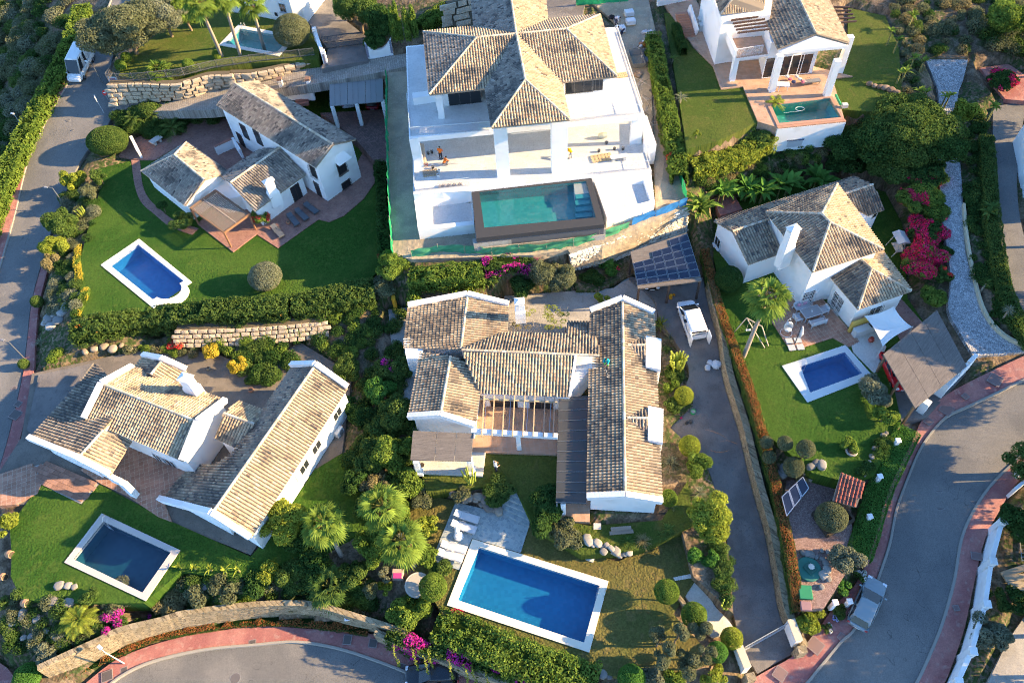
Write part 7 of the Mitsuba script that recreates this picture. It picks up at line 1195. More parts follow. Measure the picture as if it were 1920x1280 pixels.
    for sy in (-1, 1):
        part(t, 'headlight', MB().box(tr((h2-.14, sy*w*.66, .64)), (.26, .34, .13), (.75, .77, .8), ax=ax, bev=.03), 'vcgloss'); part(t, 'tail_light', MB().box(tr((-h2+.08, sy*w*.76, .74)), (.14, .22, .2), (.4, .015, .015), ax=ax, bev=.03), 'vcgloss'); part(t, 'mirror', MB().box(tr((x1-.15, sy*(w+.1), zb+.1)), (.13, .22, .14), col, ax=ax, bev=.03), 'vcgloss')
    for e, nm in ((h2-.0, 'front'), (-h2-.0, 'rear')): part(t, 'number_plate', MB().box(tr((e, 0, .5)), (.03, .5, .11), (.7, .7, .68), ax=ax))
    return t, tr
silver = car('silver saloon car parked on the kerb of the right street', 'car', (1604, 1174), (1640, 1094), 4.4, 1.8, 1.45, (.22, .27, .29))
wv = car('white cargo van with its rear doors open on the driveway', 'van', (1306, 640), (1282, 572), 4.6, 1.85, 1.85, (.72, .73, .74), 'van', open_rear=True)
cv = car('white high roofed camper van parked on the left road', 'camper van', (168, 106), (144, 156), 5.2, 2.05, 2.45, (.74, .74, .73), 'van')
car('black car on the lower street beneath the bougainvillea, cut by the bottom edge', 'car', (858, 1264), (766, 1270), 4.3, 1.8, 1.5, (.012, .013, .015), z=-3.95)
car('black car with its nose out under the solar carport, left', 'car', (1212, 497), (1222, 548), 4.2, 1.78, 1.48, (.012, .012, .013)); car('dark car further back under the solar carport, right', 'car', (1258, 484), (1268, 536), 4.2, 1.78, 1.48, (.02, .012, .012))
car('silver car showing its tail under the grey carport, left bay', 'car', (656, 214), (654, 172), 4.2, 1.78, 1.45, (.5, .53, .56)); car('dark red car under the grey carport, right bay', 'car', (706, 206), (702, 166), 4.2, 1.78, 1.45, (.22, .012, .02))
car('bright red open car nosing out from under the reed carport', 'car', (1660, 668), (1690, 736), 4.3, 1.78, 1.25, (.62, .02, .025), z=.9)
# ---------------------------------------------------------------- people
def person(label, P, hd, joints, cols, extra=None, hat=None):
    "joints in metres, x forward, y left, z up from the feet; cols: skin, shirt, trousers, hair, shoes"
    P = np.asarray(P, float); ca, sa = math.cos(hd), math.sin(hd); Rz = np.array([[ca, sa, 0], [-sa, ca, 0], [0, 0, 1]]); J = {k: P+np.array(v)@Rz for k, v in joints.items()}; t = thing('person', label, 'person')
    ico = trimesh.creation.icosphere(1).vertices
    def bone(a, ra, b, rb, s=1.): return m3.Manifold.hull_points(np.vstack([J[a]+ico*ra*s, J[b]+ico*rb*s]))
    def u(l):
        r = l[0]
        for q in l[1:]: r = r+q
        return r
    B = [bone('pel', .135, 'che', .14), bone('che', .14, 'nek', .06), bone('nek', .058, 'hed', .075), m3.Manifold.hull_points(J['hed']+ico*[.095, .085, .115])]
    f = unit(J['look']-J['hed']); B.append(m3.Manifold.hull_points(np.vstack([J['hed']+f*.09+ico*.018-[0, 0, .02], J['hed']+f*.115+ico*.012-[0, 0, .03]])))
    for s in 'lr':
        B += [bone('che', .1, s+'sh', .07), bone(s+'sh', .058, s+'el', .045), bone(s+'el', .045, s+'wr', .03), bone('pel', .11, s+'hi', .1), bone(s+'hi', .095, s+'kn', .062), bone(s+'kn', .062, s+'an', .042), bone(s+'an', .045, s+'to', .035)]
        d = unit(J[s+'wr']-J[s+'el']); sd = unit(np.cross(d, [.3, .2, 1.])); w = J[s+'wr']; B.append(m3.Manifold.hull_points(np.vstack([w+ico*.026, w+d*.08+sd*.03+ico*.015, w+d*.08-sd*.03+ico*.015])))
        for k in range(4): a = w+d*.08+sd*(.03-.02*k); e = a+d*(.05+.012*(k in (1, 2)))-[0, 0, .018]; B.append(m3.Manifold.hull_points(np.vstack([a+ico*.010, e+ico*.008])))
        a = w+d*.03+sd*.03; B.append(m3.Manifold.hull_points(np.vstack([a+ico*.011, a+sd*.035+d*.035+ico*.009])))
    part(t, 'body', MB().mesh(u(B), cols[0]), 'vcrough', True)
    part(t, 'shirt', MB().mesh(u([bone('pel', .15, 'che', .165), bone('che', .165, 'nek', .075)]+[q for s in 'lr' for q in (bone('che', .12, s+'sh', .085), bone(s+'sh', .08, s+'el', .06))]), cols[1]), 'vcrough', True)
    part(t, 'trousers', MB().mesh(u([bone('pel', .158, 'pel', .158)]+[q for s in 'lr' for q in (bone('pel', .125, s+'hi', .115), bone(s+'hi', .112, s+'kn', .08), bone(s+'kn', .08, s+'an', .062))]), cols[2]), 'vcrough', True)
    for s in 'lr': part(t, 'shoe', MB().mesh(bone(s+'an', .058, s+'to', .05), cols[4]), 'vcrough', True)
    part(t, 'hat' if hat else 'hair', MB().mesh(m3.Manifold.hull_points(J['hed']-f*.018+[0, 0, .035]+ico*[.105, .097, .1]), hat or cols[3]), 'vcrough', True)
    return t, J
STAND = dict(pel=(0, 0, .92), che=(.02, 0, 1.28), nek=(.02, 0, 1.47), hed=(.05, 0, 1.62), look=(1, 0, 1.4), lsh=(0, .2, 1.4), lel=(.08, .27, 1.13), lwr=(.27, .2, 1.0), rsh=(0, -.2, 1.4), rel=(.05, -.28, 1.13), rwr=(.26, -.2, 1.05), lhi=(0, .1, .88), lkn=(.06, .13, .48), lan=(0, .14, .07), lto=(.15, .16, .04), rhi=(0, -.1, .88), rkn=(.02, -.13, .48), ran=(-.06, -.14, .07), rto=(.1, -.16, .04))
BEND = {**STAND, 'pel': (-.18, 0, .82), 'che': (.22, 0, 1.02), 'nek': (.38, 0, 1.03), 'hed': (.53, 0, .98), 'look': (1, 0, .3), 'lsh': (.3, .2, 1.0), 'lel': (.4, .24, .7), 'lwr': (.55, .15, .45), 'rsh': (.3, -.2, 1.0), 'rel': (.42, -.24, .7), 'rwr': (.6, -.12, .48), 'lhi': (-.16, .1, .8), 'rhi': (-.16, -.1, .8), 'lkn': (.08, .14, .46), 'rkn': (.04, -.14, .46)}
SQUAT = {**STAND, 'pel': (-.25, 0, .32), 'che': (.0, 0, .66), 'nek': (.1, 0, .83), 'hed': (.18, 0, .96), 'look': (1, 0, .4), 'lsh': (.04, .2, .76), 'lel': (.25, .22, .55), 'lwr': (.45, .14, .42), 'rsh': (.04, -.2, .76), 'rel': (.25, -.22, .55), 'rwr': (.45, -.12, .4), 'lhi': (-.22, .1, .32), 'rhi': (-.22, -.1, .32), 'lkn': (.2, .17, .47), 'rkn': (.2, -.17, .47), 'lan': (-.08, .15, .08), 'ran': (-.08, -.15, .08), 'lto': (.09, .17, .05), 'rto': (.09, -.17, .05)}
SK, HR, SH = (.36, .22, .15), (.03, .025, .02), (.03, .03, .03)
person('worker in an orange shirt and dark trousers standing on the lower villa deck', at(827, 299, v0+.01), 1.2, STAND, (SK, (.75, .16, .02), (.03, .035, .05), HR, SH))
person('worker in an orange shirt crouching beside the white post on the lower villa deck', at(836, 309, v0+.01), .6, SQUAT, (SK, (.75, .18, .03), (.10, .11, .14), HR, SH))
person('worker in yellow bending forward on the sunlit part of the lower villa deck', at(1070, 297, v0+.01), 2.2, BEND, (SK, (.75, .42, .01), (.4, .4, .4), HR, SH), hat=(.75, .45, .02))
man, J = person('man in a white shirt and dark trousers standing on the shaded lawn', at(930, 882, .02), .4, STAND, (SK, (.68, .68, .68), (.03, .035, .06), (.25, .2, .16), SH))
rp_ = onplane(1137, 684, (RA[0], RA[1], RR[0])); person('roofer in a turquoise top crouching on the tiled roof of the right wing', rp_+[0, 0, .1], -2.2, SQUAT, (SK, (.01, .32, .36), (.02, .22, .24), HR, (.1, .5, .05)))
person('worker in a white shirt bending over pallets behind the construction villa', on(1166, 66), 2.6, BEND, (SK, (.66, .66, .68), (.04, .045, .09), HR, SH)); person('person in a pale top sorting rubbish near the white slabs behind the villa', on(1155, 46), -.6, BEND, (SK, (.6, .58, .6), (.1, .1, .14), HR, SH))
p = rp_+np.array([-.15, -.55, .12]); t = thing('broom', 'pale broom lying at the feet of the roofer', 'broom'); part(t, 'handle', MB().tube([p, p+[.12, -.75, -.05]], .02, (.7, .66, .58), 5)); part(t, 'head', MB().box(p+[.14, -.82, -.05], (.3, .1, .08), (.65, .6, .5), rz=.2))
# ---------------------------------------------------------------- furniture
def lounger(label, P, hd, cloth=(.52, .53, .54), fr=(.5, .5, .51), group=None, back=.35, L=1.9, W=.68):
    P = np.asarray(P, float); X = np.array([math.cos(hd), math.sin(hd), 0]); Y = np.array([-X[1], X[0], 0]); Z = np.array([0, 0, 1.]); t = thing('sun_lounger', label, 'sun lounger', group); q = lambda x, y, z: P+X*x+Y*y+Z*z
    part(t, 'seat', MB().bar(q(-.35, 0, .34), q(L-.65, 0, .34), W-.06, .05, cloth)); part(t, 'backrest', MB().bar(q(-.37, 0, .35), q(-.37-.6*math.cos(back), 0, .35+.6*math.sin(back)), W-.06, .05, cloth, up=Z)); mb = MB()
    for s in (-1, 1): mb.bar(q(-.95, s*W/2, .3), q(L-.62, s*W/2, .3), .05, .05, fr)
    mb.bar(q(L-.62, -W/2, .3), q(L-.62, W/2, .3), .05, .05, fr); part(t, 'frame', mb)
    for x in (-.8, L-.8):
        for s in (-1, 1): part(t, 'leg', MB().box(q(x, s*W/2, .14), (.05, .05, .28), fr))
    for s in (-1, 1): part(t, 'armrest', MB().tube([q(-.4, s*W/2, .32), q(-.25, s*(W/2+.03), .52), q(.15, s*(W/2+.03), .52), q(.3, s*W/2, .32)], .02, fr, 5))
    return t
def hdg(a, b, z): p, q = at(*a, z), at(*b, z); return math.atan2(q[1]-p[1], q[0]-p[0])
dz = -1.03
for a, b, l in (((853, 964), (892, 976), 'upper of the two shaded loungers on the blue stone deck'), ((847, 983), (887, 995), 'lower of the two shaded loungers, beside the closed parasol'), ((829, 1022), (868, 1032), 'upper of the two sunlit loungers beside the main pool'), ((822, 1037), (862, 1048), 'lower of the two sunlit loungers beside the main pool')): p, q = at(*a, dz), at(*b, dz); lounger('white fabric sun lounger, '+l, p+(q-p)*.5, hdg(a, b, dz), group='white loungers on the pool deck')
t = thing('parasol', 'closed white parasol standing on a round white foot between the loungers', 'parasol'); p = at(860, 1006, dz); part(t, 'foot', MB().tube([p, p+[0, 0, .22], p+[0, 0, .3]], [.42, .42, .25], (.68, .68, .67), 18)); part(t, 'pole', MB().tube([p, p+[0, 0, 2.3]], .025, (.6, .6, .6), 6)); n = 12; mb = MB()
V = [p+[math.cos(a)*r*(1+.25*(k % 2)), math.sin(a)*r*(1+.25*(k % 2)), z] for z, r in ((.75, .1), (1., .2), (1.5, .16), (2.1, .09), (2.35, .02)) for k, a in enumerate(np.arange(n)*2*np.pi/n)]; i, j = np.meshgrid(np.arange(4), np.arange(n), indexing='ij'); mb.add(V, np.stack([i*n+j, i*n+(j+1) % n, (i+1)*n+(j+1) % n, (i+1)*n+j], -1).reshape(-1, 4), (.74, .73, .70)); part(t, 'folded_canopy', mb, 'vcrough')
for k, (a, b) in enumerate((((508, 421), (533, 450)), ((540, 402), (560, 426)), ((555, 394), (577, 415)), ((571, 384), (596, 402)))): p, q = at(*a, 1.6), at(*b, 1.6); lounger(('leftmost', 'second from left', 'third from left', 'rightmost')[k]+' dark sun lounger on the brick terrace of the upper left house', p+(q-p)*.5, hdg(a, b, 1.6), (.09, .10, .115), (.08, .085, .09), 'dark loungers on the brick terrace')
def chair_box(t_label, P, hd, w, d, col, name='garden_chair', cat='chair', cushion=(.42, .45, .48), group=None):
    P = np.asarray(P, float); X = np.array([math.cos(hd), math.sin(hd), 0]); Y = np.array([-X[1], X[0], 0]); q = lambda x, y, z: P+X*x+Y*y+[0, 0, z]; t = thing(name, t_label, cat, group); ax = [X, Y, [0, 0, 1]]
    part(t, 'seat', MB().box(q(0, 0, .38), (d, w, .12), cushion, ax=ax, bev=.03)); part(t, 'backrest', MB().box(q(-d/2, 0, .62), (.09, w, .5), col, ax=ax, bev=.02))
    for s in (-1, 1): part(t, 'armrest', MB().box(q(0, s*w/2, .58), (d, .06, .05), col, ax=ax)); [part(t, 'leg', MB().box(q(x*d*.46, s*w/2, .28), (.05, .05, .56), col, ax=ax)) for x in (-1, 1)]
    return t
pz = 1.3; h0 = hdg((1505, 588), (1538, 578), pz); tc = at(1518, 593, pz); col = (.5, .53, .55); t = thing('garden_table', 'grey rectangular garden table on the terracotta patio', 'table'); Xx = np.array([math.cos(h0), math.sin(h0), 0]); Yy = np.array([-Xx[1], Xx[0], 0]); part(t, 'table_top', MB().box(tc+[0, 0, .72], (1.9, 1.15, .05), (.22, .25, .28), rz=h0)); mb = MB()
for s in (-1, 1): mb.bar(tc-Xx*.96+Yy*s*.59+[0, 0, .74], tc+Xx*.96+Yy*s*.59+[0, 0, .74], .04, .05, col); mb.bar(tc+Xx*s*.96-Yy*.59+[0, 0, .74], tc+Xx*s*.96+Yy*.59+[0, 0, .74], .04, .05, col)
part(t, 'table_frame', mb); [part(t, 'leg', MB().box(tc+Xx*a*.85+Yy*b*.5+[0, 0, .35], (.06, .06, .7), col)) for a in (-1, 1) for b in (-1, 1)]
chair_box('garden sofa with pink cushions at the wall side of the table', tc+Yy*1.15-Xx*.2, h0-math.pi/2, 1.7, .7, col, 'garden_sofa', 'sofa'); chair_box('garden bench in front of the grey table', tc-Yy*1.1+Xx*.1, h0+math.pi/2, 1.6, .7, col, 'garden_sofa', 'sofa'); chair_box('garden chair at the left end of the grey table', tc-Xx*1.45, h0, .75, .7, col); chair_box('garden chair at the right end of the grey table', tc+Xx*1.45, h0+math.pi, .75, .7, col)
for k in (-1, 1): t = thing('cushion', ('left', 'right')[k > 0]+' pink cushion on the garden sofa', 'cushion'); put(t, MB().box(tc+Yy*1.28-Xx*(.2-.33*k)+[0, 0, .56], (.42, .16, .38), (.6, .32, .4), rz=h0, bev=.06), 'vcrough')
t = thing('vase', 'small white vase on the grey garden table', 'vase'); put(t, MB().tube([tc+[0, 0, .745], tc+[0, 0, .8], tc+[0, 0, .88], tc+[0, 0, .95]], [.06, .09, .07, .05], (.7, .7, .68), 9), 'vc')
p = at(1474, 624, pz); t = thing('hanging_chair', 'white egg shaped hanging chair on a ring foot', 'chair'); g = np.linspace(0, 2*np.pi, 21); part(t, 'ring_foot', MB().tube([p+[math.cos(a)*.55, math.sin(a)*.55, .04] for a in g], .03, (.7, .7, .69), 5)); part(t, 'stand', MB().tube([p+[0, .5, .04], p+[0, .55, 1.2], p+[0, .3, 1.9], p+[0, .0, 1.95]], .03, (.7, .7, .69), 6)); m = trimesh.creation.icosphere(2); v = m.vertices; keep = ~((v[m.faces].mean(1)[:, 1] < -.25) & (v[m.faces].mean(1)[:, 2] > -.35)); part(t, 'basket', MB().add(p+[0, 0, 1.0]+v*[.42, .38, .62], m.faces[keep], (.7, .69, .67)), 'vcrough', True); part(t, 'cushion', MB().ball(p+[0, -.05, .68], (.36, .34, .16), (.74, .73, .72), 2), 'vcrough', True)
p = at(1490, 645, pz); t = thing('parasol', 'folded cantilever parasol on a cross foot with four slabs at the patio corner', 'parasol'); [part(t, 'foot_slab', MB().box(p+[a*.42, b*.42, .04], (.66, .66, .07), (.42, .45, .46), rz=.0)) for a in (-1, 1) for b in (-1, 1)]; part(t, 'pole', MB().tube([p, p+[.15, .3, 2.2]], .05, (.08, .08, .1), 6)); part(t, 'folded_canopy', MB().tube([p+[.35, .2, .9], p+[.38, .22, 1.3], p+[.3, .3, 2.3]], [.12, .2, .06], (.62, .6, .6), 9), 'vcrough')
t = thing('swing_frame', 'timber swing frame on the lawn behind the leaning palm', 'swing'); z = 1.25; a, b = at(1400, 596, z+2.), at(1418, 606, z+2.); ft = [at(1377, 622, z), at(1434, 652, z)]; part(t, 'beam', MB().bar(a, b+(b-a)*.6, .09, .09, (.45, .38, .3)), 'vcrough'); part(t, 'leg', MB().bar(a, ft[0], .08, .08, (.45, .38, .3)), 'vcrough'); part(t, 'leg', MB().bar(a, ft[1], .08, .08, (.45, .38, .3)), 'vcrough'); e = b+(b-a)*.6; part(t, 'leg', MB().bar(e, np.array([e[0]+.8, e[1]-.9, z]), .08, .08, (.45, .38, .3)), 'vcrough'); s = (a+b)/2; part(t, 'seat', MB().box([s[0], s[1], z+.55], (.5, .2, .05), (.65, .63, .6))); [part(t, 'rope', MB().tube([[s[0]+k, s[1], z+.55], [s[0]+k, s[1], s[2]]], .012, (.5, .48, .4), 4)) for k in (-.22, .22)]
p = on(1678, 470); t = thing('garden_swing', 'cream canopied garden swing seat behind the right villa', 'swing'); part(t, 'canopy', MB().mesh(trimesh.convex.convex_hull(np.array([p+[x, y, zz] for x, y, zz in ((-.65, -.9, 1.9), (.65, -.9, 1.9), (-.65, .9, 1.9), (.65, .9, 1.9), (0, -.9, 2.2), (0, .9, 2.2))])), (.55, .52, .48)), 'vcrough'); part(t, 'seat', MB().box(p+[0, 0, .5], (.55, 1.4, .1), (.6, .58, .55))); part(t, 'backrest', MB().box(p+[.3, 0, .75], (.08, 1.4, .5), (.6, .58, .55))); [part(t, 'leg', MB().bar(p+[x*.7, y*.85, 0], p+[0, y*.85, 1.95], .06, .06, (.55, .54, .52))) for x in (-1, 1) for y in (-1, 1)]
t = thing('garden_bench', 'pale stone picnic bench on the shaded brick patio, upper left', 'bench'); p = at(295, 268, 1.62); part(t, 'seat', MB().box(p+[0, 0, .55], (1.6, .9, .1), (.5, .48, .44), rz=.9)); [part(t, 'support', MB().box(p+[x*.4*math.cos(.9), x*.4*math.sin(.9), .25], (.3, .7, .5), (.4, .38, .35), rz=.9)) for x in (-1, 1)]
# bits on the patios
for u, v, lab in ((272, 1093, 'terracotta urn lying on its side by the navy pool, sunlit'),): pass
def pot(label, u, v, r=.28, h=.45, col=(.42, .2, .12), z=None, lie=False):
    p = on(u, v) if z is None else at(u, v, z); t = thing('plant_pot', label, 'pot'); q = [(0, .65), (.25, .9), (.6, 1.05), (.9, .85), (1., .95)]
    d = np.array([.9, -.3, .25]) if lie else np.array([0, 0, 1.]); o = np.array([0, 0, r*.9]) if lie else 0; part(t, 'body', MB().tube([p+o+d*h*a for a, _ in q], [r*b for _, b in q], col, 12), 'vcrough', True); part(t, 'soil', MB().tube([p+o+d*h*.98, p+o+d*h*1.005], r*.8, (.06, .045, .03), 10)); return t
pot('terracotta urn on its side by the navy pool flower bed', 184, 1095, .35, .7, (.55, .32, .16), lie=True); pot('terracotta urn lying in the upper left lawn bed', 16, 1040, .33, .7, (.5, .28, .16), lie=True); pot('terracotta urn lying in the lower lawn bed', 5, 1082, .33, .6, (.5, .28, .16), lie=True); pot('terracotta urn lying above the lower left rockery', 46, 1131, .35, .7, (.5, .28, .16), lie=True); pot('dark round pot at the right corner of the navy pool', 326, 1083, .42, .6, (.1, .09, .08)); pot('terracotta pot on the concrete yard behind the long tiled wing', 472, 733, .25, .35); pot('small pot beside the left yellow bush', 392, 692, .22, .3, (.2, .2, .18)); pot('white pot of the small pool palm', 1476, 724, .38, .4, (.6, .6, .58)); pot('terracotta pot by the house wall beside the barbecue', 641-100, 420, .2, .35, z=1.6); pot('plant pot at the terrace step of the reed porch', 792, 876, .3, .45, (.4, .36, .28), z=.23); pot('stone bowl under the small bright lawn shrub', 1595, 848, .5, .35, (.4, .36, .32))
# free standing solar panels, shed, pond covers in the gravel garden
t = thing('solar_rack', 'row of three free standing solar panels beside the driveway hedge', 'solar panel'); a, b, c_, d_ = at(1466, 938, .7), at(1482, 980, .7), at(1516, 936, -.1), at(1502, 898, -.1); a, b, c_, d_ = at(1465, 932, .9), at(1474, 968, .7), at(1517, 914, .7), at(1506, 893, .9)
for k in range(3):
    f, g = k/3+.02, (k+1)/3-.02; P = [a+(d_-a)*f, b+(c_-b)*f, b+(c_-b)*g, a+(d_-a)*g]; kk = num(t+'__solar_panel'); put(kk, MB().add(P+[x-[0, 0, .05] for x in P], [[0, 1, 2, 3], [7, 6, 5, 4], [0, 4, 5, 1], [1, 5, 6, 2], [2, 6, 7, 3], [3, 7, 4, 0]]), 'solar'); fr = MB(); [fr.bar(P[i]+[0, 0, .01], P[(i+1) % 4]+[0, 0, .01], .06, .06, (.6, .62, .64)) for i in range(4)]; put(num(kk+'__frame'), fr, 'vcmetal')
for x in (a, b, c_, d_): part(t, 'leg', MB().bar(x, [x[0], x[1], -.5], .05, .05, (.5, .5, .5)))
t = thing('garden_shed', 'small shed with a dark red tiled roof in the gravel garden', 'shed'); sz = 1.7; P = pix([(1561, 938), (1607, 950), (1624, 900), (1578, 884)], sz); P[2:, 2] += .5; P = np.array([at(1561, 938, 1.5), at(1606, 950, 1.5), at(1623, 903, 2.1), at(1577, 885, 2.1)]); roof_face(t, P, [((.26, .08, .06), 3), ((.2, .07, .06), 2), ((.32, .12, .08), 1), ((.14, .07, .06), 1)], .3, 95); q = shapely.Polygon(P[:, :2]).buffer(-.25, join_style=2); m = MB(); m.prism(np.array(q.exterior.coords)[:-1], -.5, 1.4, (.22, .12, .07)); part(t, 'wall', m, 'vcrough')
t = thing('raised_bed', 'dark square raised bed around the large clipped dome', 'planter'); P = [at(1524, 962, -.1), at(1552, 1004, -.1), at(1600, 975, -.1), at(1570, 935, -.1)]
for k in range(4): part(t, 'edge_board', MB().bar(P[k], P[(k+1) % 4], .2, .5, (.07, .055, .04)), 'vcrough')
p = at(1516, 1066, -.25); t = thing('pond_cover', 'round green cover with a small lantern on the garden pond', 'cover'); part(t, 'lid', MB().tube([p-[0, 0, .4], p, p+[0, 0, .05]], [1.02, 1.02, .96], (.035, .16, .12), 28)); part(t, 'lantern_base', MB().box(p+[.1, 0, .12], (.8, .8, .12), (.03, .11, .085), rz=.5)); part(t, 'lantern', MB().tube([p+[.1, 0, .15], p+[.1, 0, .5], p+[.1, 0, .52], p+[.1, 0, .75]], [.1, .08, .26, .02], (.5, .5, .46), 8))
p = at(1510, 1110, -.3); t = thing('pond_cover', 'square green cover beside the round one', 'cover'); put(t, MB().box(p, (1., 1.1, .3), (.02, .2, .09), rz=-.15, bev=.03), 'vc'); p = at(1511, 1136, -.3); t = thing('utility_box', 'dull pink box below the square green cover', 'box'); put(t, MB().box(p, (.8, .7, .3), (.28, .16, .16), rz=-.15, bev=.03), 'vc')
for k in range(4): pass
t = thing('garden_steps', 'curved sandstone steps from the lawn to the gravel garden', 'stair')
for k in range(4): a, b = at(1512-2*k, 868+7*k, .9-.32*k), at(1530-2*k, 878+6*k, .9-.32*k); part(t, 'step', MB().bar(a, b, .75, .3, (.42, .35, .25)), 'vcrough')
# utility covers and marks in the streets
def cover(label, u, v, w, d=None, z=None, round_=False, col=(.13, .115, .11), hd=0., cat='manhole cover', name='manhole_cover', group=None):
    p = on(u, v); t = thing(name, label, cat, group); e = .14 if name == 'utility_cover' else .012
    if round_: part(t, 'lid', MB().tube([p-[0, 0, .05], p+[0, 0, e]], w/2, col, 24)); part(t, 'rim', MB().tube([p-[0, 0, .05], p+[0, 0, e-.006]], w/2+.07, (.22, .21, .2), 24))
    else: part(t, 'lid', MB().box(p+[0, 0, e-.03], (w, d or w, .06), col, rz=hd)); part(t, 'rim', MB().box(p+[0, 0, e-.036], (w+.12, (d or w)+.12, .06), (.25, .2, .19), rz=hd))
cover('upper round manhole cover in the right street', 1759, 915, .75, round_=True); cover('lower round manhole cover in the right street', 1761, 948, .75, round_=True); cover('round manhole cover near the right edge of the street', 1899, 799, .6, round_=True); cover('drain grate at the outer kerb of the right street', 1828, 940, .5, .4, hd=.6, cat='drain'); cover('round manhole cover in the lower street', 441, 1271, .8, round_=True); cover('upper worn manhole cover on the left road', 129, 224, .6, round_=True, col=(.1, .1, .1)); cover('lower worn manhole cover on the left road', 137, 242, .6, round_=True, col=(.1, .1, .1))
for k, (u, v, w, d, h) in enumerate(((1865, 713, 1.1, 1., .75), (1809, 744, .45, .45, .5), (1774, 768, 1.05, .9, .7), (1740, 791, .6, .6, .6), (1528, 1210, 1., 1., .7), (1577, 1194, .5, .4, .7), (1462, 1263, .9, .8, .8), (1830, 1043, .75, .55, -.3), (1792, 1140, .35, .35, 0), (202, 1267, .8, .75, .3), (234, 1256, .45, .4, .3), (652, 1199, .6, .7, -.1), (700, 1206, .6, .6, -.2), (755, 1250, .5, .4, -.4), (474, 1205, .5, .4, .1), (30, 778, .9, 1., 1.1), (35, 758, .55, .6, 1.1), (28, 729, .4, .4, 1.1))): cover(('large square cover nearest the gravel path', 'small square cover at the carport wall', 'large square cover in front of the reed carport', 'square cover beside the street hedge', 'large square cover left of the silver car', 'small cover behind the silver car', 'square cover at the driveway mouth', 'dark rectangular cover beside the white street wall', 'small dark cover on the right pavement', 'large square cover at the lower left pavement', 'small square cover near the bent lamp post', 'square cover in the middle of the lower pavement', 'square cover below the bougainvillea', 'drain grate in the lower kerb', 'dark grate on the lower kerb, left', 'large square cover on the far left pavement', 'middle square cover on the far left pavement', 'small grate on the far left road')[k]+' set in the paving', u, v, w, d, hd=h, col=(.2, .13, .12) if k < 9 else (.1, .085, .08), name='utility_cover', cat='cover')
# lamps and signs
def lamp(label, base, h, arm, col=(.5, .5, .5), head=(.7, .7, .68)):
    p = on(*base); t = thing('street_lamp', label, 'street lamp'); part(t, 'pole', MB().tube([p, p+[0, 0, h]], [.06, .045], col, 7)); q = p+[0, 0, h]; part(t, 'arm', MB().tube([q-[0, 0, .1], q+np.array(arm)*.6+[0, 0, .1], q+np.array(arm)], .03, col, 5)); part(t, 'lamp_head', MB().box(q+np.array(arm), (.5, .26, .14), head, rz=math.atan2(arm[1], arm[0]), bev=.04)); return t
lamp('street lamp leaning over the lower left stone wall', (233, 1243), 3.4, (-.5, .4, .0)); lamp('street lamp at the left road beside the yellow shrub', (123, 388), 3.0, (-.8, .2, .05), (.15, .15, .16), (.25, .26, .28)); lamp('street lamp beside the estate sign at the crossroads', (193, 158), 3.2, (-.6, .2, .1), (.15, .15, .15)); lamp('street lamp at the lower left driveway', (48, 674), 3., (-.7, .3, .1), (.12, .12, .13), (.2, .2, .22)); lamp('small white lamp in the far left hedge', (47, 245), 2.6, (-.2, .1, .0), (.4, .4, .4))
for k, (u, v) in enumerate(((1566, 1129), (1593, 1127))): P = on(u, v, 1.3); t = thing('boundary_post', ('left', 'right')[k]+' white capped post beside the silver car', 'post'); part(t, 'shaft', MB().box([P[0], P[1], P[2]-.75], (.3, .3, 1.5), WHITE), 'plaster'); part(t, 'cap', MB().box([P[0], P[1], P[2]+.08], (.46, .46, .14), WHITE, bev=.04), 'plaster')
p = on(195, 212); t = thing('road_sign', 'white rectangular traffic sign seen edge on at the crossroads', 'road sign'); part(t, 'pole', MB().tube([p, p+[0, 0, 2.4]], .035, (.45, .45, .46), 6)); part(t, 'plate', MB().box(p+[0, 0, 2.2], (.06, .6, .8), (.7, .7, .7), rz=.35)); p = on(209, 198); t = thing('road_sign', 'red round no entry sign at the corner of the boulder wall', 'road sign'); part(t, 'pole', MB().tube([p, p+[0, 0, 1.9]], .03, (.4, .4, .4), 6)); d = unit([-.3, -.8, .5]); c = p+[0, 0, 1.9]; part(t, 'disc', MB().tube([c, c+d*.03], .33, (.5, .02, .02), 20)); sx = unit(np.cross([0, 0, 1], d)); part(t, 'bar_mark', MB().bar(c+d*.036-sx*.2, c+d*.036+sx*.2, .1, .012, (.75, .75, .75), up=d))
def sign(label, u, v, w, h, n, lines, back=(.72, .72, .72), cols=((.5, .1, .2),), z=None, lift=.9, name='sign'):
    p = on(u, v, lift) if z is None else at(u, v, z); n = unit(n); x = unit(np.cross([0, 0, 1.], n)); y = np.cross(n, x); t = thing(name, label, 'sign'); part(t, 'board', MB().box(p, (w, h, .03), back, ax=[x, y, n]))
    for k, (s, hh) in enumerate(lines):
        m = meshkit.text_mesh(s, hh, .004, True); bw = m.bounds[1][0]-m.bounds[0][0]; sc_ = min(1, w*.86/bw); V = m.vertices*[sc_, sc_, 1]-[bw*sc_/2, 0, 0]; yy = h*.5-h*(k+1)/(len(lines)+.6); part(t, 'lettering', MB().add(p+n*.018+V[:, :1]*x+(V[:, 1:2]+yy)*y+V[:, 2:3]*n, m.faces, cols[k % len(cols)]))
    return t
p = on(212, 150, .6); t = thing('sign', 'white notice board with a dark pink panel at the corner of the railing', 'sign'); n = unit([-.15, -.9, .4]); x = unit(np.cross([0, 0, 1.], n)); y = np.cross(n, x); part(t, 'board', MB().box(p, (1.3, .75, .04), (.7, .7, .72), ax=[x, y, n])); part(t, 'printed_panel', MB().box(p+n*.02-x*.05, (.8, .4, .02), (.35, .12, .2), ax=[x, y, n]))
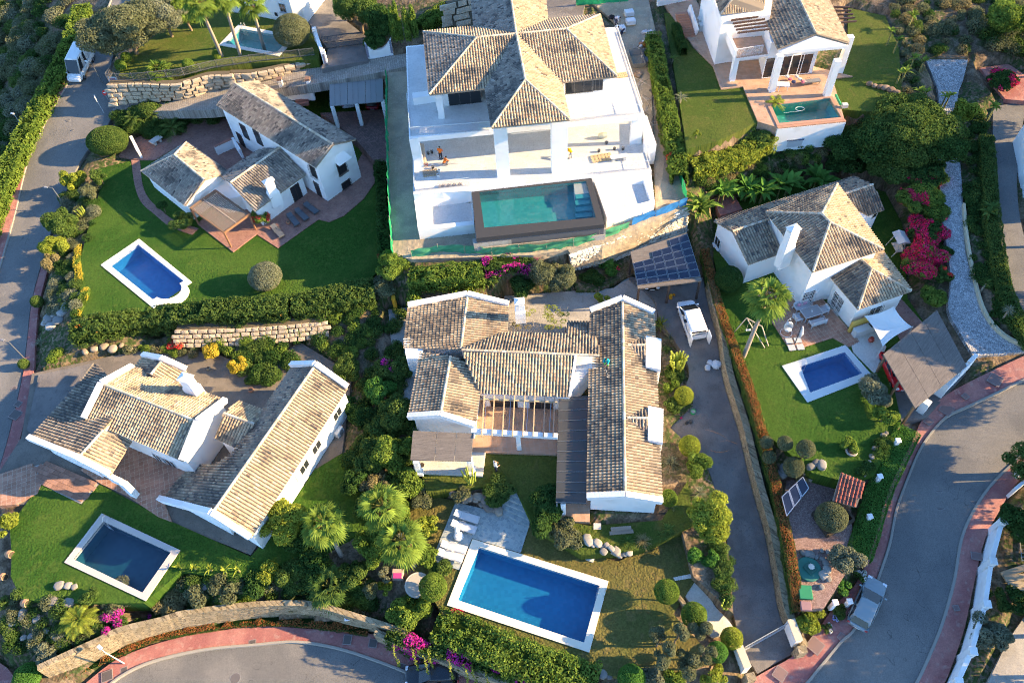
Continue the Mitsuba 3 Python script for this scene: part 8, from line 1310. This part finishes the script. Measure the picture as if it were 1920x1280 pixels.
p = at(653, 1158, -2.1); t = thing('sign', 'small white plate with a blue arrow on the lower street wall', 'sign'); n = unit([0, -.8, .6]); x = np.array([1., 0, 0]); y = np.cross(n, x); part(t, 'board', MB().box(p+n*.1, (.62, .36, .03), (.72, .72, .74), ax=[x, y, n])); arrow = np.array([(-.22, 0), (-.05, .13), (-.05, .05), (.2, .05), (.2, -.05), (-.05, -.05), (-.05, -.13)]); f = tri_poly(arrow); part(t, 'arrow_mark', MB().add(p+n*.12+arrow[:, :1]*x+arrow[:, 1:]*y, f, (.08, .1, .35)))
# air conditioners on the long wing, lower left villa
for u, v, l in ((631, 808, 'upper'), (620, 830, 'lower')):
    q = hitn(B_, u, v)
    if q: p, n, x = q; t = thing('air_conditioner', l+' air conditioning unit on the wall of the long wing', 'air conditioner'); ax = [x, n, [0, 0, 1.]]; part(t, 'casing', MB().box(p+n*.28, (1.0, .42, .75), (.62, .62, .6), ax=ax, bev=.03)); part(t, 'grille', MB().tube([p+n*.49+x*.1, p+n*.5+x*.1], .27, (.2, .2, .2), 16))
for u, v, l in ((1311, 46, 'upper'), (1313, 57, 'lower')): p = on(u, v); t = thing('air_conditioner', l+' air conditioning unit beside the outdoor stairs', 'air conditioner'); part(t, 'casing', MB().box(p+[0, 0, .45], (.45, .9, .8), (.6, .6, .58), bev=.03)); part(t, 'grille', MB().tube([p+[-.23, 0, .45], p+[-.24, 0, .45]], .28, (.2, .2, .2), 14))
# builders' clutter
def heap(label, u, v, size, cols, n=5, name='rubble_bag', cat='rubbish', z=None, bsdf='vcrough'):
    rg = rgn(); p = on(u, v) if z is None else at(u, v, z); t = thing(name, label, cat)
    for k in range(n): mb = MB(); rock_mesh(mb, p+np.r_[rg.normal(0, size*.28, 2), size*.2], np.array([size, size*.8, size*.6])*rg.uniform(.45, .8), rg, np.array(cols[k % len(cols)])); part(t, 'bag', mb, bsdf)
def pallet(label, u, v, hd=.2, z=None, sx=1.2, sy=1., col=(.5, .37, .2), load=None):
    p = on(u, v) if z is None else at(u, v, z); t = thing('pallet', label, 'pallet'); X = np.array([math.cos(hd), math.sin(hd), 0]); Y = np.array([-X[1], X[0], 0])
    for k in range(6): part(t, 'board', MB().box(p+X*(-.5+k/5)*sx*.88+[0, 0, .13], (.12*sx, sy, .025), col, rz=hd))
    for k in (-1, 0, 1): part(t, 'bearer', MB().box(p+Y*k*sy*.42+[0, 0, .06], (sx, .09, .1), (.4, .29, .16), rz=hd))
    if load: l = thing('slab_stack', load, 'slabs'); put(l, MB().box(p+[0, 0, .42], (sx*.95, sy*.95, .55), (.62, .63, .64), rz=hd, bev=.03), 'vc')
pallet('wooden pallet on the sunlit right part of the lower villa deck', 1128, 297, .12, v0+.01, 2.2, 1.2); pallet('wooden pallet in the shaded left corner of the lower villa deck', 807, 325, .1, v0+.01, 1.6, 1.1, (.3, .25, .19)); pallet('pallet on the flat roof beside the right hip', 1166, 142, .1, v1+.01, 1.2, .9); pallet('pallet behind the villa carrying white slabs, upper one', 1179, 30, .1, load='upper stack of white slabs behind the construction villa'); pallet('pallet behind the villa carrying white slabs, lower one', 1182, 46, .1, load='lower stack of white slabs behind the construction villa'); pallet('pallet behind the villa under a wrapped load', 1163, 60, .1, load='wrapped white load beside the bending worker')
heap('black plastic heap behind the construction villa', 1148, 34, .9, ((.02, .02, .022), (.04, .04, .045))); heap('white builders bags by the hedge behind the villa', 1213, 62, .8, ((.6, .57, .57), (.5, .45, .45))); heap('orange and white rubbish bags beside the hedge', 1206, 84, .9, ((.5, .12, .05), (.62, .6, .6), (.4, .2, .12))); heap('pale pink plastic heap in the middle of the rubbish strip', 1216, 114, 1., ((.55, .48, .48), (.62, .58, .57))); heap('black net bundle beside the red flowered hedge', 1226, 174, .8, ((.03, .03, .03), (.08, .08, .08))); heap('blue and grey bags beside the lower right corner of the villa', 1220, 290, .7, ((.03, .1, .4), (.4, .4, .42), (.5, .45, .4))); heap('brown rubble heap behind the villa', 1196, 140, 1., ((.3, .2, .13), (.36, .26, .18), (.25, .2, .16)), 9, 'rubble_heap', 'rubble')
for k, (u, v) in enumerate(((1190, 180), (1205, 205), (1218, 232), (1200, 95), (1195, 160), (1212, 190))): rg = rgn(); p = on(u, v); t = thing('scrap_pile', 'tangle of cut pipes and boards, number '+('five', 'four', 'three', 'one', 'six', 'two')[k]+' along the rubbish strip', 'scrap'); labels[t]['label'] = ('loose boards and wires in the rubbish strip, just above its middle', 'pale cut pipes in the middle of the rubbish strip', 'lowest tangle of wires in the rubbish strip', 'highest tangle of boards in the rubbish strip', 'dark cut pipes above the middle of the rubbish strip', 'tangle of wires beside the black net bundle')[k]; [part(t, 'stick', MB().tube([p+np.r_[rg.normal(0, .6, 2), .1+rg.uniform(0, .2)], p+np.r_[rg.normal(0, .8, 2), .1+rg.uniform(0, .3)]], .03, ((.45, .42, .4), (.3, .22, .15), (.1, .1, .1), (.55, .5, .45))[i % 4], 4), 'vcrough') for i in range(9)]
t = thing('skip', 'grey open skip standing in the rubbish strip behind the villa', 'skip'); p = on(1194, 118); P = [(-.8, -1.6, .9), (.8, -1.6, .9), (.8, 1.6, .9), (-.8, 1.6, .9), (-.65, -1.2, .05), (.65, -1.2, .05), (.65, 1.2, .05), (-.65, 1.2, .05)]; part(t, 'shell', MB().add(p+np.array(P), [[0, 4, 5, 1], [1, 5, 6, 2], [2, 6, 7, 3], [3, 7, 4, 0], [4, 7, 6, 5]], (.2, .2, .19)), 'vcrough'); part(t, 'rim', MB().bar(p+[.8, -1.6, .9], p+[.8, 1.6, .9], .12, .1, (.06, .06, .07)))
def bucket(label, u, v, z, r=.17, col=(.05, .05, .055), name='bucket'): p = at(u, v, z+.01); t = thing(name, label, 'bucket'); part(t, 'body', MB().tube([p, p+[0, 0, .32]], [r*.8, r], col, 12, False)); part(t, 'content', MB().tube([p+[0, 0, .2], p+[0, 0, .23]], r*.86, (.35, .34, .32), 12)); part(t, 'handle', MB().tube([p+[-r, 0, .3], p+[0, 0, .42], p+[r, 0, .3]], .01, (.5, .5, .5), 4))
for k, (u, v, c) in enumerate(((803, 289, (.05, .05, .05)), (810, 287, (.03, .03, .035)), (812, 316, (.02, .02, .02)), (823, 322, (.6, .62, .62)), (822, 331, (.65, .65, .65)), (800, 311, (.45, .1, .1)), (1123, 285, (.05, .05, .05)), (1152, 281, (.04, .04, .04)), (1168, 281, (.06, .06, .06)), (1137, 270, (.1, .1, .1)))): bucket(('first dark bucket left of the standing worker', 'second dark bucket left of the standing worker', 'black bucket below the two orange workers', 'upper white bucket on the shaded deck', 'lower white bucket on the shaded deck', 'red bucket by the left deck post', 'bucket beside the green barrel', 'left bucket near the right pillar', 'right bucket near the right pillar', 'bucket behind the green barrel')[k], u, v, v0, .17, c)
p = at(1130, 259, v0); t = thing('cement_mixer', 'grey green drum lying on the sunlit lower deck', 'drum'); part(t, 'drum', MB().tube([p+[-.45, 0, .35], p+[0, .03, .35], p+[.45, .06, .35]], [.28, .34, .3], (.38, .40, .33), 14)); part(t, 'opening', MB().tube([p+[.45, .06, .35], p+[.47, .06, .35]], .22, (.05, .05, .05), 12))
t = thing('scaffold_board', 'pale boards leaning at the left pillar of the lower deck', 'boards'); [part(t, 'board', MB().bar(at(791+3*k, 290+k, v0)+[0, 0, 1.6], at(796+2*k, 314, v0)+[0, 0, .05], .2, .04, (.45, .36, .27)), 'vcrough') for k in range(3)]
p = at(845, 350, v0); t = thing('striped_cloth', 'striped cloth rolled on the front edge of the lower deck', 'cloth'); [part(t, 'fold', MB().tube([p+[-1.2+.3*k, -.1, .12], p+[-1.1+.3*k, .3, .1]], .13, ((.42, .36, .33), (.2, .19, .2))[k % 2], 7), 'vcrough') for k in range(9)]
t = thing('marble_slab', 'thin white slab laid on two blocks on the sunlit lower deck', 'slab'); p = at(1160, 300, v0); part(t, 'slab', MB().box(p+[0, 0, .5], (1.9, .6, .05), (.7, .69, .67), rz=.1)); [part(t, 'block', MB().box(p+[x, 0, .22], (.3, .5, .44), (.45, .45, .44), rz=.1)) for x in (-.6, .6)]
for u, v, c_, l in ((1189, 668, 0, 0),): pass
# driveway and garden oddments
heap('large white builders bag standing on the driveway', 1335, 687, 1.15, ((.6, .6, .6), (.52, .52, .54)), 4, 'builders_bag', 'bag'); heap('orange bags on the carport apron in front of the van', 1257, 556, .6, ((.6, .3, .02), (.55, .22, .02)), 4, 'tool_bag', 'bag'); bucket('green tub on the driveway bulge', 1299, 774, float(on(1299, 774)[2]), .26, (.03, .4, .12), 'tub'); heap('grey garden machine with red cap beside the green tub', 1275, 781, .6, ((.5, .46, .4), (.1, .1, .1), (.5, .03, .1)), 5, 'garden_machine', 'machine'); heap('dark cable heap beside the garden machine', 1291, 790, .5, ((.05, .05, .05), (.1, .1, .1)), 4, 'cable_heap', 'cable')
t = thing('extension_cord', 'orange hose looped across the driveway', 'hose'); pts = [(1300, 786), (1330, 790), (1312, 802), (1345, 812), (1378, 835), (1350, 848), (1326, 838), (1360, 826), (1382, 832)]; P = np.array([on(u, v)+[0, 0, .03] for u, v in pts]); put(t, MB().tube(smooth_line(P, 6), .022, (.5, .2, .08), 5), 'vc')
area('path', [(1091, 1046), (1112, 1054), (1119, 1034), (1099, 1027)], -1.04, 'concretelight', depth=.3, ground=False); area('path', [(1113, 980), (1127, 980), (1127, 992), (1113, 992)], .03, 'concretelight', depth=.2, ground=False)
p = at(1500, 153, 8.2)
t = thing('clothes_heap', 'clothes and towels piled on the terrace chairs of the columned house', 'clothes'); rg = rgn(); [rock_mesh(mbx := MB(), at(1474+6*k, 150+(k % 3)*5, 8.2)+[0, 0, .45], (.5, .4, .3), rg, ((.65, .63, .6), (.5, .15, .2), (.05, .06, .12), (.6, .55, .5))[k % 4]) or part(t, 'cloth', mbx, 'vcrough') for k in range(6)]
lounger('metal lounger with grey cushion on the terrace of the columned house', at(1516, 157, 8.2), .1, (.2, .2, .21), (.12, .12, .12)); p = at(1466, 168, 8.2); t = thing('garden_table', 'white rounded table at the foot of the left portico column', 'table'); part(t, 'table_top', MB().box(p+[0, 0, .7], (1.4, .9, .06), (.7, .7, .7), rz=-.2, bev=.02)); [part(t, 'leg', MB().box(p+[a*.5, b*.3, .33], (.07, .07, .66), (.65, .65, .65))) for a in (-1, 1) for b in (-1, 1)]
t = thing('pool_hose', 'white coiled hose floating in the green pool of the columned house', 'hose'); c = at(1500, 204, 8.12); put(t, MB().tube([c+[math.cos(a)*(.42+.01*a), math.sin(a)*(.3+.01*a), 0] for a in np.linspace(0, 11, 40)]+[c+[-2, -.5, 0]], .014, (.65, .7, .7), 5), 'vc')
p = at(1579, 200, 8.2); t = thing('pool_roller', 'green and grey cover roller beside the pool of the columned house', 'roller'); part(t, 'tube', MB().tube([at(1567, 178, 8.6), at(1576, 196, 8.6)], .14, (.06, .35, .12), 9)); part(t, 'stand', MB().box(p+[.2, -.1, .2], (.6, .5, .4), (.5, .48, .44)))
p = on(1485, 268); t = thing('pump_house', 'small dark blue roofed pump box below the white pool wall', 'box'); part(t, 'box', MB().box(p+[0, 0, .4], (1.7, 1.3, .9), (.5, .5, .5))); part(t, 'lid', MB().box(p+[0, 0, .9], (1.9, 1.5, .1), (.06, .09, .15)))
t = thing('trellis', 'rose trellis of thin bars over the tan patio behind the middle roof', 'trellis'); rg = rgn(); mb = MB()
for k in range(9): part(t, 'bar', MB().tube([at(960+13*k, 575, 2.3), at(962+13*k, 612, 2.3)], .018, (.25, .22, .18), 4))
for k in range(4): part(t, 'cross_bar', MB().tube([at(955, 577+11*k, 2.32), at(1062, 580+11*k, 2.32)], .018, (.25, .22, .18), 4))
for k in range(26): cloud(mb, at(rg.uniform(955, 1062), rg.uniform(574, 614), 2.35), (.35, .3, .18), 'yel' if k % 3 else 'dry', .12, rg, .6, core=False)
part(t, 'climber', mb, 'leaf')
for x in (958, 1060): part(t, 'post', MB().tube([np.r_[at(x, 612, 2.3)[:2], .4], at(x, 612, 2.3)], .04, (.25, .2, .15), 5))
t = thing('round_paving', 'round table sized stone circle under the lollipop bush', 'paving circle'); p = at(783, 1096, -1.06); part(t, 'disc', MB().tube([p-[0, 0, .1], p+[0, 0, .04]], .95, (.42, .38, .33), 26), 'vcrough'); part(t, 'rim', MB().tube([p-[0, 0, .1], p+[0, 0, .03]], 1.08, (.52, .48, .42), 26), 'vcrough')
t = thing('storage_chest', 'pink cloth covered chest in the planting left of the stone circle', 'chest'); p = on(748, 1080); part(t, 'chest', MB().box(p+[0, 0, .35], (.9, .8, .7), (.5, .34, .27), rz=-.1)); part(t, 'cloth', MB().box(p+[0, -.2, .72], (.7, .45, .05), (.55, .05, .22), rz=-.1))
# planks and ladder behind the white street wall
t = thing('timber_stack', 'stack of sandstone coloured planks behind the white street wall', 'timber'); 
for k in range(4): part(t, 'plank', MB().bar(on(1876+4*k, 1080+8*k)+[0, 0, .25+.1*k], on(1930+4*k, 1062+20*k)+[0, 0, .25+.1*k], .5, .18, (.42, .34, .23)), 'vcrough')
t = thing('metal_ladder', 'aluminium ladder lying behind the white street wall at the right edge', 'ladder'); a, b, c_, d_ = [on(u, v)+[0, 0, .15] for u, v in ((1908, 990), (1914, 1052), (1926, 990), (1932, 1050))]; part(t, 'stile', MB().bar(a, b, .06, .08, (.6, .62, .63)), 'vcmetal'); part(t, 'stile', MB().bar(c_, d_, .06, .08, (.6, .62, .63)), 'vcmetal'); [part(t, 'rung', MB().bar(a+(b-a)*k/9, c_+(d_-c_)*k/9, .04, .04, (.6, .62, .63)), 'vcmetal') for k in range(10)]
# unseen trees added past the right edge to shade the street and gardens
for k, (u, v, z, r, h) in enumerate(((2010, 900, 0, 3.4, 8), (2030, 970, -.4, 3.4, 8), (2010, 1040, -1, 3.4, 7.5), (2000, 1110, -1.5, 3.2, 7), (2000, 1190, -2, 3.2, 7), (1990, 1270, -2.5, 3., 6.5), (2070, 700, 2.6, 3.5, 8), (2080, 630, 3.5, 4., 9), (2070, 540, 4, 4.5, 10), (2060, 440, 5, 5, 11), (2060, 330, 6, 5, 12), (2050, 220, 7, 5.5, 12), (2040, 110, 8, 5.5, 12))):
    rg = rgn(); X, Y, _ = at(u, v, z); g = float(gz(min(X, 84), Y)); t = thing('tree', 'unseen dark tree added outside the right edge to shade the street', 'tree', 'added trees outside the right edge'); mb = MB(); cloud(mb, (X, Y, g+h*.58), (r, r, h*.45), 'mid', .26, rg, 1.7, 10, .35); part(t, 'crown', mb, 'leaf'); part(t, 'trunk', stem_mesh([X, Y, g-.3], [X, Y, g+h*.5], .2, .12, .05, rg=rg), 'vcrough', True)

# paving slabs of the lower left terrace
q = [(60, 874), (92, 866), (186, 906), (152, 944), (76, 908)]; z = -.50; P = pix(q, z); bx = P[2]-P[1]; ex = unit(bx); ey = np.array([-ex[1], ex[0], 0]); poly = shapely.Polygon(P[:, :2]).buffer(.02); t = slab('paved_terrace', P-[0, 0, .02], 'concrete', depth=.4, ground=False)
for i in range(-2, 14):
    for j in range(-8, 9):
        c = P[1]+ex*(i+.5)*.62+ey*(j+.5)*.42+(ex*.31 if j % 2 else 0)
        if poly.contains(shapely.Point(c[:2])): part(t, 'paving_slab', MB().box(c+[0, 0, .03], (.60, .40, .07+.01*((i*7+j*3) % 3)), np.array([.30, .17, .125])*(.85+.1*((i*5+j*11) % 4)), ax=[ex, ey, [0, 0, 1]]), 'vcrough')
tri = sum(len(f) for v, f, n, u_, c_ in meshkit.WRITTEN.values()); print('triangles', tri)
